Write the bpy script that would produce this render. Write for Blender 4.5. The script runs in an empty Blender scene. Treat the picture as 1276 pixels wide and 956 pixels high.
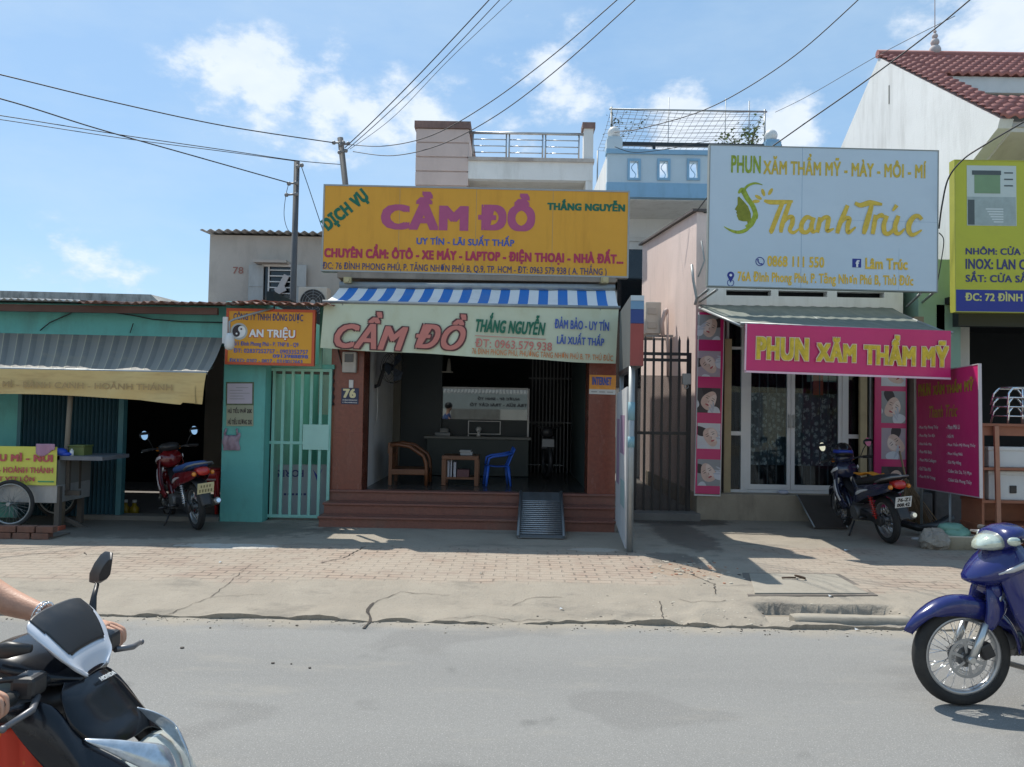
import bpy, bmesh, math, random
from mathutils import Vector, Matrix, noise
R = math.radians
random.seed(7)
S = bpy.context.scene
COL = S.collection

# ---------------------------------------------------------------- camera, sky, sun, exposure
F = 957.0
CAM_Z = 1.65
PITCH, ROLL = 1.9, 1.0
cam_d = bpy.data.cameras.new('camera'); cam = bpy.data.objects.new('camera', cam_d); COL.objects.link(cam)
cam_d.sensor_width = 36.0; cam_d.lens = 36.0 * F / 1276.0
cam_d.clip_start = 0.05; cam_d.clip_end = 3000
CR = Matrix.Rotation(R(90 + PITCH), 3, 'X') @ Matrix.Rotation(R(ROLL), 3, 'Z')
cam.matrix_world = Matrix.Translation((0, 0, CAM_Z)) @ CR.to_4x4()
S.camera = cam
S.view_settings.view_transform = 'Standard'; S.view_settings.look = 'None'
S.view_settings.gamma = 1.0; S.view_settings.use_curve_mapping = False
S.view_settings.exposure = 0.42

TO_SUN = Vector((-0.37, 0.504, 1.0)).normalized()
ELEV = math.asin(TO_SUN.z)
sun_d = bpy.data.lights.new('sun', 'SUN'); sun = bpy.data.objects.new('sun', sun_d); COL.objects.link(sun)
sun_d.energy = 3.8; sun_d.angle = R(0.5); sun_d.color = (1.0, 0.95, 0.86)
sun.rotation_euler = TO_SUN.to_track_quat('Z', 'Y').to_euler(); sun.location = TO_SUN * 60

def ray(px, py):
    return (CR @ Vector(((px - 638) / F, -(py - 478) / F, -1))).normalized()

W = bpy.data.worlds.new('World'); S.world = W; W.use_nodes = True
def build_world():
    nt = W.node_tree; N = nt.nodes; L = nt.links; N.clear()
    out = N.new('ShaderNodeOutputWorld'); bg = N.new('ShaderNodeBackground'); bg.inputs[1].default_value = 0.118
    sky = N.new('ShaderNodeTexSky'); sky.sky_type = 'NISHITA'; sky.sun_disc = False
    sky.sun_elevation = ELEV; sky.sun_rotation = math.atan2(TO_SUN.x, TO_SUN.y)
    sky.altitude = 0; sky.air_density = 1.0; sky.dust_density = 0.6; sky.ozone_density = 2.2
    tc = N.new('ShaderNodeTexCoord')
    def math_(op, a, b=None, clamp=False):
        n = N.new('ShaderNodeMath'); n.operation = op; n.use_clamp = clamp
        for i, v in enumerate((a, b)):
            if v is None: continue
            if isinstance(v, (int, float)): n.inputs[i].default_value = v
            else: L.new(v, n.inputs[i])
        return n.outputs[0]
    # cumulus: soft lobes round given sky directions, broken up by noise
    clouds = [(285, 98, 5.5, .95), (340, 105, 6.5, 1.1), (400, 122, 6.0, 1.05), (460, 140, 5.5, .95), (525, 150, 5, .8), (690, 95, 5.5, .72), (735, 125, 4.5, .65), (640, 150, 4, .4), (850, 160, 4.5, 1.0), (900, 165, 4, .95),
              (980, 165, 4.2, .95), (1235, 50, 7.5, 1.05), (1290, 70, 9, 1.1), (105, 350, 5.5, .6), (165, 348, 4, .45)]
    mask = None
    for cx, cy, rad, amp in clouds:
        d = ray(cx, cy)
        dp = N.new('ShaderNodeVectorMath'); dp.operation = 'DOT_PRODUCT'
        L.new(tc.outputs['Generated'], dp.inputs[0]); dp.inputs[1].default_value = d
        a = math_('ARCCOSINE', math_('MINIMUM', dp.outputs['Value'], 1.0))
        m = math_('MULTIPLY', math_('SUBTRACT', 1.0, math_('DIVIDE', a, R(rad)), True), amp)
        mask = m if mask is None else math_('MAXIMUM', mask, m)
    mp = N.new('ShaderNodeMapping'); mp.inputs['Scale'].default_value = (1, 1, 1.7); L.new(tc.outputs['Generated'], mp.inputs[0])
    nz = N.new('ShaderNodeTexNoise'); nz.inputs['Scale'].default_value = 13; nz.inputs['Detail'].default_value = 9; nz.inputs['Roughness'].default_value = .62
    L.new(mp.outputs[0], nz.inputs['Vector'])
    dens = math_('ADD', math_('MULTIPLY', mask, .85), math_('MULTIPLY', math_('SUBTRACT', nz.outputs[0], .52), 1.9))
    cr = N.new('ShaderNodeValToRGB'); cr.color_ramp.elements[0].position = .16; cr.color_ramp.elements[1].position = .66
    cr.color_ramp.interpolation = 'EASE'
    L.new(dens, cr.inputs[0])
    gate = math_('MULTIPLY', math_('MULTIPLY', cr.outputs[0], math_('MULTIPLY', mask, 4.0, True), True), .78)
    # thin veil of high cloud, thickening towards the horizon
    nz2 = N.new('ShaderNodeTexNoise'); nz2.inputs['Scale'].default_value = 3.2; nz2.inputs['Detail'].default_value = 6; nz2.inputs['Roughness'].default_value = .6
    mp2 = N.new('ShaderNodeMapping'); mp2.inputs['Scale'].default_value = (1, 1.3, 3.0); mp2.inputs['Location'].default_value = (3.1, .4, .2); L.new(tc.outputs['Generated'], mp2.inputs[0]); L.new(mp2.outputs[0], nz2.inputs['Vector'])
    veil = math_('MULTIPLY', math_('SUBTRACT', nz2.outputs[0], .40, True), 1.0, True)
    nz3 = N.new('ShaderNodeTexNoise'); nz3.inputs['Scale'].default_value = 30; nz3.inputs['Detail'].default_value = 5
    L.new(mp.outputs[0], nz3.inputs['Vector'])
    shade = N.new('ShaderNodeMixRGB'); shade.inputs[1].default_value = (4.8, 5.5, 6.4, 1); shade.inputs[2].default_value = (6.6, 6.9, 7.2, 1)
    L.new(math_('ADD', math_('MULTIPLY', cr.outputs[0], .75), math_('MULTIPLY', math_('SUBTRACT', nz3.outputs[0], .5), .8), True), shade.inputs[0])
    hs = N.new('ShaderNodeHueSaturation'); hs.inputs['Saturation'].default_value = 1.03; hs.inputs['Value'].default_value = 1.08
    L.new(sky.outputs[0], hs.inputs['Color'])
    ev_ = N.new('ShaderNodeMixRGB'); ev_.inputs[0].default_value = .55; L.new(hs.outputs[0], ev_.inputs[1]); ev_.inputs[2].default_value = (2.0, 3.55, 5.2, 1)   # humid, even air
    mx0 = N.new('ShaderNodeMixRGB'); L.new(veil, mx0.inputs[0]); L.new(ev_.outputs[0], mx0.inputs[1]); mx0.inputs[2].default_value = (4.3, 5.3, 6.2, 1)
    mx = N.new('ShaderNodeMixRGB'); L.new(gate, mx.inputs[0]); L.new(mx0.outputs[0], mx.inputs[1]); L.new(shade.outputs[0], mx.inputs[2])
    L.new(mx.outputs[0], bg.inputs[0]); L.new(bg.outputs[0], out.inputs[0])
build_world()

# ---------------------------------------------------------------- helpers
def at(px, py, Y):
    d = ray(px, py); t = Y / d.y
    return Vector((0, 0, CAM_Z)) + d * t
def gnd(px, py, z=0.1):
    d = ray(px, py); t = (z - CAM_Z) / d.z
    return Vector((0, 0, CAM_Z)) + d * t
def pxs(Y): return Y / F

MATS = {}
def M(name, col, rough=.6, metal=0., var=.12, scale=3., bump=0., bscale=40., dirt=0., dirtcol=(.06, .05, .04), dscale=(1.2, 1.2, .35), coat=0., spec=.5, emit=None, thr=.5):
    """Principled material with noise variation, grime patches (streaked by dscale) and fine bump."""
    if name in MATS: return MATS[name]
    m = bpy.data.materials.new(name); m.use_nodes = True; nt = m.node_tree; N = nt.nodes; L = nt.links
    b = N['Principled BSDF']; b.inputs['Roughness'].default_value = rough; b.inputs['Metallic'].default_value = metal
    b.inputs['Specular IOR Level'].default_value = spec
    if coat: b.inputs['Coat Weight'].default_value = coat; b.inputs['Coat Roughness'].default_value = .06
    tc = N.new('ShaderNodeTexCoord')
    n1 = N.new('ShaderNodeTexNoise'); n1.inputs['Scale'].default_value = scale; n1.inputs['Detail'].default_value = 6; n1.inputs['Roughness'].default_value = .65
    L.new(tc.outputs['Object'], n1.inputs['Vector'])
    mx = N.new('ShaderNodeMixRGB')
    mx.inputs[1].default_value = tuple(min(1, c * (1 - var * 1.6)) for c in col) + (1,)
    mx.inputs[2].default_value = tuple(min(1, c * (1 + var * 1.6)) for c in col) + (1,)
    L.new(n1.outputs[0], mx.inputs[0]); last = mx.outputs[0]
    if dirt:
        mp = N.new('ShaderNodeMapping'); mp.inputs['Scale'].default_value = dscale; L.new(tc.outputs['Object'], mp.inputs[0])
        n2 = N.new('ShaderNodeTexNoise'); n2.inputs['Scale'].default_value = 2.3; n2.inputs['Detail'].default_value = 9; n2.inputs['Roughness'].default_value = .7
        L.new(mp.outputs[0], n2.inputs['Vector'])
        rp = N.new('ShaderNodeValToRGB'); rp.color_ramp.elements[0].position = thr; rp.color_ramp.elements[1].position = min(1, thr + .22)
        L.new(n2.outputs[0], rp.inputs[0])
        ml = N.new('ShaderNodeMath'); ml.operation = 'MULTIPLY'; L.new(rp.outputs[0], ml.inputs[0]); ml.inputs[1].default_value = dirt
        m2 = N.new('ShaderNodeMixRGB'); L.new(ml.outputs[0], m2.inputs[0]); L.new(last, m2.inputs[1]); m2.inputs[2].default_value = (*dirtcol, 1)
        last = m2.outputs[0]
        if rough < .5:
            mr = N.new('ShaderNodeMath'); mr.operation = 'MULTIPLY_ADD'; L.new(ml.outputs[0], mr.inputs[0]); mr.inputs[1].default_value = .5; mr.inputs[2].default_value = rough
            L.new(mr.outputs[0], b.inputs['Roughness'])
    L.new(last, b.inputs['Base Color'])
    if bump:
        n3 = N.new('ShaderNodeTexNoise'); n3.inputs['Scale'].default_value = bscale; n3.inputs['Detail'].default_value = 5
        L.new(tc.outputs['Object'], n3.inputs['Vector'])
        bp = N.new('ShaderNodeBump'); bp.inputs['Strength'].default_value = bump; bp.inputs['Distance'].default_value = .02
        L.new(n3.outputs[0], bp.inputs['Height']); L.new(bp.outputs[0], b.inputs['Normal'])
    if emit: b.inputs['Emission Color'].default_value = (*col, 1); b.inputs['Emission Strength'].default_value = emit
    MATS[name] = m; return m

def glass_mat(name, tint=(.8, .85, .85), refl=1.0, trans=1.0):
    if name in MATS: return MATS[name]
    m = bpy.data.materials.new(name); m.use_nodes = True; nt = m.node_tree; N = nt.nodes; L = nt.links; N.clear()
    out = N.new('ShaderNodeOutputMaterial'); mix = N.new('ShaderNodeMixShader'); tr = N.new('ShaderNodeBsdfTransparent'); gl = N.new('ShaderNodeBsdfGlossy')
    tr.inputs[0].default_value = (*[c * trans for c in tint], 1); gl.inputs['Roughness'].default_value = .02; gl.inputs[0].default_value = (.9, .95, 1, 1)
    fr = N.new('ShaderNodeFresnel'); fr.inputs[0].default_value = 1.5
    ml = N.new('ShaderNodeMath'); ml.operation = 'MULTIPLY'; ml.use_clamp = True; L.new(fr.outputs[0], ml.inputs[0]); ml.inputs[1].default_value = refl
    L.new(ml.outputs[0], mix.inputs[0]); L.new(tr.outputs[0], mix.inputs[1]); L.new(gl.outputs[0], mix.inputs[2]); L.new(mix.outputs[0], out.inputs[0])
    MATS[name] = m; return m

ORG = {}      # world offset of things built in world coordinates
def org(o):
    while o is not None:
        if o.name in ORG: return ORG[o.name]
        o = o.parent
    return Vector((0, 0, 0))

def tag(o, label=None, cat=None, group=None, kind=None):
    for k, v in (('label', label), ('category', cat), ('group', group), ('kind', kind)):
        if v: o[k] = v
    return o
def thing(name, label, cat, loc=(0, 0, 0), rz=0., group=None, world=False, matrix=None):
    o = bpy.data.objects.new(name, None); COL.objects.link(o); o.empty_display_size = .1
    if matrix is not None: o.matrix_world = matrix
    else: o.location = loc; o.rotation_euler = (0, 0, rz)
    if world: ORG[o.name] = Vector(loc)
    return tag(o, label, cat, group)
def copy_tree(o, parent=None):
    c = o.copy(); COL.objects.link(c); c.parent = parent
    for ch in list(o.children): copy_tree(ch, c)
    return c

class MB:
    def __init__(s): s.b = bmesh.new(); s.X = Matrix.Identity(4)
    def v(s, p): return s.b.verts.new(s.X @ Vector(p))
    def face(s, pts, mi=0):
        vs = [s.v(p) for p in pts]
        f = s.b.faces.new(vs); f.material_index = mi; return s
    def box(s, x0, x1, y0, y1, z0, z1, mi=0):
        p = [s.v((x, y, z)) for z in (z0, z1) for y in (y0, y1) for x in (x0, x1)]
        for q in ((0, 2, 3, 1), (4, 5, 7, 6), (0, 1, 5, 4), (2, 6, 7, 3), (0, 4, 6, 2), (1, 3, 7, 5)):
            f = s.b.faces.new([p[i] for i in q]); f.material_index = mi
        return s
    def obox(s, c, sx, sy, sz, rot=None, mi=0):
        old = s.X; s.X = old @ Matrix.Translation(c) @ (rot.to_4x4() if rot is not None else Matrix.Identity(4))
        s.box(-sx / 2, sx / 2, -sy / 2, sy / 2, -sz / 2, sz / 2, mi); s.X = old; return s
    def prism(s, pts, d, mi=0):
        """closed polygon pts (3-D) pushed along vector d"""
        d = Vector(d); a = [s.v(p) for p in pts]; c = [s.v(Vector(p) + d) for p in pts]; n = len(pts)
        f = s.b.faces.new(a[::-1]); f.material_index = mi; f = s.b.faces.new(c); f.material_index = mi
        for i in range(n):
            f = s.b.faces.new((a[i], a[(i + 1) % n], c[(i + 1) % n], c[i])); f.material_index = mi
        return s
    def loft(s, rings, close=False, caps=True, mi=0):
        vs = [[s.v(p) for p in r] for r in rings]; n = len(vs[0]); m = len(vs)
        for i in range(m if close else m - 1):
            a, c = vs[i], vs[(i + 1) % m]
            for j in range(n):
                try: f = s.b.faces.new((a[j], a[(j + 1) % n], c[(j + 1) % n], c[j])); f.material_index = mi; f.smooth = True
                except ValueError: pass
        if caps and not close:
            for r in (vs[0][::-1], vs[-1]):
                try: f = s.b.faces.new(r); f.material_index = mi
                except ValueError: pass
        return s
    def tube(s, path, r, n=8, close=False, mi=0):
        P = [Vector(p) for p in path]; m = len(P); rings = []
        rr = r if isinstance(r, (list, tuple)) else [r] * m
        up = None
        for i in range(m):
            a = P[(i - 1) % m] if (close or i > 0) else P[i]; c = P[(i + 1) % m] if (close or i < m - 1) else P[i]
            t = (c - a).normalized()
            if up is None:
                up = Vector((0, 0, 1)) if abs(t.z) < .9 else Vector((1, 0, 0))
            u = t.cross(up)
            if u.length < 1e-5: u = t.orthogonal()
            u.normalize(); w = u.cross(t).normalized(); up = w
            rings.append([P[i] + (u * math.cos(k * 2 * math.pi / n) + w * math.sin(k * 2 * math.pi / n)) * rr[i] for k in range(n)])
        return s.loft(rings, close, True, mi)
    def cyl(s, a, c, r, n=16, r2=None, mi=0): return s.tube([a, c], [r, r if r2 is None else r2], n, mi=mi)
    def torus(s, c, axis, Rr, r, n=40, k=10, ry=None, mi=0):
        ax = Vector(axis).normalized(); u = ax.orthogonal().normalized(); w = ax.cross(u); c = Vector(c)
        rings = []
        for i in range(n):
            t = 2 * math.pi * i / n; d = u * math.cos(t) + w * math.sin(t)
            rings.append([c + d * (Rr + r * math.cos(q * 2 * math.pi / k)) + ax * ((ry or r) * math.sin(q * 2 * math.pi / k)) for q in range(k)])
        return s.loft(rings, True, False, mi)
    def disc(s, c, axis, r, n=24, rx=None, mi=0, thick=0):
        ax = Vector(axis).normalized(); u = Vector((1, 0, 0)) if abs(ax.x) < .9 else Vector((0, 1, 0)); u = (u - ax * u.dot(ax)).normalized(); w = ax.cross(u)
        pts = [Vector(c) + u * math.cos(2 * math.pi * i / n) * (rx or r) + w * math.sin(2 * math.pi * i / n) * r for i in range(n)]
        if thick: return s.prism(pts, ax * thick, mi)
        return s.face(pts, mi)
    def sphere(s, c, r, sx=1, sy=1, sz=1, seg=14, mi=0):
        rings = []
        for i in range(1, seg // 2):
            t = math.pi * i / (seg // 2)
            rings.append([Vector(c) + Vector((math.sin(t) * math.cos(2 * math.pi * j / seg) * r * sx, math.sin(t) * math.sin(2 * math.pi * j / seg) * r * sy, -math.cos(t) * r * sz)) for j in range(seg)])
        return s.loft(rings, False, True, mi)
    def grid(s, fn, nu, nv, mi=0, smooth=True):
        vs = [[s.v(fn(i / nu, j / nv)) for i in range(nu + 1)] for j in range(nv + 1)]
        for j in range(nv):
            for i in range(nu):
                f = s.b.faces.new((vs[j][i], vs[j][i + 1], vs[j + 1][i + 1], vs[j + 1][i])); f.smooth = smooth; f.material_index = mi
        return s
    def build(s, name, mats, parent=None, bevel=0., smooth=None, thick=0., sub=0, recalc=True):
        if recalc: bmesh.ops.recalc_face_normals(s.b, faces=s.b.faces[:])
        off = org(parent) if parent is not None else Vector((0, 0, 0))
        if off.length: bmesh.ops.translate(s.b, verts=s.b.verts[:], vec=-off)
        me = bpy.data.meshes.new(name); s.b.to_mesh(me); s.b.free()
        if not isinstance(mats, (list, tuple)): mats = [mats]
        for m in mats: me.materials.append(m)
        if smooth is not None:
            for p in me.polygons: p.use_smooth = smooth
        o = bpy.data.objects.new(name, me); COL.objects.link(o)
        if parent is not None: o.parent = parent
        if thick:
            md = o.modifiers.new('thick', 'SOLIDIFY'); md.thickness = thick; md.offset = 0
        if sub:
            md = o.modifiers.new('sub', 'SUBSURF'); md.levels = sub; md.render_levels = sub
        if bevel:
            md = o.modifiers.new('bevel', 'BEVEL'); md.width = bevel; md.segments = 2; md.limit_method = 'ANGLE'; md.angle_limit = R(40)
        return o
def base_origin(o):
    """put a single-mesh thing's origin at the middle of its foot"""
    me = o.data; xs = [v.co for v in me.vertices]
    c = Vector(((min(p.x for p in xs) + max(p.x for p in xs)) / 2, (min(p.y for p in xs) + max(p.y for p in xs)) / 2, min(p.z for p in xs)))
    me.transform(Matrix.Translation(-c)); o.location = o.location + c
    return o

FONT_CACHE = {}
def text_mesh(s, bold=0., shear=0., extrude=.0015, spacing=1.):
    """lettering as one flat mesh; weight is added by laying the glyphs over themselves a little to each side"""
    cu = bpy.data.curves.new('t', 'FONT'); cu.body = s; cu.size = 1; cu.offset = 0; cu.shear = shear; cu.extrude = 0; cu.resolution_u = 3
    cu.align_x = 'LEFT'; cu.space_character = spacing + bold * 1.5; cu.fill_mode = 'FRONT'
    o = bpy.data.objects.new('t', cu); COL.objects.link(o)
    dg = bpy.context.evaluated_depsgraph_get(); dg.update()
    me = bpy.data.meshes.new_from_object(o.evaluated_get(dg), depsgraph=dg)
    bpy.data.objects.remove(o); bpy.data.curves.remove(cu)
    V = [v.co.copy() for v in me.vertices]; Fc = [tuple(p.vertices) for p in me.polygons]; offs = [(0, 0)]
    if bold > .004:
        q_ = bold * 1.15; r_ = bold * .7
        offs += [(-q_, -r_), (q_, r_), (-q_, r_), (q_, -r_)] + ([(-q_, 0), (q_, 0), (0, -r_), (0, r_)] if bold > .03 else [])
    nv, nf = [], []
    for i, (dx, dy) in enumerate(offs):                 # every face a hair above the last, so that none lie in one plane
        for fi, f in enumerate(Fc):
            b0 = len(nv); z = i * .00031 + (fi % 11) * .000027
            nv += [(V[q].x + dx, V[q].y + dy, z) for q in f]; nf.append(tuple(range(b0, b0 + len(f))))
    m2 = bpy.data.meshes.new('t'); m2.from_pydata(nv, [], nf); bpy.data.meshes.remove(me); me = m2
    return me
def text(parent, s, cx, cy, w, h, z, m, bold=.012, shear=0., rot=0., name='lettering', spacing=1., flipx=False, depth=.003):
    """lettering fitted to a w x h box centred at (cx, cy) in the parent's local xy plane, standing depth proud of z"""
    me = text_mesh(s, bold, shear, spacing=spacing); me.name = name
    xs = [v.co.x for v in me.vertices]; ys = [v.co.y for v in me.vertices]
    x0, x1, y0, y1 = min(xs), max(xs), min(ys), max(ys)
    sx = w / max(1e-6, x1 - x0); sy = h / max(1e-6, y1 - y0)
    T = Matrix.Translation((cx, cy, z + depth)) @ Matrix.Rotation(rot, 4, 'Z') @ Matrix.Diagonal((sx * (-1 if flipx else 1), sy, 1, 1)) @ Matrix.Translation((-(x0 + x1) / 2, -(y0 + y1) / 2, 0))
    me.transform(T); me.materials.clear(); me.materials.append(m)
    o = bpy.data.objects.new(name, me); COL.objects.link(o); o.parent = parent
    return o

class Board:
    """a flat sign in the place: root Empty at its lower left corner, local x to the right, y up, z out of the face"""
    def __init__(s, name, label, cat, p00, p10, p01, group=None):
        p00, p10, p01 = Vector(p00), Vector(p10), Vector(p01)
        u = (p10 - p00); s.w = u.length; u.normalize(); v = p01 - p00; n = u.cross(v).normalized(); v = n.cross(u)
        s.h = (p01 - p00).dot(v)
        s.m = Matrix((u, v, n)).transposed().to_4x4(); s.m.translation = p00
        s.root = thing(name, label, cat, matrix=s.m, group=group); s.inv = s.m.inverted(); s.n = n; s.p = p00
    def px(s, px, py):
        d = ray(px, py); o = Vector((0, 0, CAM_Z)); t = (s.p - o).dot(s.n) / d.dot(s.n)
        return s.inv @ (o + d * t)
    def text(s, body, x0, y0, x1, y1, m, z=0., **k):
        a = s.px(x0, (y0 + y1) / 2); c = s.px(x1, (y0 + y1) / 2); e = s.px((x0 + x1) / 2, y0); g = s.px((x0 + x1) / 2, y1)
        ce = s.px((x0 + x1) / 2, (y0 + y1) / 2)
        return text(s.root, body, ce.x, ce.y, abs(c.x - a.x), abs(e.y - g.y), z, m, **k)
# ---------------------------------------------------------------- ground, road, pavement
def pn(x, y, s=1.0, o=0.0): return noise.noise(Vector((x * s + o, y * s + 3.7, o)))
def sheet_mat(name, build):
    m = bpy.data.materials.new(name); m.use_nodes = True; nt = m.node_tree; b = nt.nodes['Principled BSDF']
    tc = nt.nodes.new('ShaderNodeTexCoord'); build(nt, b, tc.outputs['Object']); return m
def nodes_fn(nt):
    N, L = nt.nodes, nt.links
    def put(n, i, v):
        if v is None: return
        if hasattr(v, 'is_linked'): L.new(v, n.inputs[i])
        else: n.inputs[i].default_value = v if not isinstance(v, tuple) or len(v) != 3 or n.inputs[i].type == 'VECTOR' else (*v, 1)
    def nz(vec, sc, det=6, ro=.6):
        n = N.new('ShaderNodeTexNoise'); L.new(vec, n.inputs['Vector']); n.inputs['Scale'].default_value = sc; n.inputs['Detail'].default_value = det; n.inputs['Roughness'].default_value = ro; return n.outputs[0]
    def ma(op, a, b=None, cl=False):
        n = N.new('ShaderNodeMath'); n.operation = op; n.use_clamp = cl; put(n, 0, a); put(n, 1, b); return n.outputs[0]
    def mix(f, a, b, bl='MIX'):
        n = N.new('ShaderNodeMixRGB'); n.blend_type = bl; put(n, 0, f); put(n, 1, a); put(n, 2, b); return n.outputs[0]
    def ss(v, a, b):
        n = N.new('ShaderNodeMapRange'); n.interpolation_type = 'SMOOTHSTEP'; put(n, 0, v); n.inputs[1].default_value = a; n.inputs[2].default_value = b; return n.outputs[0]
    def mapping(vec, sc=(1, 1, 1), rot=(0, 0, 0), loc=(0, 0, 0)):
        n = N.new('ShaderNodeMapping'); L.new(vec, n.inputs[0]); n.inputs['Scale'].default_value = sc; n.inputs['Rotation'].default_value = rot; n.inputs['Location'].default_value = loc; return n.outputs[0]
    return N, L, put, nz, ma, mix, ss, mapping

def road_nodes(nt, b, oc):
    N, L, put, nz, ma, mix, ss, mapping = nodes_fn(nt)
    sx = N.new('ShaderNodeSeparateXYZ'); L.new(oc, sx.inputs[0])
    c = mix(nz(mapping(oc, (.25, 1.3, 1)), .9, 8, .65), (.245, .242, .230), (.325, .32, .302))
    tr_ = ma('MULTIPLY', ma('ADD', ss(ma('ABSOLUTE', ma('SUBTRACT', sx.outputs[1], 4.9)), .5, .1), ss(ma('ABSOLUTE', ma('SUBTRACT', sx.outputs[1], 3.2)), .6, .1)), nz(mapping(oc, (.3, 2, 1)), 2.5, 6))
    c = mix(ma('MULTIPLY', tr_, .35), c, (.185, .185, .18))
    c = mix(ma('MULTIPLY', ss(nz(mapping(oc, (.8, 1.2, 1)), .55, 3, .5), .54, .57), .5), c, (.20, .195, .185))        # patched areas
    c = mix(ma('MULTIPLY', ss(nz(oc, 1.9, 3, .5), .63, .74), .55), c, (.11, .11, .105))                          # oil
    c = mix(ma('MULTIPLY', nz(oc, 26, 5, .7), .55), c, (.16, .157, .15))
    c = mix(ma('MULTIPLY', ss(nz(oc, 190, 2, .5), .50, .68), .55), c, (.12, .115, .11))          # aggregate
    c = mix(ma('MULTIPLY', ss(nz(oc, 110, 2, .5), .57, .68), .5), c, (.46, .45, .42))
    c = mix(ma('MULTIPLY', ss(nz(mapping(oc, (.5, 1.6, 1)), 1.7, 9, .7), .53, .72), .4), c, (.34, .315, .27))  # dust
    sx = N.new('ShaderNodeSeparateXYZ'); L.new(oc, sx.inputs[0])
    e = ss(ma('ADD', sx.outputs[1], ma('MULTIPLY', nz(oc, 2.2, 8, .65), .5)), 5.95, 6.25)
    c = mix(ma('MULTIPLY', e, .7), c, (.36, .31, .24))                                           # grit along the edge
    L.new(c, b.inputs['Base Color']); b.inputs['Roughness'].default_value = .85; b.inputs['Specular IOR Level'].default_value = .3
    bp = N.new('ShaderNodeBump'); bp.inputs['Strength'].default_value = .5; bp.inputs['Distance'].default_value = .008
    L.new(ma('ADD', nz(oc, 230, 3, .6), ma('MULTIPLY', nz(oc, 9, 5), 1.2)), bp.inputs['Height']); L.new(bp.outputs[0], b.inputs['Normal'])
ROADM = sheet_mat('road_asphalt', road_nodes)

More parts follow.
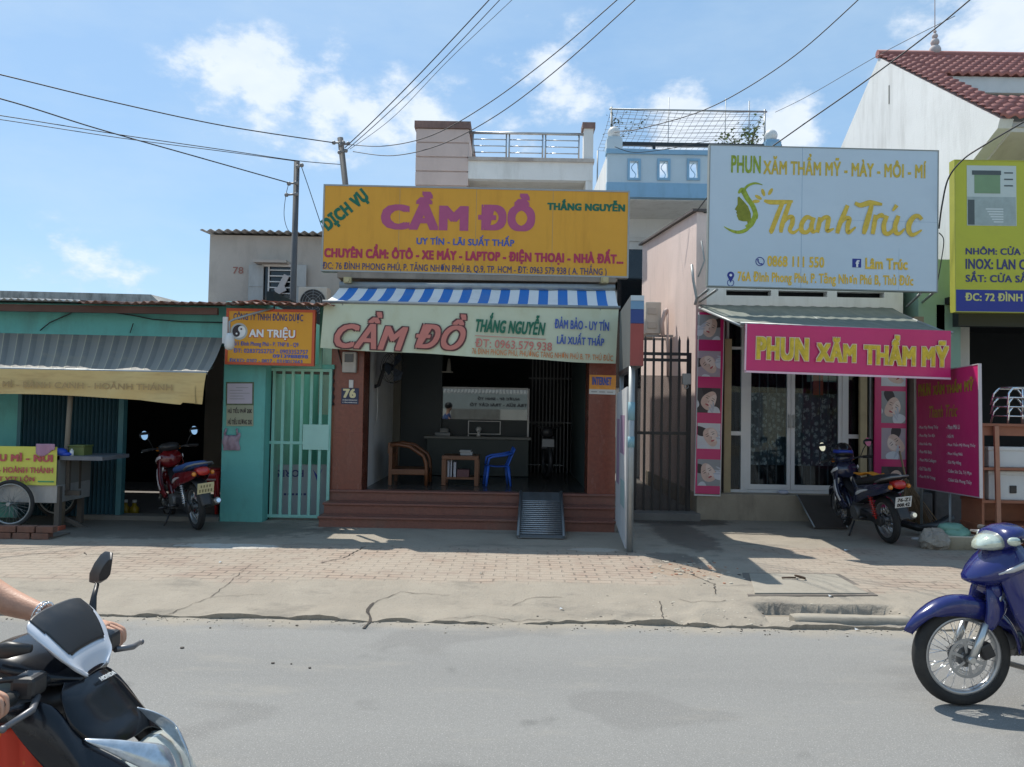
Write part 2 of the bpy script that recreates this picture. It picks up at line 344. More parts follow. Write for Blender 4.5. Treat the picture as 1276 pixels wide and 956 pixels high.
def pave_nodes(nt, b, oc):
    N, L, put, nz, ma, mix, ss, mapping = nodes_fn(nt)
    sx = N.new('ShaderNodeSeparateXYZ'); L.new(oc, sx.inputs[0]); X, Y = sx.outputs[0], sx.outputs[1]
    wob = ma('MULTIPLY', ma('SUBTRACT', nz(oc, 1.6, 7, .65), .5), .9)
    yy = ma('ADD', Y, wob); xx = ma('ADD', X, wob)
    # concrete
    con = mix(nz(oc, 2.0, 9, .68), (.235, .205, .165), (.40, .352, .285))
    con = mix(ma('MULTIPLY', ss(nz(oc, 55, 4, .6), .5, .75), .35), con, (.17, .155, .135))
    con = mix(ma('MULTIPLY', ss(nz(mapping(oc, (1, 1.7, 1), (0, 0, .3)), 1.1, 9, .7), .53, .66), .5), con, (.15, .135, .115))
    # paving bricks
    br = N.new('ShaderNodeTexBrick'); L.new(mapping(mix(.012, oc, N.new('ShaderNodeTexNoise').outputs[1], 'ADD'), (1, 1, 1), (0, 0, .012)), br.inputs['Vector'])
    br.inputs['Scale'].default_value = 1; br.inputs['Brick Width'].default_value = .215; br.inputs['Row Height'].default_value = .107; br.inputs['Mortar Size'].default_value = .010
    br.inputs['Mortar Smooth'].default_value = .4; br.inputs['Bias'].default_value = .1
    br.inputs['Color1'].default_value = (.40, .305, .235, 1); br.inputs['Color2'].default_value = (.355, .26, .205, 1); br.inputs['Mortar'].default_value = (.12, .095, .075, 1)
    bc = mix(ma('MULTIPLY', ss(nz(oc, 1.3, 8, .7), .32, .58), .85), br.outputs['Color'], (.40, .345, .28))   # dust over the bricks
    bc = mix(ma('MULTIPLY', ss(nz(oc, 3.4, 4, .6), .5, .7), .45), bc, (.26, .19, .155))
    bc = mix(ma('MULTIPLY', nz(oc, 45, 4), .25), bc, (.22, .17, .13))
    left = ma('MULTIPLY', ss(xx, -2.7, -2.0), ss(xx, 1.75, 1.3))
    my = ma('MULTIPLY', ss(yy, 6.85, 7.05), ss(yy, 8.75, 8.5))
    strong = ma('MULTIPLY', left, my)
    wide = ma('MULTIPLY', ma('MULTIPLY', ss(xx, -1.5, -2.2), ma('MULTIPLY', ss(yy, 6.7, 6.85), ss(yy, 8.7, 8.5))), .75)
    rt = ma('MULTIPLY', ma('MULTIPLY', ss(xx, 2.2, 3.0), ma('MULTIPLY', ss(yy, 6.8, 6.92), ss(yy, 9.1, 8.8))), .75)
    mask = ma('MAXIMUM', ma('MAXIMUM', strong, wide), rt)
    c = mix(mask, con, bc)
    # wet and oily ground by the alley gate and by the left shop
    def blob(cx, cy, rx, ry, k):
        u = ma('DIVIDE', ma('SUBTRACT', X, cx), rx); v = ma('DIVIDE', ma('SUBTRACT', Y, cy), ry)
        d = ma('ADD', ma('MULTIPLY', u, u), ma('MULTIPLY', v, v))
        return ma('MULTIPLY', ss(ma('ADD', d, ma('MULTIPLY', ma('SUBTRACT', nz(oc, 4.5, 7, .7), .5), 2.6)), 1.1, .6), k)
    wet = ma('MAXIMUM', ma('MAXIMUM', blob(2.2, 9.8, .35, 1.3, .6), blob(1.75, 8.1, .3, .45, .5)), ma('MAXIMUM', blob(2.35, 11, .9, .5, .85), ma('MAXIMUM', blob(-5.2, 9.6, 3.2, .9, .55), blob(-3.0, 9.0, .25, .22, 0.0))))
    c = mix(wet, c, (.055, .05, .045))
    pale = ma('MAXIMUM', blob(-3.1, 8.45, .6, .16, .8), blob(.95, 8.6, .3, .12, .4))                # cement spill
    c = mix(pale, c, (.55, .52, .47))
    rub = blob(1.75, 7.6, .38, .4, .8); c = mix(rub, c, mix(nz(oc, 30, 4), (.27, .18, .12), (.38, .31, .24)))
    L.new(c, b.inputs['Base Color'])
    ro = mix(wet, (.85, .85, .85), (.35, .35, .35)); L.new(ro, b.inputs['Roughness']); b.inputs['Specular IOR Level'].default_value = .35
    bp = N.new('ShaderNodeBump'); bp.inputs['Strength'].default_value = .8; bp.inputs['Distance'].default_value = .012
    hgt = ma('ADD', ma('ADD', ma('MULTIPLY', nz(oc, 70, 5, .65), .7), ma('MULTIPLY', nz(oc, 8, 6), 1.3)), ma('MULTIPLY', ma('MULTIPLY', br.outputs['Fac'], mask), -1.2))
    L.new(hgt, bp.inputs['Height']); L.new(bp.outputs[0], b.inputs['Normal'])
PAVEM = sheet_mat('pavement_surface', pave_nodes)

EARTH = M('earth', (.26, .22, .17), .95, var=.2, scale=.6)
tag(MB().box(-600, 600, -600, 900, -.3, -.02).build('ground', EARTH), kind='structure')
road = MB().grid(lambda u, v: (-120 + 240 * u, -6.6 + 12.9 * v, 0.0), 60, 8).build('road', ROADM); tag(road, kind='structure')

def edge_y(x):
    e = 5.96 + .05 * pn(x, 0, .8, 1) + .035 * pn(x, 0, 3.1, 5) + .02 * pn(x, 0, 11, 8) + .05 * max(0, pn(x, 0, 2.3, 17) - .12) + .014 * pn(x, 0, 31, 21)
    return e
def inlet(x, y):      # the broken gutter inlet on the right
    a = max(0, min(1, (x - 2.02) / .12)) * max(0, min(1, (3.22 - x) / .15))
    b_ = max(0, min(1, (y - 6.03 - .05 * pn(x, 0, 4, 3)) / .04)) * max(0, min(1, (6.46 + .03 * pn(x, 0, 3, 9) - y) / .03))
    return a * b_
def pave_z(x, y):
    z = .1 + .008 * pn(x, y, 1.1, 2) + .004 * pn(x, y, 4, 6)
    d = y - edge_y(x)
    z -= .03 * max(0, 1 - d / .16) * max(0, pn(x, y, 6, 12) + .1)
    if d < .9: z -= (.9 - d) * .085 * (1 + .5 * pn(x, y, 2.5, 4))            # worn lip
    rough = max(0, 1 - abs(x - 1.35) / .9) * max(0, 1 - d / .9)
    z += rough * .035 * pn(x, y, 7, 1)
    z -= inlet(x, y) * .11
    return z
def pave_pt(u, v):
    x = -9 + 18 * u
    if v == 0: return (x, edge_y(x), -.03)
    t = (v - 1 / 170) / (1 - 1 / 170); y0 = edge_y(x); y = y0 + (12.4 - y0) * t ** 1.35
    return (x, y, pave_z(x, y))
b_ = MB(); b_.grid(pave_pt, 520, 170); pv = b_.build('pavement', PAVEM); tag(pv, kind='structure')
for p in pv.data.polygons:
    p.use_smooth = p.center.y > 6.06
side = MB(); side.box(-120, -8.99, 5.97, 13, -.03, .097).box(8.99, 120, 5.97, 13, -.03, .097)
tag(side.build('pavement', PAVEM), kind='structure')
tag(MB().box(-120, 120, -14, -6.6, -.03, .1).build('pavement', PAVEM), kind='structure')
tag(MB().box(-30, 30, 12.2, 40, -.03, .09).build('ground_yard', M('yard_concrete', (.25, .23, .2), .9, var=.2, dirt=.4)), kind='structure')

DIRT = M('crack_dirt', (.06, .05, .042), .95, var=.2)
def crack(pts, w=.012, seed=0):
    rnd = random.Random(seed); P = []
    for (a, c) in zip(pts[:-1], pts[1:]):
        a, c = Vector(a), Vector(c); n = max(2, int((c - a).length / .05)); pr = (c - a).normalized().orthogonal()
        pr = Vector((-(c - a).y, (c - a).x)).normalized()
        for i in range(n): P.append(a + (c - a) * i / n + pr * rnd.uniform(-.012, .012))
    P.append(Vector(pts[-1])); Lf, Rt = [], []
    for i, p in enumerate(P):
        d = (P[min(i + 1, len(P) - 1)] - P[max(i - 1, 0)]).normalized(); nn = Vector((-d.y, d.x)); ww = w * rnd.uniform(.35, 1.2)
        Lf.append(p + nn * ww); Rt.append(p - nn * ww)
    m = MB()
    for i in range(len(P) - 1):
        q = [(s.x, s.y, pave_z(s.x, s.y) + .005) for s in (Lf[i], Lf[i + 1], Rt[i + 1], Rt[i])]; m.face(q)
    return m
def g2(px, py): p = gnd(px, py, .1); return (p.x, p.y)
cracks = [([g2(455, 767), g2(462, 757), g2(458, 750), g2(466, 744)], .012), ([g2(466, 744), g2(500, 735), g2(560, 738)], .003), ([g2(640, 748), g2(655, 742), g2(700, 740)], .003),
          ([g2(400, 702), g2(430, 694), g2(456, 681)], .006), ([g2(120, 692), g2(180, 690), g2(240, 690), g2(330, 688)], .004), ([g2(30, 691), g2(105, 689), g2(108, 692), g2(150, 690)], .005), ([g2(60, 695), g2(130, 694), g2(180, 696)], .003),
          ([g2(826, 762), g2(822, 745)], .006), ([g2(200, 755), g2(262, 738), g2(290, 722), g2(310, 706)], .003), ([g2(262, 738), g2(330, 735)], .002),
          ([g2(1030, 700), g2(1070, 706), g2(1120, 712)], .004), ([g2(1120, 726), g2(1168, 725)], .004), ([g2(820, 708), g2(860, 716), g2(890, 728), g2(892, 738)], .006), ([g2(905, 744), g2(860, 747), g2(845, 743)], .004), ([g2(540, 760), g2(600, 757), g2(690, 761)], .002)]
cm = MB()
for i, (pts, w) in enumerate(cracks):
    k = crack(pts, w, i); me = bpy.data.meshes.new('k'); k.b.to_mesh(me); cm.b.from_mesh(me); bpy.data.meshes.remove(me); k.b.free()
tag(cm.build('pavement_cracks', DIRT, recalc=False), kind='structure')

# drain cover set in the pavement, with its lifting ring
CONC = M('cover_concrete', (.31, .28, .23), .88, var=.2, scale=5, bump=.15, bscale=30, dirt=.55, dirtcol=(.17, .15, .12))
RUST = M('rusty_iron', (.13, .085, .06), .8, .3, var=.35, scale=12, bump=.3)
c4 = [gnd(932, 740), gnd(1094, 741), gnd(1046, 716), gnd(925, 714)]
dc = thing('drain_cover', 'square concrete drain cover with an iron lifting ring set in the pavement', 'drain cover', (sum(c4, Vector()) / 4), world=True)
mid = sum(c4, Vector()) / 4
m = MB(); m.prism([(p.x, p.y, pave_z(p.x, p.y) - .008) for p in c4], (0, 0, .014)); m.build('frame', M('drain_frame', (.15, .13, .11), .9, var=.2), dc)
inn = [mid + (p - mid) * .88 for p in c4]
m = MB(); m.prism([(p.x, p.y, pave_z(p.x, p.y) - .004) for p in inn], (0, 0, .016)); m.build('slab', CONC, dc, bevel=.004)
rg = gnd(997, 723, .1); zg = pave_z(rg.x, rg.y) + .02; m = MB(); m.torus((rg.x, rg.y, zg + .012), (.3, .2, 1), .045, .008, 24, 8); m.tube([(rg.x - .17, rg.y, zg), (rg.x - .1, rg.y + .01, zg + .003), (rg.x - .04, rg.y, zg + .003)], .008); m.build('lifting_ring', RUST, dc)

# debris in the inlet and grit on the road
rnd = random.Random(5); m = MB(); gm = [M('grit_pale', (.42, .38, .31), .9), M('grit_dark', (.08, .07, .06), .9), M('grit_brick', (.33, .16, .1), .9), M('litter_white', (.7, .7, .68), .7), M('litter_blue', (.1, .25, .5), .6)]
def pebble(x, y, z, r, mi): m.sphere((x, y, z), r, rnd.uniform(.7, 1.4), rnd.uniform(.7, 1.3), rnd.uniform(.4, .8), 6, mi)
for i in range(240):
    x = rnd.uniform(2.1, 3.2); y = rnd.uniform(6.06, 6.42); pebble(x, y, pave_z(x, y) + .004, rnd.choice((.005, .008, .012, .02)), rnd.choice((0, 0, 0, 1, 2, 0)))
for i in range(700):
    x = rnd.uniform(-7, 7); y = edge_y(x) - abs(rnd.gauss(0, .09)); pebble(x, y, .002, rnd.choice((.003, .004, .006, .009)), rnd.choice((0, 0, 1, 1)))
for i in range(200):
    x = rnd.gauss(1.5, .45); y = edge_y(x) + abs(rnd.gauss(0, .3)); pebble(x, y, pave_z(x, y) - .002, rnd.choice((.003, .005, .008, .012)), rnd.choice((0, 0, 0, 1)))
for i in range(160):
    x = rnd.gauss(1.78, .22); y = rnd.gauss(7.6, .28); pebble(x, y, pave_z(x, y), rnd.choice((.005, .008, .014, .02)), rnd.choice((0, 0, 0, 2, 1)))
for (px, py, r, mi) in [(227, 808, .012, 1), (340, 827, .011, 1), (363, 828, .007, 1), (386, 833, .009, 1), (336, 780, .01, 0), (370, 780, .012, 1), (262, 783, .01, 1), (555, 789, .008, 0), (1105, 770, .01, 0)]:
    p = gnd(px, py, 0); pebble(p.x, p.y, .004, r, mi)
for (px, py, s, mi) in [(964, 751, .03, 4), (1022, 782, .03, 3), (1035, 741, .02, 3), (1068, 786, .02, 3), (700, 750, .018, 3), (275, 702, .018, 3), (1055, 687, .03, 3), (600, 716, .02, 0)]:
    p = gnd(px, py, .1 if py < 775 else 0)
    z = (pave_z(p.x, p.y) if py < 775 else 0) + .006
    m.face([(p.x - s, p.y - s * .5, z), (p.x + s * .8, p.y - s * .6, z + .01), (p.x + s, p.y + s * .5, z), (p.x - s * .7, p.y + s * .6, z + .014)], mi)
tag(m.build('debris', gm, recalc=False), 'loose grit, brick crumbs and litter along the road edge', 'debris', kind='stuff')
# kerb stone left lying in front of the inlet
m = MB(); a, c = gnd(985, 768, .06), gnd(1128, 768, .06)
m.loft([[(x, 6.0 + .02 * pn(x, 0, 5) + dy, z + .012 * pn(x, dy, 9)) for dy, z in ((0, -.02), (.13, -.02), (.12, .075), (.01, .07))] for x in [a.x + (c.x - a.x) * i / 14 for i in range(15)]])
k = m.build('kerb_stone', CONC); tag(base_origin(k), 'worn loose kerb stone lying in front of the broken gutter inlet', 'kerb stone')

# ---------------------------------------------------------------- shared materials
GRANITE = M('red_granite', (.21, .06, .038), .22, var=.28, scale=22, dirt=.25, dirtcol=(.16, .1, .08), spec=.5)
GRANSTEP = M('step_granite', (.21, .085, .062), .4, var=.25, scale=26, dirt=.45, dirtcol=(.16, .115, .09), dscale=(1, 1, 1))
CREAM = M('cream_paint', (.66, .62, .55), .8, var=.06, scale=1.3, dirt=.35, dirtcol=(.35, .31, .26), bump=.1)
PINKSLAT = M('pinkish_cladding', (.58, .47, .43), .8, var=.07, dirt=.3, dirtcol=(.35, .28, .25))
WHITEWALL = M('white_paint', (.74, .74, .72), .8, var=.07, scale=1.2, dirt=.45, dirtcol=(.44, .43, .40), bump=.18, dscale=(1.6, 1.6, .25), thr=.48)
PINKWALL = M('pale_pink_plaster', (.72, .58, .53), .85, var=.07, scale=1.5, dirt=.4, dirtcol=(.48, .40, .36), bump=.2)
GREYRENDER = M('grey_render', (.46, .42, .37), .9, var=.12, scale=1.0, dirt=.5, dirtcol=(.30, .27, .235), bump=.2, bscale=25)
TEAL = M('teal_paint', (.13, .43, .385), .7, var=.14, scale=1.6, dirt=.6, thr=.47, dirtcol=(.10, .22, .19), bump=.12)
TEALGATE = M('teal_gloss_paint', (.26, .56, .48), .45, var=.07, scale=6, dirt=.3, dirtcol=(.22, .25, .2))
DARKTEAL = M('shutter_blue', (.022, .075, .10), .5, .2, var=.25, scale=3, dirt=.4, dirtcol=(.03, .035, .035))
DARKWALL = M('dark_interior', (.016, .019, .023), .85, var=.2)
BLACK = M('black_paint', (.018, .018, .02), .45, var=.2, dirt=.2, dirtcol=(.07, .05, .04))
BLACKPL = M('black_plastic', (.022, .022, .024), .42, var=.2, scale=8, dirt=.25, dirtcol=(.10, .09, .075), dscale=(1, 1, 1))
STEEL = M('steel', (.45, .46, .47), .35, .9, var=.12, scale=9, dirt=.35, dirtcol=(.2, .18, .15))
CHROME = M('chrome', (.75, .76, .78), .14, 1.0, var=.06)
GALV = M('galvanised_tube', (.34, .36, .36), .5, .6, var=.15, scale=7, dirt=.3, dirtcol=(.16, .13, .1))
ALU = M('white_aluminium', (.66, .67, .67), .42, .1, var=.06, dirt=.25, dirtcol=(.38, .36, .32))
WOOD = M('varnished_wood', (.16, .062, .026), .4, var=.3, scale=6)
REDWOOD = M('red_brown_veneer', (.27, .10, .055), .5, var=.25, scale=4, dirt=.3, dirtcol=(.13, .06, .04))
RUBBER = M('rubber', (.022, .022, .022), .8, var=.25, dirt=.35, dirtcol=(.11, .1, .085), dscale=(1, 1, 1))
TILEFLOOR = M('dark_floor_tile', (.07, .062, .056), .25, var=.2, scale=5)
BLUEP = M('blue_plastic', (.03, .12, .55), .35, var=.1)
REDP = M('red_plastic', (.50, .03, .03), .4, var=.1)
WHITEP = M('white_plastic', (.68, .68, .66), .45, var=.06, dirt=.25, dirtcol=(.4, .38, .33))
BEIGEP = M('beige_plastic', (.56, .52, .45), .5, var=.08, dirt=.35, dirtcol=(.32, .28, .23))
GLASS = glass_mat('window_glass', (.82, .88, .90), .5)
MIRROR = M('mirror_glass', (.80, .82, .84), .02, 1.0, var=.0)
DARKGLASS = M('dark_glass', (.012, .016, .02), .06, var=.1, spec=.6)

# text inks (vinyl)
def ink(name, col, rough=.5): return M('ink_' + name, col, rough, var=.08, scale=5)
I_GREEN = ink('green', (.005, .14, .075)); I_MAG = ink('magenta', (.45, .085, .20)); I_BLUE = ink('blue', (.055, .11, .40)); I_RED = ink('red', (.46, .03, .085)); I_NAVY = ink('navy', (.045, .05, .16))
I_SALM = ink('salmon', (.58, .20, .16)); I_ORANGE = ink('orange', (.62, .22, .07)); I_DARK = ink('dark', (.03, .02, .025)); I_WHITE = ink('white', (.82, .82, .8)); I_GREY = ink('grey', (.3, .3, .3))
I_YELL = ink('yellow', (.75, .62, .08)); I_DBLUE = ink('deep_blue', (.02, .035, .26)); I_PINKISH = ink('pinkish', (.60, .30, .40))
GOLD = M('gold_foil', (.66, .43, .07), .3, .7, var=.3, scale=14)
GOLDG = M('gold_green_foil', (.33, .36, .05), .28, .8, var=.45, scale=22)
# ---------------------------------------------------------------- the pawn shop house in the middle
FY = 10.5
xl0, xl1 = at(411, 530, FY).x, at(452, 530, FY).x
xr0, xr1 = at(733, 530, FY).x, at(767, 530, FY).x
ZF = at(590, 613, FY).z
house = thing('pawn_shop', 'narrow pawn shop house with red granite pillars and a cream upper storey', 'house', (-.55, 11, .1), world=True)
for (a, c) in ((xl0, xl1), (xr0, xr1)):
    m = MB(); m.box(a, c, FY, 10.95, ZF - .02, 2.98); m.build('pillar', GRANITE, house, bevel=.008)
    m = MB(); m.box(a - .004, c + .004, FY - .004, 10.9, ZF - .01, ZF + .78); m.build('pillar_plinth', GRANITE, house, bevel=.006)
# three granite steps
rise = (ZF - .1) / 3
for i, (pxl, pxr) in enumerate(((397, 766), (403, 766), (409, 766))):
    y0 = 9.88 + .3 * i
    a, c = at(pxl, 650, y0).x, at(pxr, 650, y0).x
    m = MB(); m.box(a, c, y0, 10.5 if i < 2 else 10.62, .08 if i == 0 else .1 + rise * i - .02, .1 + rise * (i + 1) - .03)
    m.box(a - .012, c + .012, y0 - .028, 10.5 if i < 2 else 10.62, .1 + rise * (i + 1) - .03, .1 + rise * (i + 1)); m.build('step', GRANSTEP, house, bevel=.006)
# room behind the opening
IX0, IX1, IB = xl1 - .02, xr0 + .03, 13.5
m = MB(); m.box(IX0 - .3, IX1 + .2, 10.62, 16, ZF - .12, ZF - .004); m.build('room_floor', TILEFLOOR, house)
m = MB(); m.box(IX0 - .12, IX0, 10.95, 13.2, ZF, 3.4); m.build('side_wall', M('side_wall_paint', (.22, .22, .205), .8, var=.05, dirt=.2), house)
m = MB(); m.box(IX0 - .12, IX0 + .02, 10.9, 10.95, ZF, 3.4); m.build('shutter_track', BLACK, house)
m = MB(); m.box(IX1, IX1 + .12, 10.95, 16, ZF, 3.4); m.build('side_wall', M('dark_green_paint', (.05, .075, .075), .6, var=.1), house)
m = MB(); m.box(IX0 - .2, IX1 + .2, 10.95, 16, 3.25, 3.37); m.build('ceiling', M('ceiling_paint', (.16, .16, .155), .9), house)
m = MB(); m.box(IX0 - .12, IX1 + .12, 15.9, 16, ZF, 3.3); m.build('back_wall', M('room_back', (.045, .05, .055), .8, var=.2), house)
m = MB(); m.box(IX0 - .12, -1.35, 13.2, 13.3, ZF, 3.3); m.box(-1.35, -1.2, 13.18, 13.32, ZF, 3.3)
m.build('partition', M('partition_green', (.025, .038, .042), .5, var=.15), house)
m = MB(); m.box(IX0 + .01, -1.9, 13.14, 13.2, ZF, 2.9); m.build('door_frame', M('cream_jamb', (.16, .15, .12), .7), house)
# mirrored glass of the counter screen
mg0, mg1 = at(543, 484, 13.3), at(657, 524, 13.3)
m = MB(); m.box(mg0.x, mg1.x, 13.3, 13.32, mg1.z, mg0.z); m.build('counter_glass', MIRROR if False else M('tinted_mirror', (.13, .145, .15), .02, 1.0, var=0), house)
m = MB(); m.box(mg0.x, mg1.x, 13.295, 13.325, ZF + .5, mg1.z - .002); m.build('lower_screen', M('partition_green', None), house)
m = MB(); m.box(mg0.x - .03, mg0.x, 13.27, 13.33, ZF + .5, mg0.z + .02); m.box(mg1.x, mg1.x + .03, 13.27, 13.33, ZF + .5, mg0.z + .02); m.box(mg0.x, mg1.x, 13.27, 13.33, mg0.z, mg0.z + .03)
m.build('glass_frame', ALU, house)
m = MB(); m.box(mg0.x - .1, mg1.x + .03, 12.95, 13.25, ZF, ZF + .62); m.build('counter', M('counter_green', (.022, .04, .038), .45, var=.12), house, bevel=.01)
m = MB(); m.box(mg0.x - .14, mg1.x + .06, 12.9, 13.26, ZF + .62, ZF + .66); m.build('counter_top', M('counter_stone', (.12, .13, .12), .3), house)
m = MB()
for i in range(15): x = .36 + i * .065; m.box(x, x + .022, 13.9, 13.93, ZF, 3.1)
for z in (1.4, 2.2, 2.75): m.box(.3, 1.3, 13.93, 13.95, z, z + .03)
m.build('window_bars', M('bar_grey', (.11, .115, .12), .5, .3), house)
# upper facade behind the sign, ledge and roller box
m = MB(); m.box(xl0, xr1 + .06, 10.95, 11.15, 3.35, 4.75); m.build('facade_wall', CREAM, house)
m = MB(); m.box(xl0 + .02, xr1, 10.62, 10.95, 3.43, 3.52); m.build('ledge', M('ledge_concrete', (.3, .25, .2), .9, var=.2, dirt=.5), house, bevel=.01)
m = MB(); m.box(xl0, xl1, 10.95, 17, .1, 3.36); m.box(xr0 + .1, xr1 + .06, 10.95, 17, .1, 3.36); m.box(xl0, xr1 + .06, 10.95, 17, 3.37, 3.5); m.build('body_wall', WHITEWALL, house)
# upper storey, set back
UY = 13.0
t0, t1 = at(519, 151, UY), at(583, 232, UY)
m = MB(); zc, zb = t0.z, 3.5
n_s = 9; hh = (zc - .12 - 4.2) / n_s
for i in range(n_s): m.box(t0.x, t1.x, UY, 17, 4.2 + i * hh + .012, 4.2 + (i + 1) * hh - .012)
m.box(t0.x + .02, t1.x - .02, UY + .02, 16.9, zb, zc - .12); m.build('stair_tower', PINKSLAT, house)
m = MB(); m.box(t0.x - .03, t1.x + .03, UY - .03, 17.03, zc - .12, zc); m.build('tower_cap', M('cap_stain', (.24, .15, .13), .9, var=.3, dirt=.6, dirtcol=(.06, .05, .05), thr=.4), house)
p0, p1 = at(583, 196, UY), at(739, 200, UY)
zl = p0.z; zs = at(660, 224, UY).z
m = MB(); m.box(t1.x, p1.x, UY + .0, UY + .14, zs, zl - .06); m.build('parapet', WHITEWALL, house)
m = MB(); m.box(t1.x, p1.x + .02, UY - .04, UY + .18, zl - .06, zl); m.build('parapet_cap', M('cap_grey', (.5, .46, .42), .9, var=.2, dirt=.6, dirtcol=(.25, .2, .18), thr=.42), house)
m = MB(); m.box(t1.x, p1.x, UY + .14, 17, zs - .0, zs + .14); m.build('balcony_soffit', CREAM, house)
m = MB(); m.box(t1.x, p1.x - .12, 14.2, 14.35, 3.5, zs); m.build('balcony_wall', CREAM, house)
q = at(728, 153, UY)
m = MB(); m.box(p1.x - .12, p1.x, UY + .01, 17, zb, zs - .002); m.build('balcony_side_wall', WHITEWALL, house)
m = MB(); m.box(q.x, p1.x, UY, UY + .25, zl - .005, q.z - .1); m.build('corner_post', WHITEWALL, house)
m = MB(); m.box(q.x - .03, p1.x + .03, UY - .03, UY + .28, q.z - .1, q.z); m.build('post_cap', M('cap_stain', None or (.24, .15, .13)), house)
lp = at(627, 232, 13.6); m = MB(); m.torus((lp.x, 13.7, zs - .05), (0, 0, 1), .12, .025, 24, 8); m.build('ceiling_lamp', GALV, house)
rz = at(600, 165.5, UY + .07).z
rail = MB(); rx0, rx1 = t1.x, q.x
rail.tube([(rx0, UY + .07, rz), (rx1, UY + .07, rz)], .025)
W3 = (rx1 - rx0 - .1) / 3
for k in range(3):
    a, c = rx0 + .06 + k * W3 + .01, rx0 + .06 + (k + 1) * W3 - .04
    for x in (a, c): rail.tube([(x, UY + .07, zl), (x, UY + .07, rz)], .014)
    for j in range(1, 4): rail.tube([(a, UY + .07, rz - j * (rz - zl) / 4), (c, UY + .07, rz - j * (rz - zl) / 4)], .010)
rail.build('roof_railing', STEEL, house)

# ---------------------------------------------------------------- the teal food shop on the left
LY = 10.2
shop = thing('food_shop', 'single-storey teal eatery with a rusty corrugated roof edge', 'shop', (-6.2, LY, .1), world=True)
px0 = at(278, 500, LY).x; zr = at(150, 384, LY).z
m = MB(); m.box(-11, px0, LY + .02, LY + .17, at(150, 424, LY).z, zr + .05); m.build('upper_wall', TEAL, shop)
ta, tb = at(274, 620, LY), at(327, 620, LY)
m = MB(); m.box(ta.x, tb.x, LY, LY + .25, .08, 3.02); m.build('pillar', TEAL, shop, bevel=.01)
m = MB(); x = at(20, 560, LY).x; m.box(-11, x, LY + .02, LY + .17, .08, at(150, 424, LY).z); m.build('front_wall', TEAL, shop)
sx0, sx1 = x, at(146, 560, LY).x
m = MB(); m.box(sx1, sx1 + .07, LY, LY + .1, .1, 2.5); m.box(sx0, sx0 + .05, LY, LY + .1, .1, 2.5); m.box(sx0, ta.x, LY + .03, LY + .12, 2.42, 2.5); m.build('shutter_frame', M('shutter_frame_paint', (.05, .16, .18), .5, var=.2, dirt=.3), shop)
m = MB(); n = 46
pts = [(sx0 + .05 + (sx1 - sx0 - .05) * i / n, LY + (.02 if i % 2 else .06)) for i in range(n + 1)]
for i in range(n): (a, b0), (c, d) = pts[i], pts[i + 1]; m.face([(a, b0, .13), (c, d, .13), (c, d, 2.42), (a, b0, 2.42)])
m.build('folding_shutter', DARKTEAL, shop, thick=.004)
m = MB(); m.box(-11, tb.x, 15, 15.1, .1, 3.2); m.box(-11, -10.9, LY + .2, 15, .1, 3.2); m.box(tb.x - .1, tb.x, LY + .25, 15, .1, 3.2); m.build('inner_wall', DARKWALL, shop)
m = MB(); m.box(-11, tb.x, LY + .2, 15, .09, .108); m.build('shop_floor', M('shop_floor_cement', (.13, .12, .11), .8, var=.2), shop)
ze = at(150, 377, 9.85).z
def roof_sheet(x0, x1, y0, y1, z0, z1, amp, pitch, seed, rag=.04):
    rnd = random.Random(seed); n = int((x1 - x0) / pitch * 6); m = MB(); rows = []
    for j in range(7):
        t = j / 6; row = []
        for i in range(n + 1):
            x = x0 + (x1 - x0) * i / n
            y = y0 + (y1 - y0) * t - (rag * pn(x, seed, 2.5, 4) if j == 0 else 0)
            row.append((x, y, z0 + (z1 - z0) * t + amp * math.sin((x - x0) / pitch * 2 * math.pi) + .02 * pn(x, y, .7, seed)))
        rows.append(row)
    m.grid(lambda u, v: rows[round(v * 6)][round(u * n)], n, 6); return m
RUSTROOF = M('rusty_sheet', (.24, .13, .10), .8, .2, var=.35, scale=2.5, dirt=.6, dirtcol=(.32, .29, .26), dscale=(.6, 1, 1), thr=.5)
GREYROOF = M('grey_sheet', (.42, .42, .41), .6, .4, var=.2, scale=2, dirt=.5, dirtcol=(.2, .15, .12))
xa = at(415, 385, 9.85).x
roof_sheet(-11, at(100, 378, 9.85).x, 9.87, 14.9, ze + .01, ze + .55, .012, .09, 2).build('roof_sheet', GREYROOF, shop, thick=.006)
roof_sheet(at(96, 378, 9.85).x, tb.x - .3, 9.82, 14.9, ze + .0, ze + .5, .017, .12, 3, .10).build('roof_sheet', RUSTROOF, shop, thick=.006)
roof_sheet(tb.x - .36, xa, 9.84, 10.3, ze + .03, ze + .06, .017, .12, 6, .08).build('roof_sheet', RUSTROOF, shop, thick=.006)
m = MB(); m.box(-11, px0 - .03, 9.98, 10.04, ze - .12, ze - .03); m.build('roof_purlin', M('purlin_wood', (.12, .065, .05), .85, var=.3), shop)
rnd = random.Random(4); m = MB()
for i in range(7):
    x = rnd.uniform(-3.8, -2.6); m.obox((x, 10.0 + rnd.uniform(0, .2), ze + .05 + rnd.uniform(0, .03)), rnd.uniform(.15, .4), rnd.uniform(.05, .2), .008, Matrix.Rotation(rnd.uniform(-.2, .2), 3, 'Y') @ Matrix.Rotation(rnd.uniform(-.5, .5), 3, 'Z'))
m.build('loose_sheet', M('rust_red', (.33, .12, .07), .85, var=.3), shop)
# wires stapled across the front
m = MB(); P = [at(px, py, LY - .02) for px, py in ((50, 412), (62, 402), (85, 392), (98, 385), (130, 388), (165, 393), (190, 398), (230, 401), (280, 402))]; m.tube(P, .008, 6); m.tube([at(162, 415, LY - .02), at(166, 403, LY - .02)], .006, 6)
m.build('wall_wire', BLACKPL, shop)
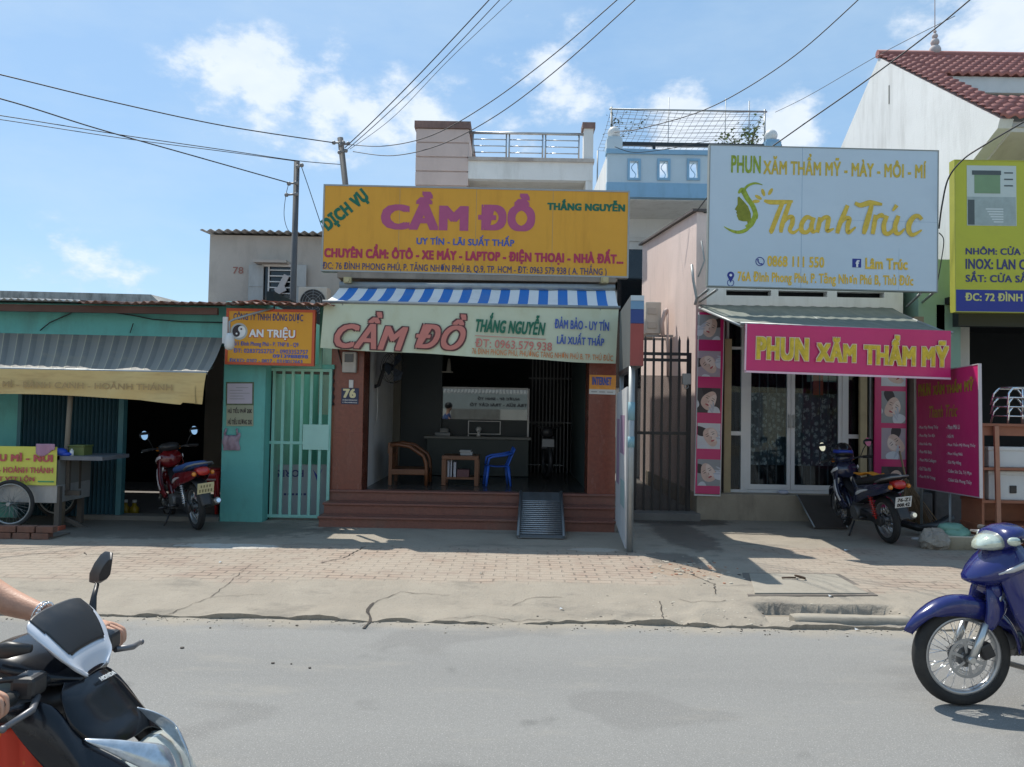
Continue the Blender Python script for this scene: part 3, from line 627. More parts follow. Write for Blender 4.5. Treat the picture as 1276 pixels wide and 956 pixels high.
# raised doorway floor
m = MB(); m.box(-5.6, ta.x, LY - .06, LY + .2, .09, .16); m.build('threshold', M('threshold_cement', (.16, .15, .13), .9, var=.2), shop)

# far weathered roof seen over the eatery
fr = thing('weathered_roof', 'weathered grey fibre cement roof ridge rising behind the eatery', 'roof', (-8, 15.5, .1), world=True)
fa, fb, fc = at(-60, 362, 15.6), at(188, 367, 15.6), at(198, 376, 15.6)
m = MB(); m.prism([(fa.x - 4, 15.6, 2.9), (fc.x + .05, 15.6, 2.9), (fc.x, 15.6, fc.z), (fb.x, 15.6, fb.z), (fa.x - 4, 15.6, fa.z + .05)], (0, 3, .1)); m.build('ridge', M('fibre_cement', (.40, .40, .38), .95, var=.2, dirt=.85, dirtcol=(.13, .13, .12), dscale=(2.5, 1, .8), thr=.45, bump=.3), fr)
m = MB(); m.box(fa.x - 4, fc.x - .1, 15.7, 18.4, .09, 2.9); m.build('wall', GREYRENDER, fr)

# ---------------------------------------------------------------- small yard and gate between them
GY = 10.42
ga, gb, gt = at(323, 645, GY), at(412, 645, GY), at(360, 459, GY)
gate = thing('yard_gate', 'teal steel yard gate with upright bars beside the teal pillar', 'gate', ((ga.x + gb.x) / 2, GY, .1), world=True)
z0, z1 = .13, gt.z; x0, x1 = ga.x + .02, gb.x - .05
m = MB()
for x in (x0, x1): m.box(x - .02, x + .02, GY, GY + .04, z0, z1)
for z in (z0 + .02, z1 - .02, z0 + (z1 - z0) * .5): m.box(x0, x1, GY + .003, GY + .037, z - .02, z + .02)
m.build('frame', TEALGATE, gate, bevel=.004)
m = MB()
for i in range(1, 7):
    x = x0 + (x1 - x0) * i / 7; m.box(x - .019, x + .019, GY + .008, GY + .032, z0, z1)
for i in range(1, 7): pass
m.build('bars', TEALGATE, gate)
zz = at(390, 530, GY).z; xq = at(378, 530, GY).x
m = MB(); m.box(xq, x1, GY - .012, GY + .0, zz - .33, zz + .01); m.box(xq + .03, x1, GY - .016, GY - .012, zz - .3, zz - .03); m.build('lock_plate', M('pale_teal_plate', (.36, .62, .55), .5, var=.1), gate)
YW = 12.9
yard = thing('yard_wall', 'cream and teal plastered wall with a small dark window behind the teal gate', 'wall', ((ga.x + gb.x) / 2, YW, .1), world=True)
m = MB(); m.box(-4.6, -2.3, YW, YW + .15, 1.5, 2.9); m.build('upper_plaster', M('yard_plaster', (.66, .62, .52), .9, var=.15, dirt=.5, dirtcol=(.25, .22, .18)), yard)
m = MB(); m.box(-4.6, -2.3, YW - .01, YW + .15, .09, 1.5); m.build('lower_plaster', M('yard_teal', (.28, .58, .50), .8, var=.12, dirt=.4), yard)
wa, wb = at(360, 478, YW), at(386, 552, YW)
m = MB(); m.box(wa.x, wb.x, YW - .04, YW - .015, wb.z, wa.z); m.build('window', DARKGLASS, yard)
m = MB()
for x in (wa.x - .05, wb.x, (wa.x + wb.x) / 2): m.box(x, x + .05, YW - .07, YW - .04, wb.z, wa.z)
m.box(wa.x - .05, wb.x + .05, YW - .08, YW - .05, wa.z, wa.z + .05); m.build('window_frame', WHITEP, yard)
m = MB(); m.box(tb.x + .002, tb.x + .03, LY + .3, YW - .02, .1, 3.0); m.build('yard_side', M('yard_teal', None), yard)
m = MB(); m.box(xl0 - .03, xl0 - .004, 10.97, YW - .02, .1, 3.3); m.build('yard_side', M('yard_teal', None), yard)
m = MB(); a = at(332, 458, GY - .1); c = at(413, 464, GY - .1); m.box(a.x, c.x, GY + .05, GY + .25, c.z - .02, a.z + .05); lin = m.build('gate_lintel', M('lintel_cement', (.13, .115, .10), .9, var=.3, dirt=.5, dirtcol=(.35, .3, .24)), yard)
m = MB(); a = at(329, 453, GY); c = at(416, 459, GY); m.box(a.x, c.x, GY + .02, GY + .08, a.z - .06, a.z); m.build('gate_beam', TEAL, yard)
m = MB(); x_ = at(398, 420, 10.3).x; m.box(x_, x_ + .04, 10.3, 10.34, 2.15, 3.0); m.build('post', TEAL, yard)

# ---------------------------------------------------------------- grey house behind
HY = 14.5
a, c = at(258, 290, HY), at(440, 378, HY)
gh = thing('grey_house', 'grey rendered two-storey house with a barred window behind the eatery', 'house', ((a.x + c.x) / 2, HY, .1), world=True)
m = MB(); m.box(a.x + .06, c.x + .5, HY, HY + 5, .09, a.z - .04); m.build('wall', GREYRENDER, gh)
roof_sheet(a.x - .05, c.x + .5, HY - .22, HY + 5.2, a.z - .0, a.z + .35, .022, .16, 5, .02).build('roof', GREYROOF, gh, thick=.008)
wa, wb = at(330, 333, HY), at(363, 384, HY)
m = MB(); m.box(wa.x, wb.x, HY - .03, HY - .002, wb.z, wa.z); m.build('window', DARKGLASS, gh)
m = MB()
for i in range(7): z = wb.z + (wa.z - wb.z) * (i + .3) / 7; m.box(wa.x + .1, wb.x, HY - .075, HY - .055, z, z + .022)
for x in (wa.x + .09, wb.x - .01, wa.x - .02): m.box(x, x + .025, HY - .08, HY - .05, wb.z, wa.z)
m.box(wa.x - .03, wb.x + .03, HY - .08, HY - .04, wa.z, wa.z + .04); m.build('window_grille', WHITEP, gh)
for (p, q_) in ((312, 329), (364, 382)):
    s0, s1 = at(p, 331, HY), at(q_, 384, HY)
    m = MB(); m.box(s0.x, s1.x, HY - .09, HY - .05, s1.z, s0.z); m.box(s0.x + .02, s1.x - .02, HY - .1, HY - .09, (s0.z + s1.z) / 2 - .015, (s0.z + s1.z) / 2 + .015); m.build('shutter', M('grey_shutter', (.42, .44, .43), .6, var=.1, dirt=.3), gh, bevel=.006)
m = MB(); s0 = at(322, 327, HY); s1 = at(362, 331, HY); m.box(s0.x, s1.x, HY - .3, HY, s0.z - .05, s0.z); m.build('window_hood', GREYRENDER, gh)
lp = at(297, 337, HY)
t = text(gh, '78', 0, 0, .2, .13, 0, M('ink_faded_red', (.33, .16, .13), .9), name='painted_number'); t.matrix_local = Matrix.Translation(Vector((lp.x, HY - .004, lp.z)) - org(gh)) @ Matrix.Rotation(R(90), 4, 'X')
cl = at(353, 352, HY - .12); m = MB(); m.obox((cl.x, HY - .13, cl.z), .11, .03, .3, Matrix.Rotation(R(25), 3, 'Y')); m.obox((cl.x - .05, HY - .13, cl.z - .14), .2, .035, .14, Matrix.Rotation(R(-30), 3, 'Y'))
o = m.build('hung_cloth', M('grey_cloth', (.5, .48, .47), .9, var=.2), None, bevel=.01); tag(base_origin(o), 'pale grey cloth hung on the window bars of the grey house', 'cloth')
def ac_unit(name, label, c, w, d, h, fan=True):
    r = thing(name, label, 'air conditioner', (c[0], c[1], c[2] - h / 2), world=True)
    m = MB(); m.box(c[0] - w / 2, c[0] + w / 2, c[1] - d / 2, c[1] + d / 2, c[2] - h / 2, c[2] + h / 2); m.build('casing', BEIGEP, r, bevel=.015)
    if fan:
        fx = c[0] + w * .02; y = c[1] - d / 2
        m = MB(); m.disc((fx, y - .004, c[2]), (0, 1, 0), h * .42, 28); m.build('fan_recess', BLACKPL, r)
        m = MB()
        for k in (.15, .25, .34, .42): m.torus((fx, y - .012, c[2]), (0, 1, 0), h * k, .004, 28, 6)
        for k in range(8): t_ = k * math.pi / 4; m.tube([(fx, y - .012, c[2]), (fx + math.cos(t_) * h * .42, y - .012, c[2] + math.sin(t_) * h * .42)], .004, 5)
        m.disc((fx, y - .016, c[2]), (0, 1, 0), h * .08, 16); m.build('fan_grille', GALV, r)
    return r
p = at(392, 378, 13.9); ac_unit('air_conditioner', 'round-fan outdoor air conditioner below the grey house window', (p.x, p.y, p.z), .52, .3, .55)

# ---------------------------------------------------------------- blue house
BY = 16.6
BLUE1 = M('pale_blue_paint', (.50, .60, .66), .8, var=.05, dirt=.3, dirtcol=(.36, .4, .42)); BLUE2 = M('mid_blue_paint', (.24, .42, .58), .8, var=.06, dirt=.25)
a, c = at(757, 186, BY), at(975, 250, BY)
bh = thing('blue_house', 'pale blue house with a roof terrace and three little parapet windows', 'house', ((a.x + c.x) / 2, BY, .1), world=True)
zt = a.z; zb1 = at(800, 228, BY).z; zb2 = at(800, 246, BY).z
wins = [(at(x0, 198, BY), at(x1, 225, BY)) for x0, x1 in ((782, 798), (819, 835), (856, 872))]
m = MB(); xx = a.x
zw0, zw1 = wins[0][1].z + .05, wins[0][0].z - .05
for (w0, w1) in wins + [(Vector((c.x, 0, 0)), Vector((c.x, 0, 0)))]:
    m.box(xx, w0.x + (.05 if w0.x < c.x else 0), BY, BY + .15, zw0, zw1); xx = w1.x - .05
m.box(a.x, c.x, BY, BY + .15, zb1, zw0); m.box(a.x, c.x, BY, BY + .15, zw1, zt - .1); m.build('parapet', BLUE1, bh)
m = MB(); m.box(a.x - .03, c.x, BY - .05, BY + .2, zt - .1, zt); m.build('parapet_cap', BLUE2, bh)
m = MB(); m.box(a.x - .01, c.x, BY - .02, BY + .16, zb2, zb1); m.build('blue_band', BLUE2, bh)
for (w0, w1) in wins:
    m = MB(); m.box(w0.x, w1.x, BY - .03, BY - .002, w0.z - .05, w0.z); m.box(w0.x, w1.x, BY - .03, BY - .002, w1.z, w1.z + .05)
    m.box(w0.x, w0.x + .05, BY - .03, BY - .002, w1.z + .05, w0.z - .05); m.box(w1.x - .05, w1.x, BY - .03, BY - .002, w1.z + .05, w0.z - .05)
    m.tube([((w0.x + w1.x) / 2 + .05 * math.sin(k * .9), BY + .05, w1.z + .05 + (w0.z - w1.z - .1) * k / 8) for k in range(9)], .009, 6)
    m.build('parapet_window', BLUE2, bh)
m = MB(); m.box(a.x, c.x, BY + .15, BY + 6.4, zb2 - .02, zb2 + .14); m.build('balcony_slab', WHITEWALL, bh)
m = MB(); m.box(a.x, c.x, BY + 1.8, BY + 2.0, .09, zb2 - .02); m.build('front_wall', WHITEWALL, bh)
m = MB(); m.box(a.x, a.x + .15, BY + .15, BY + 6.4, zb2 + .14, zt - .1); m.box(a.x, a.x + .15, (BY + 2.0), BY + 6.4, .09, zb2 - .02); m.build('side_wall', WHITEWALL, bh)
s0 = at(759, 160, BY); m = MB()
for zz_, r_ in ((zt, .17), (zt + .22, .15)): m.box(a.x - .02 + .17 - r_, a.x + .15 + r_, BY - .05 + .17 - r_, BY + .12 + r_, zz_, zz_ + (.22 if r_ > .16 else .06))
m.build('corner_pier', BLUE1, bh)
m = MB(); m.sphere((a.x + .15, BY + .12, zt + .40), .14, seg=18); m.build('pier_globe', WHITEP, bh, smooth=True)
x_ = at(963, 170, BY).x; m = MB(); m.box(x_ - .17, x_ + .17, BY - .05, BY + .29, zt, zt + .22); m.box(x_ - .14, x_ + .14, BY - .02, BY + .26, zt + .22, zt + .28); m.build('corner_pier', BLUE2, bh)
m = MB(); m.sphere((x_, BY + .12, zt + .40), .14, seg=18); m.build('pier_globe', WHITEP, bh, smooth=True)
# beams and trellis on the roof
zk = at(820, 180, BY + .1).z
m = MB(); m.box(a.x + .3, c.x, BY + .05, BY + .12, zk - .05, zk + .03); m.box(a.x + 1.0, a.x + 1.06, BY + .05, BY + .12, zt, zk - .05); m.build('roof_rail', M('dark_rail', (.03, .035, .04), .5, .3), bh)
tz0, tz1 = at(762, 136, BY + .6).z, at(955, 142, BY + .6).z; tx0, tx1 = at(762, 136, BY + .6).x, at(953, 142, BY + .6).x
m = MB(); m.tube([(tx0, BY + .6, zt - .2), (tx0, BY + .6, tz0 + .05)], .02); m.tube([(tx1, BY + .6, zt - .2), (tx1, BY + .6, tz0 + .05)], .02); m.tube([(tx0 - .05, BY + .6, tz0), (tx1 + .05, BY + .6, tz0)], .022)
m.tube([(tx0, BY + 3.4, zt - .2), (tx0, BY + 3.4, tz0)], .02); m.tube([(tx1, BY + 3.4, zt), (tx1, BY + 3.4, tz0)], .02)
for k in range(1, 3): x = tx0 + (tx1 - tx0) * k / 2.7; m.tube([(x, BY + .62, zt - .2), (x + .02, BY + .62, tz0 + .3)], .009, 6)
x = tx1 - .35; m.tube([(x, BY + .62, zt), (x, BY + .62, tz0 + .25)], .012, 6)
m.build('trellis_posts', GALV, bh)
m = MB()
for k in range(24): x = tx0 + (tx1 - tx0) * k / 23; m.tube([(x, BY + .6, tz0), (x + .01, (BY + 2.0), tz0 - .06), (x, BY + 3.4, tz0)], .0045, 4)
for k in range(12): y = BY + .6 + (BY + 3.4 - BY - .6) * k / 11; m.tube([(tx0, y, tz0), ((tx0 + tx1) / 2, y, tz0 - .08), (tx1, y, tz0)], .0045, 4)
for k in range(7):
    z = tz0 - (k + .5) * (tz0 - zk) / 7; m.tube([(tx0, BY + .6, z), ((tx0 + tx1) / 2, BY + .6, z - .02), (tx1, BY + .6, z)], .004, 4)
m.build('trellis_net', M('net_wire', (.13, .13, .14), .6, .3), bh)
# lower front of the blue house seen in the slot beside the sign
m = MB(); s0 = at(783, 350, BY + 1.8); s1 = at(803, 290, BY + 1.8)
m.box(s0.x - .6, s1.x + .05, BY + 1.76, BY + 1.79, 2.2, s1.z - .4); m.build('dark_window', DARKGLASS, bh)
m = MB(); m.box(s0.x - .6, s1.x + .05, BY + 1.74, BY + 1.76, s1.z - .22, s1.z - .12); m.box(s0.x - .6, s1.x + .05, BY + 1.74, BY + 1.76, s1.z - .42, s1.z - .36); m.build('window_bar', WHITEP, bh)
def leafy(name, label, cat, base, stems, nleaf, spread, lsize, col, seed, parent_label=None):
    rnd = random.Random(seed); r = thing(name, label, cat, base, world=True); b0 = Vector(base)
    ms, ml = MB(), MB()
    for tip, rad in stems:
        tip = Vector(tip); mid_ = (b0 + tip) / 2 + Vector((rnd.uniform(-.1, .1), rnd.uniform(-.1, .1), .08)); P = [b0, mid_, tip]; ms.tube(P, [rad, rad * .7, rad * .35], 6)
        for i in range(nleaf):
            t = rnd.random() ** .6; p_ = (b0.lerp(mid_, t * 2) if t < .5 else mid_.lerp(tip, t * 2 - 1)) + Vector((rnd.gauss(0, spread), rnd.gauss(0, spread), rnd.gauss(0, spread * .8)))
            d = Vector((rnd.uniform(-1, 1), rnd.uniform(-1, 1), rnd.uniform(-.6, .5))).normalized(); u = d.cross(Vector((rnd.random(), rnd.random(), 1))).normalized(); s_ = lsize * rnd.uniform(.6, 1.3)
            ml.face([p_, p_ + d * s_ * .5 + u * s_ * .28, p_ + d * s_, p_ + d * s_ * .5 - u * s_ * .28], rnd.randint(0, 1))
    ms.build('stem', M('stem_brown', (.12, .09, .05), .9), r); ml.build('foliage', [M('leaf_' + name, col, .6, var=.3, scale=8), M('leaf2_' + name, tuple(x * 1.7 for x in col), .6, var=.3)], r, recalc=False)
    return r
p = at(935, 182, BY + .5); leafy('roof_shrub', 'spindly olive green shrub on the blue house terrace above the white sign', 'plant', (p.x, p.y, zt - .1),
    [(at(948, 148, BY + .5), .02), (at(905, 168, BY + .6), .015), (at(925, 160, BY + .4), .015), (at(940, 158, BY + .7), .015), (at(895, 172, BY + .5), .01)], 60, .10, .085, (.07, .095, .025), 3)
p = at(764, 165, BY + .2); leafy('climbing_plant', 'thin dark climber twisted round the trellis post above the white globe', 'plant', (p.x, p.y, zt + .2),
    [(at(763, 142, BY + .6), .01), (at(780, 140, BY + .7), .006), (at(772, 155, BY + .7), .006), (at(810, 146, BY + .9), .005), (at(800, 158, BY + .9), .005)], 16, .06, .07, (.04, .055, .03), 9)

# ---------------------------------------------------------------- beauty salon on the right
SY = 11.4
bw = at(866, 500, SY).x
zn = at(868, 264, SY).z; zfar = at(801, 305, 16.2).z
salon = thing('beauty_salon', 'single-storey beauty salon with a pink side wall and glass front', 'shop', (4.2, SY, .1), world=True)
m = MB(); m.prism([(bw, SY, .09), (bw, 16.2, .09), (bw, 16.2, zfar), (bw, SY, zn)], (.16, 0, 0)); m.build('side_wall', PINKWALL, salon)
m = MB(); m.prism([(bw - .07, SY - .05, zn), (bw - .07, 16.3, zfar), (bw - .07, 16.3, zfar + .035), (bw - .07, SY - .05, zn + .035)], (.4, 0, 0)); m.build('roof_edge', M('roof_edge_dark', (.10, .085, .08), .8), salon)
sr = at(1100, 500, SY).x + .3
zd = at(980, 380, SY).z; z355 = at(980, 340, SY).z
vents = [(at(x0, 361, SY), at(x1, 369, SY)) for x0, x1 in ((905, 961), (970, 1031), (1043, 1102))]
m = MB(); zv0, zv1 = vents[0][1].z, vents[0][0].z; xx = bw + .16
for (v0, v1) in vents: m.box(xx, v0.x, SY, SY + .15, zv0, zv1); xx = v1.x
m.box(xx, sr, SY, SY + .15, zv0, zv1); m.box(bw + .16, sr, SY, SY + .15, zd - .25, zv0); m.box(bw + .16, sr, SY, SY + .15, zv1, zn - .02); m.build('front_wall', WHITEWALL, salon)
m = MB(); m.box(bw + .16, sr, SY + .2, SY + .3, zv0 - .1, zv1 + .1); m.build('vent_dark', DARKWALL, salon)
zs_ = at(940, 614, SY).z
m = MB(); m.box(bw - .02, at(1000, 640, SY).x, SY - .25, SY + 4, .08, zs_ - .0); m.box(at(1000, 640, SY).x, sr, SY - .12, SY + 4, .08, zs_); m.build('plinth', M('plinth_cement', (.33, .28, .21), .9, var=.2, scale=3, dirt=.6, dirtcol=(.13, .11, .09), bump=.3), salon, bevel=.012)
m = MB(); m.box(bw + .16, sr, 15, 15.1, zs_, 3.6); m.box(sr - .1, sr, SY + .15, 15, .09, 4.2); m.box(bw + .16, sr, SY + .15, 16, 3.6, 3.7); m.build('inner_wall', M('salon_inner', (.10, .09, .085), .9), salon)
# roof
m = MB(); m.prism([(bw + .1, SY, zn - .02), (bw + .1, 16.2, zfar - .02), (bw + .1, 16.2, zfar + .03), (bw + .1, SY, zn + .03)], (sr - bw, 0, 0)); m.build('roof', GREYROOF, salon)
# aluminium glazed front: side light, two leaves, side light
DY = SY + .05
gx = [at(p_, 520, DY).x for p_ in (907, 927, 985, 1052, 1076)]
ztop = zd - .1; zbot = zs_
door = MB()
def bar(m, xa_, xb_, za, zb_, y0=DY - .03, y1=DY + .03): m.box(xa_, xb_, y0, y1, za, zb_)
fm = MB()
bar(fm, gx[0] - .03, gx[0], zbot, ztop); bar(fm, gx[1] - .05, gx[1] + .04, zbot, ztop); bar(fm, gx[3] - .04, gx[3] + .05, zbot, ztop); bar(fm, gx[4], gx[4] + .03, zbot, ztop)
bar(fm, gx[0], gx[1] - .05, at(915, 540, DY).z - .03, at(915, 540, DY).z + .03); bar(fm, gx[0], gx[1] - .05, at(915, 434, DY).z - .02, at(915, 434, DY).z + .02)
bar(fm, gx[3] + .05, gx[4], at(1064, 544, DY).z - .03, at(1064, 544, DY).z + .03); bar(fm, gx[0], gx[4], zbot, zbot + .04, DY - .028, DY + .028); bar(fm, gx[0], gx[4], ztop, ztop + .05, DY - .028, DY + .028)
fm.build('door_frame', ALU, salon)
for (xa_, xb_) in ((gx[1] + .042, gx[2] - .003), (gx[2] + .003, gx[3] - .042)):
    m = MB(); y0, y1 = DY - .02, DY + .02
    m.box(xa_, xa_ + .055, y0, y1, zbot + .045, ztop - .01); m.box(xb_ - .055, xb_, y0, y1, zbot + .045, ztop - .01); m.box(xa_ + .055, xb_ - .055, y0, y1, zbot + .045, zbot + .12); m.box(xa_ + .055, xb_ - .055, y0, y1, ztop - .08, ztop - .01)
    d = m.build('glass_door', ALU, salon)
    m = MB(); m.box(xa_ + .055, xb_ - .055, DY - .003, DY + .003, zbot + .12, ztop - .08); m.build('pane', GLASS, d)
    m = MB(); hx = xb_ - .03 if xa_ < gx[2] - .2 and xb_ < gx[2] + .01 else xa_ + .03; hz = at(985, 525, DY).z; m.box(hx - .012, hx + .012, DY - .06, DY - .045, hz - .1, hz + .1); m.box(hx - .01, hx + .01, DY - .045, DY - .02, hz - .09, hz - .07); m.box(hx - .01, hx + .01, DY - .045, DY - .02, hz + .07, hz + .09); m.build('handle', GALV, d)
for (xa_, xb_) in ((gx[0], gx[1] - .05), (gx[3] + .05, gx[4])):
    m = MB(); m.box(xa_, xb_, DY - .003, DY + .003, zbot + .04, ztop); m.build('side_light', GLASS, salon)
# curtains and lace behind the glass
def curt_nodes(nt, b, oc):
    N, L, put, nz, ma, mix, ss, mapping = nodes_fn(nt)
    vo = N.new('ShaderNodeTexVoronoi'); vo.inputs['Scale'].default_value = 14; L.new(oc, vo.inputs['Vector'])
    vd = N.new('ShaderNodeTexVoronoi'); vd.inputs['Scale'].default_value = 38; L.new(oc, vd.inputs['Vector'])
    k = ma('MULTIPLY', ss(ma('ADD', vo.outputs['Distance'], ma('MULTIPLY', ma('SUBTRACT', nz(oc, 30, 4), .5), .5)), .55, .3), ss(vd.outputs['Distance'], .2, .5))
    c = mix(k, (.075, .105, .125), (.42, .46, .47)); L.new(c, b.inputs['Base Color']); b.inputs['Roughness'].default_value = .9
LACE = sheet_mat('floral_lace', curt_nodes)
lz0, lz1 = at(980, 580, DY + .15).z, at(980, 490, DY + .15).z
m = MB(); m.grid(lambda u, v: (gx[1] + (gx[3] - gx[1]) * u, DY + .16 + .025 * math.sin(u * 62), lz0 + (lz1 - lz0) * v), 120, 2)
m.build('lace_curtain', LACE, salon)
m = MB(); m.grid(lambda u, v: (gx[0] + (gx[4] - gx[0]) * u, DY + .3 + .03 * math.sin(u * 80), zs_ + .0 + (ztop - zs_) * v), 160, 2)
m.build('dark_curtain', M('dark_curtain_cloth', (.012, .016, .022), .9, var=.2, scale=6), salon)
m = MB()
for i in range(11): x = gx[1] + .12 + (gx[3] - gx[1] - .2) * i / 10; m.box(x, x + .016, DY + .09, DY + .1, zs_ + .05, ztop)
m.build('inner_grille', M('grille_grey', (.07, .085, .095), .5, .4), salon)
m = MB(); c0 = at(1017, 480, DY + .12); m.box(c0.x - .14, c0.x + .3, DY + .11, DY + .13, c0.z + .05, c0.z + .4); m.build('paper_notice', M('notice_teal', (.22, .34, .33), .8), salon)
m = MB(); m.box(c0.x - .05, c0.x + .1, DY + .105, DY + .108, c0.z - .15, c0.z + .15); m.build('red_poster', M('poster_red', (.35, .07, .035), .7, var=.3), salon)
# yellowed timber and folding gate stacked at both sides
TIMB = M('yellowed_timber', (.42, .34, .20), .7, var=.2, dirt=.3)
m = MB(); xa_ = at(902, 520, SY - .05).x; m.box(xa_, xa_ + .1, SY - .08, SY - .02, zs_, at(905, 423, SY).z); m.build('timber_post', TIMB, salon)
m = MB(); xa_ = at(1071, 520, SY - .05).x; m.box(xa_, xa_ + .1, SY - .08, SY - .02, zs_, ztop); m.build('timber_post', TIMB, salon)
m = MB()
for i in range(4): x = at(1081 + i * 3.2, 520, SY).x; m.box(x, x + .02, SY - .07 + (i % 2) * .03, SY - .03 + (i % 2) * .03, zs_, ztop)
m.build('folded_gate', GALV, salon)
m = MB()
for i in range(2): x = at(897 + i * 3, 520, SY).x; m.box(x, x + .02, SY - .07, SY - .03, zs_, ztop)
m.build('folded_gate', M('dark_gate_leaf', (.10, .085, .07), .7), salon)
# teal-green pier of the neighbour on the right
pa = at(1168, 420, 11.2)
pier = MB(); pier.box(at(1140, 400, SY).x, at(1192, 400, SY).x, SY - .1, SY + 4, at(1170, 470, SY).z - .3, at(1170, 325, SY).z); pier.build('end_wall', M('green_paint', (.26, .42, .35), .8, var=.08, dirt=.3, dirtcol=(.2, .26, .22)), salon)
m = MB(); m.box(at(1128, 520, SY).x, at(1140, 520, SY).x, SY - .25, SY - .05, .09, 3.1); m.build('end_post', M('post_grey', (.22, .19, .155), .85, var=.25, dirt=.5), salon)
m = MB(); m.box(at(1132, 520, SY).x, 6.6, SY + .0, SY + .2, .09, 1.35); m.build('dark_low_wall', M('sooty_plaster', (.12, .11, .10), .9, var=.3, dirt=.6, dirtcol=(.05, .045, .04), thr=.45), salon)

# ---------------------------------------------------------------- alley gate
AY = 11.3
a0, a1 = at(786, 600, AY).x, at(862, 600, AY).x - .02
zA = at(830, 630, AY).z; zT = at(830, 424, AY).z; zB = at(830, 441, AY).z
ag = thing('alley_gate', 'black spiked steel gate closing the alley beside the pink wall', 'gate', ((a0 + a1) / 2, AY, .1), world=True)
m = MB()
for x in (a0, a1 - .05): m.box(x, x + .05, AY, AY + .05, .12, zB + .02)
for z in (.14, zB, zB - .09, at(830, 540, AY).z): m.box(a0, a1, AY + .008, AY + .042, z - .022, z + .022)
m.build('frame', BLACK, ag)
m = MB(); nb = 7
for i in range(nb):
    x = a0 + .07 + (a1 - a0 - .12) * i / (nb - 1); m.box(x - .016, x + .016, AY + .012, AY + .038, .14, zT); m.prism([(x - .016, AY + .012, zT), (x + .016, AY + .012, zT), (x, AY + .025, zT + .07)], (0, .02, 0))
m.build('bars', BLACK, ag)
pm = bpy.data.materials.new('perforated_sheet'); pm.use_nodes = True
def perf(nt):
    N, L = nt.nodes, nt.links; out = N['Material Output']; b = N['Principled BSDF']; b.inputs['Base Color'].default_value = (.03, .028, .028, 1); b.inputs['Roughness'].default_value = .6
    tr = N.new('ShaderNodeBsdfTransparent'); mx = N.new('ShaderNodeMixShader'); mx.inputs[0].default_value = .42; L.new(tr.outputs[0], mx.inputs[1]); L.new(b.outputs[0], mx.inputs[2]); L.new(mx.outputs[0], out.inputs['Surface'])
perf(pm.node_tree)
m = MB(); m.box(a0 + .04, a1 - .04, AY + .046, AY + .05, .16, at(830, 468, AY).z); m.build('perforated_panel', pm, ag)
lk = at(854, 475, AY); m = MB(); m.box(lk.x - .05, lk.x + .07, AY - .06, AY, lk.z - .05, lk.z + .11); m.torus((lk.x, AY - .07, lk.z - .08), (0, 1, 0), .03, .008, 16, 6); m.build('lock_box', GALV, ag, bevel=.006)
al = MB(); al.box(1.5, bw, 11.0, 22, .085, .2); tag(al.build('alley_path', M('alley_concrete', (.17, .16, .145), .85, var=.25, dirt=.5)), kind='structure')

p = at(809, 399, 13.3); r = thing('air_conditioner', 'boxy beige outdoor air conditioner hung on the pink alley wall', 'air conditioner', (p.x, 13.3, p.z - .27), world=True)
m = MB(); m.box(p.x - .12, p.x + .14, 12.95, 13.75, p.z - .27, p.z + .27); m.build('casing', BEIGEP, r, bevel=.012)
m = MB()
for dz in (-.12, .12): m.box(p.x - .09, p.x + .06, 12.935, 12.948, p.z + dz - .06, p.z + dz + .05)
m.build('side_panel', M('beige_panel_inset', (.48, .44, .38), .55), r, bevel=.004)
m = MB(); m.box(p.x - .1, bw, 13.0, 13.03, p.z - .32, p.z - .28); m.box(p.x - .1, bw, 13.6, 13.63, p.z - .32, p.z - .28); m.build('bracket', GALV, r)
m = MB(); m.tube([at(826, 420, 12.9) + Vector((-.0, 0, 0)), at(825, 402, 12.9), at(829, 388, 12.9), at(832, 386, 12.9)], .035, 8); m.tube([at(832, 386, 12.9), at(832, 470, 12.9)], .02, 8)
dp = m.build('drain_pipe', M('pipe_pinkish', (.55, .44, .40), .7, var=.1), None); tag(base_origin(dp), 'pale bent drain pipe running down the pink alley wall', 'pipe')

# ---------------------------------------------------------------- white gable house with tiled roof
WX = 6.98
wh = thing('tiled_roof_house', 'tall white house with a red tiled gable roof above the yellow sign', 'house', (9, 12.2, .1), world=True)
def wp(px, py): # point of the gable wall plane x = WX
    d = ray(px, py); t_ = WX / d.x; return Vector((0, 0, CAM_Z)) + d * t_
ap, ev, rr = wp(1095, 72), wp(1246, 148), wp(1043, 195)
lo = wp(1243, 160); bend = wp(1192, 226)
slope = (ap.z - ev.z) / (ap.y - ev.y); back_y = ap.y + (ap.z - rr.z) / ((ap.z - rr.z) / (rr.y - ap.y))
m = MB(); rear = Vector((WX, rr.y + 2.5, rr.z - (ap.z - rr.z) / (rr.y - ap.y) * 2.5))
m.prism([(WX, bend.y, .09), (WX, rear.y, .09), rear, rr, ap, ev, lo, (WX, bend.y, bend.z)], (.2, 0, 0)); m.build('gable_wall', WHITEWALL, wh)
m = MB(); bz = bend.z
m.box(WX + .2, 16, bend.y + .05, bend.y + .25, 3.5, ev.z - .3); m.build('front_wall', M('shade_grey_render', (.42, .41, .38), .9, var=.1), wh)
m = MB(); m.prism([(WX + .2, lo.y, lo.z - .05), (WX + .2, bend.y + .05, bend.z - .05), (WX + .2, bend.y + .05, bend.z + .2), (WX + .2, lo.y, lo.z + .1)], (9, 0, 0)); m.build('eave_soffit', CREAM, wh)
m = MB(); m.box(WX + .2, 16, lo.y - .02, lo.y + .1, lo.z + .02, ev.z - .04); m.build('fascia', M('fascia_grey', (.42, .41, .39), .8), wh)
TILE = M('clay_roof_tile', (.36, .14, .12), .65, var=.25, scale=14, dirt=.35, dirtcol=(.16, .07, .06), dscale=(1, 1, 1))
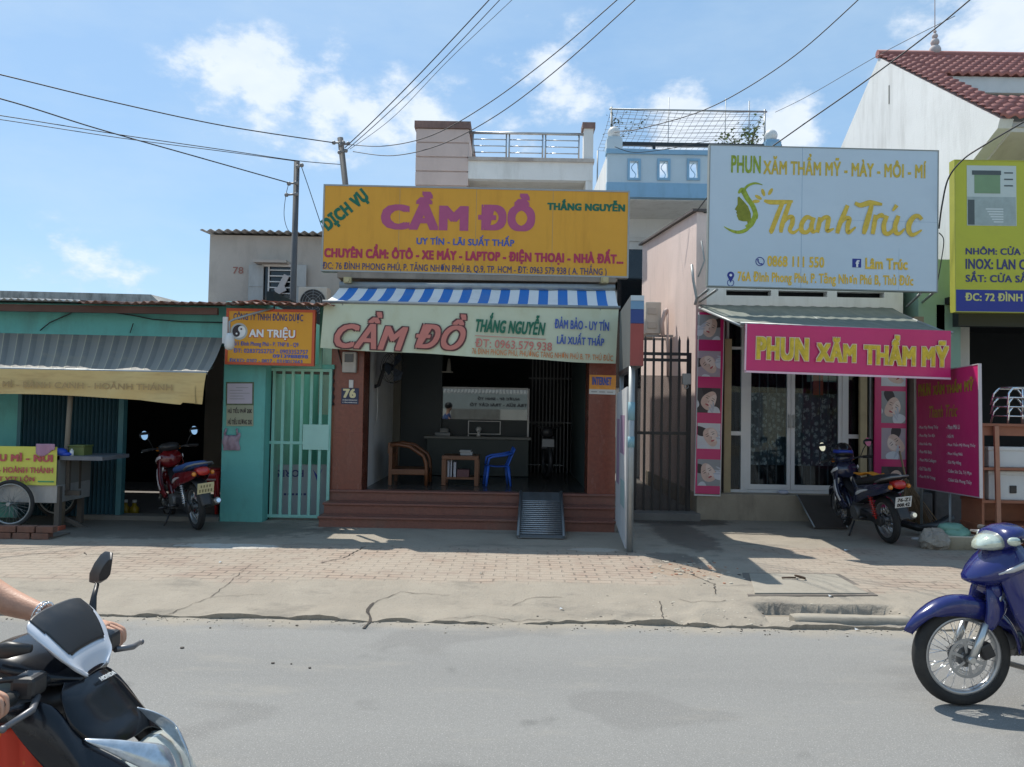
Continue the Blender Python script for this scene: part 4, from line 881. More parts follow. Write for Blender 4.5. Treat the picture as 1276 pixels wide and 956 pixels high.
def tiles(x0, x1, P0, P1, lift=.04):
    """courses of wavy tiles from eave point P0 (y,z) to ridge P1"""
    m = MB(); L_ = math.hypot(P1[0] - P0[0], P1[1] - P0[1]); n = max(2, int(L_ / .21)); pitch = .17; nx = int((x1 - x0) / pitch * 8)
    dy, dz = (P1[0] - P0[0]) / L_, (P1[1] - P0[1]) / L_; ny, nz_ = -dz, dy
    for j in range(n):
        s0, s1 = L_ * j / n - .03, L_ * (j + 1) / n
        rows = []
        for s_, h in ((s0, -.01), (s0, .045), (s1, .01)):
            rows.append([(x0 + (x1 - x0) * i / nx, P0[0] + dy * s_ + ny * (h + lift + .022 * math.sin(i / 8 * 2 * math.pi)), P0[1] + dz * s_ + nz_ * (h + lift + .022 * math.sin(i / 8 * 2 * math.pi))) for i in range(nx + 1)])
        m.grid(lambda u, v: rows[round(v * 2)][round(u * nx)], nx, 2)
    return m
EVP, APP = (ev.y, ev.z), (ap.y, ap.z)
def onslope(t_): return (EVP[0] + (APP[0] - EVP[0]) * t_, EVP[1] + (APP[1] - EVP[1]) * t_)
def slope_t(px, py):
    nrm = Vector((0, -(APP[1] - EVP[1]), APP[0] - EVP[0])); d = ray(px, py); o = Vector((0, 0, CAM_Z)); q_ = Vector((WX, *EVP)); tt = (q_ - o).dot(nrm) / d.dot(nrm); pt = o + d * tt; return (pt.y - EVP[0]) / (APP[0] - EVP[0]), pt
tl, pl = slope_t(1230, 124); tu, pu = slope_t(1165, 94); SX_ = pu.x - WX; print('STRIP', SX_, pl.x - WX)
tiles(WX - .03, WX + SX_, EVP, APP).build('roof_tiles', TILE, wh)
tiles(WX + SX_, 15, EVP, onslope(tl)).build('roof_tiles', TILE, wh)
yu, zu = onslope(tu)
tiles(WX + SX_, 15, (yu, zu + .0), APP).build('roof_tiles', TILE, wh)
m = MB(); m.box(WX + SX_, 15, yu + .02, yu + .1, zu - .28, zu); m.build('upper_fascia', M('upper_fascia_white', (.6, .62, .62), .8), wh)
yl, zl_ = onslope(tl)
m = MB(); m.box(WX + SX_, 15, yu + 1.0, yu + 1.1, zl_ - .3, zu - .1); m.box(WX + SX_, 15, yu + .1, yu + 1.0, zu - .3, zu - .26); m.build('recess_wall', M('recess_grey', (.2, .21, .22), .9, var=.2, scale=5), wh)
m = MB(); m.prism([(WX + SX_ - .05, *onslope(tl)), (WX + SX_ - .05, yu + 1.1, zl_ - .2), (WX + SX_ - .05, *onslope(.96))], (.05, 0, 0)); m.build('recess_cheek', WHITEWALL, wh)
m = MB(); m.prism([(WX + .1, ap.y, ap.z - .05), (WX + .1, rear.y, rear.z), (WX + .1, rear.y, rear.z + .1), (WX + .1, ap.y, ap.z + .03)], (9, 0, 0)); m.build('rear_roof', TILE, wh)
m = MB(); m.tube([(WX - .03, ap.y, ap.z + .07), (15, ap.y, ap.z + .07)], .08, 10); m.build('ridge_tiles', TILE, wh)
fp = at(1165, 68, ap.y); m = MB()
for dz, r_ in ((.1, .11), (.26, .08), (.38, .055), (.47, .03)): m.sphere((fp.x, ap.y, ap.z + .06 + dz), r_, seg=14)
m.tube([(fp.x, ap.y, ap.z + .5), (fp.x, ap.y, ap.z + 1.9)], .008, 6); m.build('roof_finial', M('finial_stone', (.5, .44, .42), .8), wh, smooth=True)
s0 = wp(1108, 118); m = MB(); m.obox((WX - .004, s0.y, s0.z), .006, .035, .35); m.build('wall_stain', M('stain_dark', (.25, .24, .22), .9), wh)

# dark aluminium workshop under the yellow sign
ws = thing('workshop', 'dark open workshop front under the yellow sign', 'shop', (9, 12, .1), world=True)
wx0 = at(1192, 500, 11.0).x
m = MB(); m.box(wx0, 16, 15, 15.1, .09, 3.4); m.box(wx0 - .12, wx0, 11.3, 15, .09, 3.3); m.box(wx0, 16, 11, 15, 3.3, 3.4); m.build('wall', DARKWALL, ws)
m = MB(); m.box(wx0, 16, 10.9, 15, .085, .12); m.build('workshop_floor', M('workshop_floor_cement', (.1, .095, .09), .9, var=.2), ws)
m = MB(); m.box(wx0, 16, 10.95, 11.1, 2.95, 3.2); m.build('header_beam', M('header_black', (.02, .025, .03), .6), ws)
# ---------------------------------------------------------------- signs
def panel_sheet(bd, mface, mframe, fr=.03, depth=.1, seams=()):
    m = MB(); w, h = bd.w, bd.h; m.box(fr, w - fr, fr, h - fr, -depth + .002, 0); bd.panel = m.build('panel', mface, bd.root)
    m = MB(); z0, z1 = -depth, .006
    m.box(0, w, 0, fr, z0, z1); m.box(0, w, h - fr, h, z0, z1); m.box(0, fr, fr, h - fr, z0, z1); m.box(w - fr, w, fr, h - fr, z0, z1); m.build('frame', mframe, bd.root)
    if seams:
        m = MB()
        for t_ in seams: m.box(w * t_ - .002, w * t_ + .002, fr, h - fr, 0, .0015)
        m.build('seam', M('seam_line', (.3, .28, .22), .8), bd.root)
SGY = M('sign_amber', (.74, .35, .02), .38, var=.09, scale=1.0, bump=.35, bscale=2.2, dirt=.38, dirtcol=(.45, .19, .02), dscale=(2.2, .25, 1), thr=.5)
Y1 = 10.62
bd = Board('shop_sign', 'wide amber sign with big mauve letters over the striped awning', 'sign', at(400, 338, Y1), at(783, 346.5, Y1), at(402, 229.5, Y1))
panel_sheet(bd, SGY, M('sign_frame_grey', (.36, .37, .36), .5, .6, var=.1), .022, .12, (.25, .5, .75))
T = bd.text
a = bd.px(431, 263); text(bd.root, 'DỊCH VỤ', a.x, a.y, .74, .24, 0, I_GREEN, .06, rot=R(40))
T('CẦM', 475, 239, 584, 287, I_MAG, bold=.055); T('ĐỒ', 596, 241, 667, 288, I_MAG, bold=.055)
T('THẮNG NGUYỄN', 682, 249, 779, 263, I_GREEN, bold=.06)
T('UY TÍN - LÃI SUẤT THẤP', 519, 293, 641, 306, I_BLUE, bold=.03)
T('CHUYÊN CẦM: ÔTÔ - XE MÁY - LAPTOP - ĐIỆN THOẠI - NHÀ ĐẤT...', 404, 307, 777, 328, I_RED, bold=.055)
T('ĐC: 76 ĐÌNH PHONG PHÚ, P. TĂNG NHƠN PHÚ B, Q.9, TP. HCM - ĐT: 0963 579 938 ( A. THẮNG )', 402, 326, 756, 341.5, I_NAVY, bold=.012)
# little floodlights under the sign
for px in (434, 753):
    p = at(px, 350, Y1 - .02); m = MB(); m.box(p.x - .05, p.x + .05, Y1 - .1, Y1 + .0, p.z - .04, p.z + .04); m.cyl((p.x, Y1 - .1, p.z), (p.x, Y1 - .13, p.z), .035, 12); m.tube([(p.x - .05, Y1, p.z), (p.x - .05, Y1 + .1, p.z - .05)], .01)
    o = m.build('floodlight', M('lamp_yellowed', (.5, .42, .22), .5), None); tag(base_origin(o), 'small yellowed floodlight under the amber sign, ' + ('above the electricity meter' if px < 600 else 'above the orange advert sheet'), 'lamp', 'floodlights under the amber sign')

# striped awning and its printed valance
aw = thing('shop_awning', 'blue and white striped retractable awning with a printed pale green valance', 'awning', (-.5, 10.0, at(590, 380, 10).z), world=True)
TL, TR, FL, FR = at(424, 357.5, 10.64), at(766, 361, 10.64), at(404, 376, 9.98), at(771, 383.5, 9.98)
def stripe_nodes(nt, b, oc):
    N, L, put, nz, ma, mix, ss, mapping = nodes_fn(nt)
    uv = N.new('ShaderNodeUVMap'); sx = N.new('ShaderNodeSeparateXYZ'); L.new(uv.outputs[0], sx.inputs[0])
    w = ma('GREATER_THAN', ma('FRACT', ma('MULTIPLY', sx.outputs[0], 14.5)), .5)
    c = mix(w, (.80, .80, .78), (.03, .19, .56)); c = mix(ma('MULTIPLY', ss(nz(oc, 3, 7, .7), .5, .75), .25), c, (.3, .29, .26)); L.new(c, b.inputs['Base Color']); b.inputs['Roughness'].default_value = .75
STRIPE = sheet_mat('striped_canvas', stripe_nodes)
m = MB(); fn = lambda u, v: TL.lerp(TR, u).lerp(FL.lerp(FR, u), v) + Vector((0, 0, -.035 * math.sin(v * math.pi) + .006 * math.sin(u * 40)))
m.grid(fn, 116, 8); uvl = m.b.loops.layers.uv.new('UVMap')
for f in m.b.faces: pass
m.b.faces.ensure_lookup_table()
for k, f in enumerate(m.b.faces):
    i, j = k % 116, k // 116
    for lp, (di, dj) in zip(f.loops, ((0, 0), (1, 0), (1, 1), (0, 1))): lp[uvl].uv = ((i + di) / 116, (j + dj) / 8)
m.build('canopy', STRIPE, aw, recalc=False)
VAL = M('valance_canvas', (.58, .62, .46), .8, var=.08, scale=1.5, dirt=.35, dirtcol=(.42, .38, .16), dscale=(1, 1, .6), thr=.52)
BL, BR = at(399, 433.5, 9.96), at(767, 453, 9.96)
m = MB(); m.grid(lambda u, v: FL.lerp(FR, u).lerp(BL.lerp(BR, u), v) + Vector((0, .012 * math.sin(u * 23) * v - .0, -.012 * v * math.sin(u * 9) ** 2)), 80, 10)
va = m.build('valance', VAL, aw)
m = MB(); m.tube([FL + Vector((-.02, 0, .0)), FR + Vector((.02, 0, 0))], .022, 10); m.tube([TL + Vector((0, -.02, .02)), TR + Vector((0, -.02, .02))], .05, 10)
m.build('rollers', GALV, aw)
m = MB()
for t_ in (.06, .94): p, q = TL.lerp(TR, t_), FL.lerp(FR, t_); k = (p + q) / 2 + Vector((.25 if t_ < .5 else -.25, 0, -.08)); m.tube([p + Vector((0, 0, -.06)), k, q + Vector((0, 0, -.03))], .017)
m.build('folding_arm', GALV, aw)
vb = Board('valance', '', '', BL + Vector((0, -.017, 0)), BR + Vector((0, -.017, 0)), FL + Vector((0, -.017, 0)))
def reparent(board, parent):
    mw = board.root.matrix_world.copy()
    for k in list(board.root.children):
        if k.type == 'MESH': k.data.transform(Matrix.Translation(-org(parent)) @ board.m) ; k.parent = parent
    bpy.data.objects.remove(board.root)
OUTL = ink('outline', (.10, .03, .03))
vb.text('CẦM', 416, 387, 510, 437, OUTL, bold=.07, shear=.3, depth=.001); vb.text('ĐỒ', 517, 389, 582, 437, OUTL, bold=.07, shear=.3, depth=.001)
vb.text('CẦM', 417.5, 388.5, 508.5, 435.5, I_SALM, bold=.028, shear=.3, depth=.006); vb.text('ĐỒ', 518.5, 390.5, 580.5, 435.5, I_SALM, bold=.028, shear=.3, depth=.006)
vb.text('THẮNG NGUYỄN', 593, 391, 680, 416, I_GREEN, bold=.04, shear=.25); vb.text('ĐT: 0963.579.938', 592, 424, 688, 435, I_SALM, bold=.012)
vb.text('ĐẢM BẢO - UY TÍN', 691, 396, 759, 411, I_BLUE, bold=.03); vb.text('LÃI XUẤT THẤP', 694, 415, 753, 430, I_BLUE, bold=.03)
vb.text('76 ĐÌNH PHONG PHÚ, PHƯỜNG TĂNG NHƠN PHÚ B, TP. THỦ ĐỨC', 588, 436, 764, 446.5, I_ORANGE, bold=.01)
e0, e1 = vb.px(592, 420), vb.px(680, 423); m = MB(); m.box(e0.x, e1.x, e1.y - .004, e1.y + .004, .002, .005); m.build('rule', I_SALM, vb.root)
reparent(vb, va)

# box sign on its post at the right end of the steps, and the white board under it
PX = at(783, 690, 8.45).x
bx = thing('street_sign', 'tall sign seen edge-on, red and blue box above a white board on a grey post', 'sign', (PX, 9.0, .1), world=True)
zb0, zb1 = at(783, 470, 8.45).z, at(783, 368, 8.45).z
zlo = at(788, 456, 8.45).z
m = MB(); m.box(PX - .01, PX + .14, 8.45, 9.9, zlo, zb1); m.build('light_box', M('box_grey', (.12, .13, .13), .6, var=.1, dirt=.3), bx, bevel=.006)
zz = [zlo, zlo + (zb1 - zlo) * .60, zlo + (zb1 - zlo) * .80, zlo + (zb1 - zlo) * .92, zb1]
for (z0, z1), c_, n_ in zip(zip(zz[:-1], zz[1:]), ((.30, .065, .055), (.03, .06, .22), (.16, .30, .45), (.5, .58, .62)), ('red', 'blue', 'light_blue', 'white')):
    m = MB(); m.box(PX - .008, PX + .138, 8.435, 8.448, z0 + .002, z1 - .002); m.build('edge_panel', M('edge_' + n_, c_, .6, var=.1, dirt=.3), bx)
m = MB(); m.tube([(PX + .02, 8.50, .0), (PX + .02, 8.50, zlo)], .036, 12); m.tube([(PX + .02, 9.85, .1), (PX + .02, 9.85, zlo)], .03, 10); m.build('post', GALV, bx)
m = MB(); m.box(PX - .015, PX + .05, 8.55, 9.9, zlo - .05, zlo - .003); m.build('bracket', BLACK, bx)
zw = at(780, 482, 8.6).z
m = MB(); m.prism([(PX - .03, 8.55, .13), (PX - .03, 9.95, .22), (PX - .03, 9.95, zw - .05), (PX - .03, 8.55, zw)], (.04, 0, 0)); m.build('white_board', M('board_white', (.6, .6, .6), .6, var=.08, dirt=.4, dirtcol=(.38, .34, .33)), bx)
mb = M('board_mauve', (.36, .24, .34), .6, var=.2); mb2 = M('board_pale_teal', (.35, .48, .47), .6, var=.2)
m = MB(); m.box(PX - .034, PX - .031, 8.75, 9.3, 1.15, 1.6); m.box(PX - .034, PX - .031, 9.45, 9.8, .75, 1.55); m.build('print', mb, bx)
m = MB(); m.box(PX - .034, PX - .031, 8.7, 9.2, .55, .85); m.build('print', mb2, bx)
m = MB(); m.cyl((PX + .02, 8.5, 1.55), (PX + .02, 8.5, 1.75), .038, 14); m.cyl((PX + .02, 8.5, 1.25), (PX + .02, 8.5, 1.37), .038, 14); m.build('tape', M('tape_blue', (.20, .36, .42), .6), bx)

for ch in bx.children:                       # the whole sign stands a little askew to the street
    for v in ch.data.vertices: v.co.x += (v.co.y + 9.0 - 8.45) * .058
# company sign over the teal pillar
OR = M('sign_orange', (.72, .33, .02), .5, var=.05, dirt=.2, dirtcol=(.5, .22, .03), dscale=(1, 1, 1)); ORF = M('sign_red_border', (.55, .09, .03), .5)
Y2 = 10.0
bd = Board('company_sign', 'orange sign with a red border and a yin-yang emblem above the teal pillar', 'sign', at(280, 454, Y2), at(391, 456.5, Y2), at(283, 384, Y2))
panel_sheet(bd, OR, ORF, .035, .06)
T = bd.text
T('CÔNG TY TNHH ĐÔNG DƯỢC', 291, 389, 378, 402, I_NAVY, bold=.02)
T('AN TRIỆU', 309.5, 407, 369, 424.5, ORF, bold=.07, depth=.001); T('AN TRIỆU', 310.5, 407.5, 368, 423.5, I_WHITE, bold=.035, depth=.006)
T('76/1 Đình Phong Phú - P. TNP B - Q9', 289, 426, 372, 433, I_BLUE, bold=.02); T('ĐT: 02837252757 - 0903352757', 291, 435, 384, 440.5, I_BLUE, bold=.02)
T('0913988898', 340, 442, 384, 446.5, I_BLUE, bold=.03); T('ĐKKD: 0302 - 0827 - 0310012663', 286, 447.5, 377, 452.5, I_BLUE, bold=.02)
c0 = bd.px(298, 413); r0 = .085
m = MB(); m.disc((c0.x, c0.y, .002), (0, 0, 1), r0 + .025, 36); m.build('emblem_rim', M('emblem_grey', (.45, .47, .45), .5), bd.root)
m = MB(); m.disc((c0.x, c0.y, .0045), (0, 0, 1), r0, 36); m.build('emblem_light', I_WHITE, bd.root)
ang = [math.pi * i / 24 for i in range(25)]
pts = [(c0.x + r0 * math.cos(a_ + .8), c0.y + r0 * math.sin(a_ + .8), .007) for a_ in ang]
ca, sa = math.cos(.8), math.sin(.8)
pts += [(c0.x - ca * r0 / 2 + r0 / 2 * math.cos(a_ + .8 + math.pi), c0.y - sa * r0 / 2 + r0 / 2 * math.sin(a_ + .8 + math.pi), .007) for a_ in ang[1:]]
pts += [(c0.x + ca * r0 / 2 + r0 / 2 * math.cos(math.pi + .8 - a_), c0.y + sa * r0 / 2 + r0 / 2 * math.sin(math.pi + .8 - a_), .007) for a_ in ang[1:-1]]
m = MB(); m.face(pts); m.disc((c0.x + ca * r0 / 2, c0.y + sa * r0 / 2, .009), (0, 0, 1), r0 * .15, 14); m.build('emblem_dark', I_DARK, bd.root)
m = MB(); m.disc((c0.x - ca * r0 / 2, c0.y - sa * r0 / 2, .009), (0, 0, 1), r0 * .15, 14); m.build('emblem_dot', I_WHITE, bd.root)
# lamp on a bracket over it
lp = thing('sign_lamp', 'white bulb lamp on a curved pipe bracket in front of the orange sign', 'lamp', at(287, 428, 9.75), world=True)
m = MB(); P = [at(341, 384, 9.98), at(315, 391, 9.88), at(292, 398, 9.8), at(286, 401, 9.76), at(286, 417, 9.75)]; m.tube(P, .014, 8); m.build('pipe_bracket', GALV, lp)
q = at(286, 427, 9.75); m = MB(); m.loft([[(q.x + math.cos(k * math.pi / 8) * r_, q.y + math.sin(k * math.pi / 8) * r_, q.z + dz) for k in range(16)] for r_, dz in ((.03, .12), (.05, .08), (.062, .04), (.062, -.04), (.05, -.08), (.02, -.095))]); m.build('bulb_housing', WHITEP, lp, smooth=True)
m = MB(); a, c = at(278, 395, 9.97), at(283, 428, 9.97); m.box(a.x, c.x, 9.96, 9.99, c.z, a.z)
o = m.build('small_sign_board', WHITEP, None); tag(base_origin(o), 'narrow white board end beside the orange sign and its bulb lamp', 'board')

# notices on the teal pillar
def notice(name, label, cat, x0, y0, x1, y1, Y, mface, lines, inkm, border=None):
    bd = Board(name, label, cat, at(x0, y1, Y), at(x1, y1, Y), at(x0, y0, Y))
    m = MB(); m.box(0, bd.w, 0, bd.h, -.006, 0); m.build('sheet', mface, bd.root)
    for (s_, a0_, b0_, a1_, b1_, bo) in lines: bd.text(s_, a0_, b0_, a1_, b1_, inkm, bold=bo, depth=.002)
    return bd
bd = notice('paper_notice', 'pale printed paper notice in a worn frame on the teal pillar', 'notice', 283, 478, 314, 503, LY - .012, M('paper_lilac', (.50, .46, .52), .9, var=.06), [], I_GREY)
m = MB(); m.box(-.02, bd.w + .02, -.03, bd.h + .02, -.012, -.0065); m.build('backing', M('backing_mossy', (.12, .15, .09), .9, var=.4, scale=20), bd.root)
m = MB()
for i, (w0, w1) in enumerate(((.35, .85), (.1, .62), (.1, .9), (.12, .65), (.1, .7))): m.box(bd.w * w0, bd.w * w1, bd.h * (.78 - i * .14), bd.h * (.78 - i * .14) + .008, .0005, .002)
m.build('print_lines', I_GREY, bd.root)
MENU = M('paper_menu', (.33, .35, .25), .9, var=.1)
notice('menu_notice', 'menu notice with two dark price lines under the paper notice', 'notice', 282, 505, 315.5, 531, LY - .012, MENU, [('HỦ TIẾU PHỞ 20K', 284, 507, 314, 515, .03), ('HỦ TIẾU XƯƠNG 25K', 284, 520, 314, 529, .03)], I_DARK)
# plastic bag hung on the pillar
q = at(287, 551, LY - .05); m = MB()
m.grid(lambda u, v: (q.x - .11 + .22 * u + .01 * math.sin(v * 9), LY - .02 - .03 * math.sin(u * math.pi) * math.sin(v * math.pi) - .008 * math.sin(u * 17), q.z + .13 - .24 * v - (.06 * math.sin(u * math.pi) if v < .1 else 0)), 16, 12)
for s_ in (-.085, .085): m.tube([(q.x + s_, LY - .025, q.z + .1), (q.x + s_ * .8, LY - .02, q.z + .18)], .014, 6)
o = m.build('plastic_bag', M('bag_mauve', (.30, .22, .27), .35, var=.25, scale=12), None, smooth=True); tag(base_origin(o), 'crumpled mauve plastic bag hanging on the teal pillar', 'bag')

# sheet stored upside down behind the yard gate
bd = Board('leaning_banner', 'grey printed panel stored upside down behind the teal gate bars', 'banner', at(326, 642, 10.75), at(411, 642, 10.75), at(326, 579, 10.75))
m = MB(); m.box(0, bd.w, 0, bd.h, -.01, 0); m.build('sheet', M('panel_grey_blue', (.33, .36, .38), .7, var=.08, dirt=.25, dirtcol=(.5, .5, .48)), bd.root)
a = bd.px(357, 590); text(bd.root, 'FOREST', a.x, a.y, .48, .10, 0, I_NAVY, .02, rot=R(180))
a, c, e = bd.px(390, 585), bd.px(396, 602), bd.px(402, 583)
m = MB(); m.prism([(a.x, a.y, .001), (c.x, c.y, .001), (e.x, e.y, .001), (c.x, c.y + .1, .001)], (0, 0, .002)); m.build('logo', I_DBLUE, bd.root)
a = bd.px(368, 616); m = MB()
for i in range(6): m.box(a.x - .16 + i * .055, a.x - .125 + i * .055, a.y - .014, a.y + .014, .001, .003)
m.build('small_print', I_NAVY, bd.root)

# house number plate, meter, switch, sticker on the granite pillars
bd = Board('house_number', 'dark blue plate numbered 76 on a red granite pillar', 'plate', at(425, 503.5, FY - .012), at(446.5, 504, FY - .012), at(425, 483.5, FY - .012))
m = MB(); m.box(0, bd.w, 0, bd.h, -.008, 0); m.build('plate', M('plate_navy', (.02, .03, .085), .4), bd.root, bevel=.004)
bd.text('76', 427.5, 484.5, 443.5, 496, M('ink_cream', (.75, .68, .4), .5), bold=.05); bd.text('Đ. ĐÌNH PHONG PHÚ', 427, 497.5, 445, 499.5, I_WHITE, bold=.02); bd.text('P. TĂNG NHƠN PHÚ B', 427, 500.5, 445, 502.5, I_WHITE, bold=.02)
p = at(437, 452, FY); r = thing('electric_meter', 'pale grey electricity meter box on the pillar above the number 76 plate', 'meter', (p.x, FY - .06, p.z - .14), world=True)
m = MB(); m.box(p.x - .095, p.x + .095, FY - .11, FY - .002, p.z - .14, p.z + .14); m.build('casing', M('meter_grey', (.50, .49, .46), .5, var=.08, dirt=.3), r, bevel=.015)
m = MB(); m.box(p.x - .06, p.x + .06, FY - .118, FY - .11, p.z, p.z + .11); m.build('window', DARKGLASS, r, bevel=.003)
m = MB(); m.tube([(p.x - .09, FY - .03, p.z - .1), (p.x - .14, FY - .03, p.z + .05), (p.x - .2, FY - .03, p.z + .3)], .008, 6); m.build('cable', BLACKPL, r)
p = at(438, 478.5, FY); m = MB(); m.box(p.x - .03, p.x + .03, FY - .03, FY - .002, p.z - .055, p.z + .055); o = m.build('door_bell', WHITEP, None, bevel=.006); tag(base_origin(o), 'small white bell switch above the house number plate', 'switch')
bd = Board('poster', 'small orange and white advert sheet with blue letters on a granite pillar', 'poster', at(734, 491, FY - .012), at(767, 492, FY - .012), at(734, 467, FY - .012))
m = MB(); m.box(0, bd.w, 0, bd.h, -.006, 0); m.build('sheet', M('poster_orange', (.72, .30, .05), .5, var=.25, scale=9), bd.root)
m = MB(); m.box(0, bd.w, 0, bd.h * .26, .0005, .0015); m.build('white_strip', M('poster_white', (.6, .6, .58), .6), bd.root)
bd.text('INTERNET', 738, 470, 762, 480, I_BLUE, bold=.05); m = MB()
for i in range(3): m.box(bd.w * (.08 + .3 * i), bd.w * (.3 + .3 * i), bd.h * .1, bd.h * .15, .002, .003)
m.build('small_print', I_GREY, bd.root)
m = MB(); P = [at(414, y, FY - .02) + Vector((.012 * (-1) ** k, 0, 0)) for k, y in enumerate(range(455, 506, 5))]; m.tube(P, .022, 6)
o = m.build('cable_bundle', BLACKPL, None); tag(base_origin(o), 'dangling bundle of black cable beside the pillar numbered 76', 'cable')

# ---------------------------------------------------------------- salon signs
SB = M('sign_blue_grey', (.56, .66, .73), .33, var=.05, scale=.7, bump=.35, bscale=1.7, dirt=.25, dirtcol=(.48, .58, .67), dscale=(.5, 1, 1))
Y3 = 10.5
bd = Board('salon_sign', 'large pale blue sign with gold script and a gilded woman profile', 'sign', at(881, 357, Y3), at(1168.5, 364.5, Y3), at(885, 180, Y3))
panel_sheet(bd, SB, M('frame_dull', (.30, .32, .30), .6, .3), .014, .09)
m = MB(); m.box(bd.w * .405, bd.w * .407, .015, bd.h - .015, 0, .001); m.box(bd.w * .83, bd.w * .831, .015, bd.h * .3, 0, .001); m.box(bd.w * .6, bd.w - .02, bd.h * .49, bd.h * .492, 0, .001); m.build('seam', M('seam_blue', (.30, .42, .53), .5), bd.root)
T = bd.text
T('PHUN', 911, 194, 948, 216, GOLDG, bold=.03); T('XĂM THẨM MỸ - MÀY - MÔI - MÍ', 951, 193, 1154, 220, GOLD, bold=.03)
T('0868 111 550', 956, 319.5, 1027, 333, GOLD, bold=.03); T('Lâm Trúc', 1078, 322, 1131, 336, GOLD, bold=.035)
T('76A Đình Phong Phú, P. Tăng Nhơn Phú B, Thủ Đức', 919, 340, 1138, 357, GOLD, bold=.03)
def stroke(bd, pts, w, name, mat_, z=.002, n=6):
    """brush stroke through pixel points with a width (px) per point: smooth flat ribbon"""
    C = [bd.px(x, y) for x, y in pts]; k = bd.w / 287.0; P, Wd = [], []; m_ = len(C)
    for i in range(m_ - 1):
        p0, p1, p2, p3 = C[max(0, i - 1)], C[i], C[i + 1], C[min(m_ - 1, i + 2)]
        for j in range(n + (1 if i == m_ - 2 else 0)):
            t = j / n; P.append(.5 * ((2 * p1) + (p2 - p0) * t + (2 * p0 - 5 * p1 + 4 * p2 - p3) * t * t + (3 * p1 - p0 - 3 * p2 + p3) * t ** 3)); Wd.append((w[i] + (w[i + 1] - w[i]) * t) * k / 2)
    vs = []
    for i, p in enumerate(P):
        d = (P[min(i + 1, len(P) - 1)] - P[max(0, i - 1)]); d.z = 0; d.normalize(); nn = Vector((-d.y, d.x, 0)); vs.append((Vector((p.x, p.y, z)) + nn * Wd[i], Vector((p.x, p.y, z)) - nn * Wd[i]))
    m = MB()
    for (a, b_), (c, d) in zip(vs[:-1], vs[1:]): m.face([a, c, d, b_])
    return m
def strokes(bd, lst, name, mat_):
    m0 = MB()
    for i, (pts, w) in enumerate(lst):
        k = stroke(bd, pts, w, '', None, .0025 + .0006 * i); me = bpy.data.meshes.new('k'); k.b.to_mesh(me); m0.b.from_mesh(me); bpy.data.meshes.remove(me); k.b.free()
    return m0.build(name, mat_, bd.root, recalc=False)
script = [
 ([(952, 250), (960, 252), (975, 252), (988, 251)], [3, 6, 6, 3]),                                    # T bar
 ([(975, 253), (970, 265), (965, 278), (961, 288), (959, 290)], [5, 6, 6, 6, 4]),                      # T stem
 ([(985, 250), (979, 266), (974, 282), (973, 290)], [5, 6, 6, 4]), ([(974, 281), (981, 272), (987, 271), (987, 279), (984, 287), (989, 290), (996, 285)], [3, 5, 6, 6, 5, 4, 2]),  # h
 ([(1012, 273), (1005, 271), (999, 279), (999, 288), (1006, 289), (1012, 280)], [4, 6, 6, 6, 5, 3]), ([(1014, 271), (1011, 282), (1013, 289), (1019, 286)], [5, 6, 5, 2]),  # a
 ([(1022, 271), (1020, 281), (1018, 290)], [5, 6, 5]), ([(1019, 281), (1026, 272), (1032, 272), (1031, 281), (1031, 288), (1039, 285)], [3, 5, 6, 6, 5, 2]),  # n
 ([(1056, 256), (1051, 268), (1046, 280), (1043, 291)], [5, 6, 6, 5]), ([(1045, 282), (1052, 273), (1058, 273), (1056, 282), (1057, 290), (1066, 283)], [3, 5, 6, 6, 5, 2]),  # h
 ([(1065, 253), (1072, 256), (1084, 253), (1099, 255)], [4, 6, 7, 3]), ([(1086, 256), (1082, 270), (1078, 284), (1076, 292)], [5, 7, 7, 4]),  # T
 ([(1091, 268), (1089, 280), (1087, 292)], [5, 6, 5]), ([(1088, 280), (1093, 271), (1098, 268.5), (1101, 271)], [3, 4.5, 6, 4]),  # r
 ([(1105, 269), (1101, 280), (1102, 290), (1108, 291), (1115, 283), (1119, 270)], [5, 6, 6, 5, 4, 5]), ([(1119, 269), (1115, 281), (1116, 290), (1121, 291), (1127, 285)], [5, 6, 6, 4, 2]), ([(1112, 263), (1117, 256)], [2.5, 5.5]),  # u
 ([(1148, 274), (1144, 269.5), (1138, 271), (1132.5, 279), (1132, 288), (1137, 293), (1148, 287)], [4.5, 5, 6, 7, 6.5, 5, 2])]  # c
strokes(bd, script, 'script_lettering', GOLD)
# woman's profile: hair crescents and face
hair = [([(920, 241), (925, 237), (931, 247), (938, 257), (941, 268), (936, 279), (930, 284)], [2, 7, 6.5, 6, 6, 7, 6]), ([(902, 282.5), (911, 287.5), (920, 289.5), (929, 287), (936, 280), (938, 274)], [.8, 3, 4.2, 4.5, 3, 1]),
        ([(950, 230.5), (941, 228.5), (932, 231.5), (927.5, 238), (930, 247), (938, 257.5), (943.5, 266), (943.5, 273)], [.8, 2.6, 3.2, 3, 2.2, 2, 1.8, .8])]
strokes(bd, hair, 'profile_hair', GOLDG)
face_px = [(919, 246), (919, 255), (915.5, 261), (918, 263), (917.3, 265.5), (918.6, 267), (918, 269), (920.5, 274.5), (926, 276), (931, 276), (932, 283), (936, 276), (935.5, 266), (932, 257), (926, 250), (921, 245)]
m = MB(); m.prism([tuple(bd.px(x, y).xy) + (.001,) for x, y in face_px], (0, 0, .0014)); m.build('profile_face', M('gold_dark_foil', (.24, .23, .035), .3, .75, var=.3, scale=18), bd.root)
m = MB()
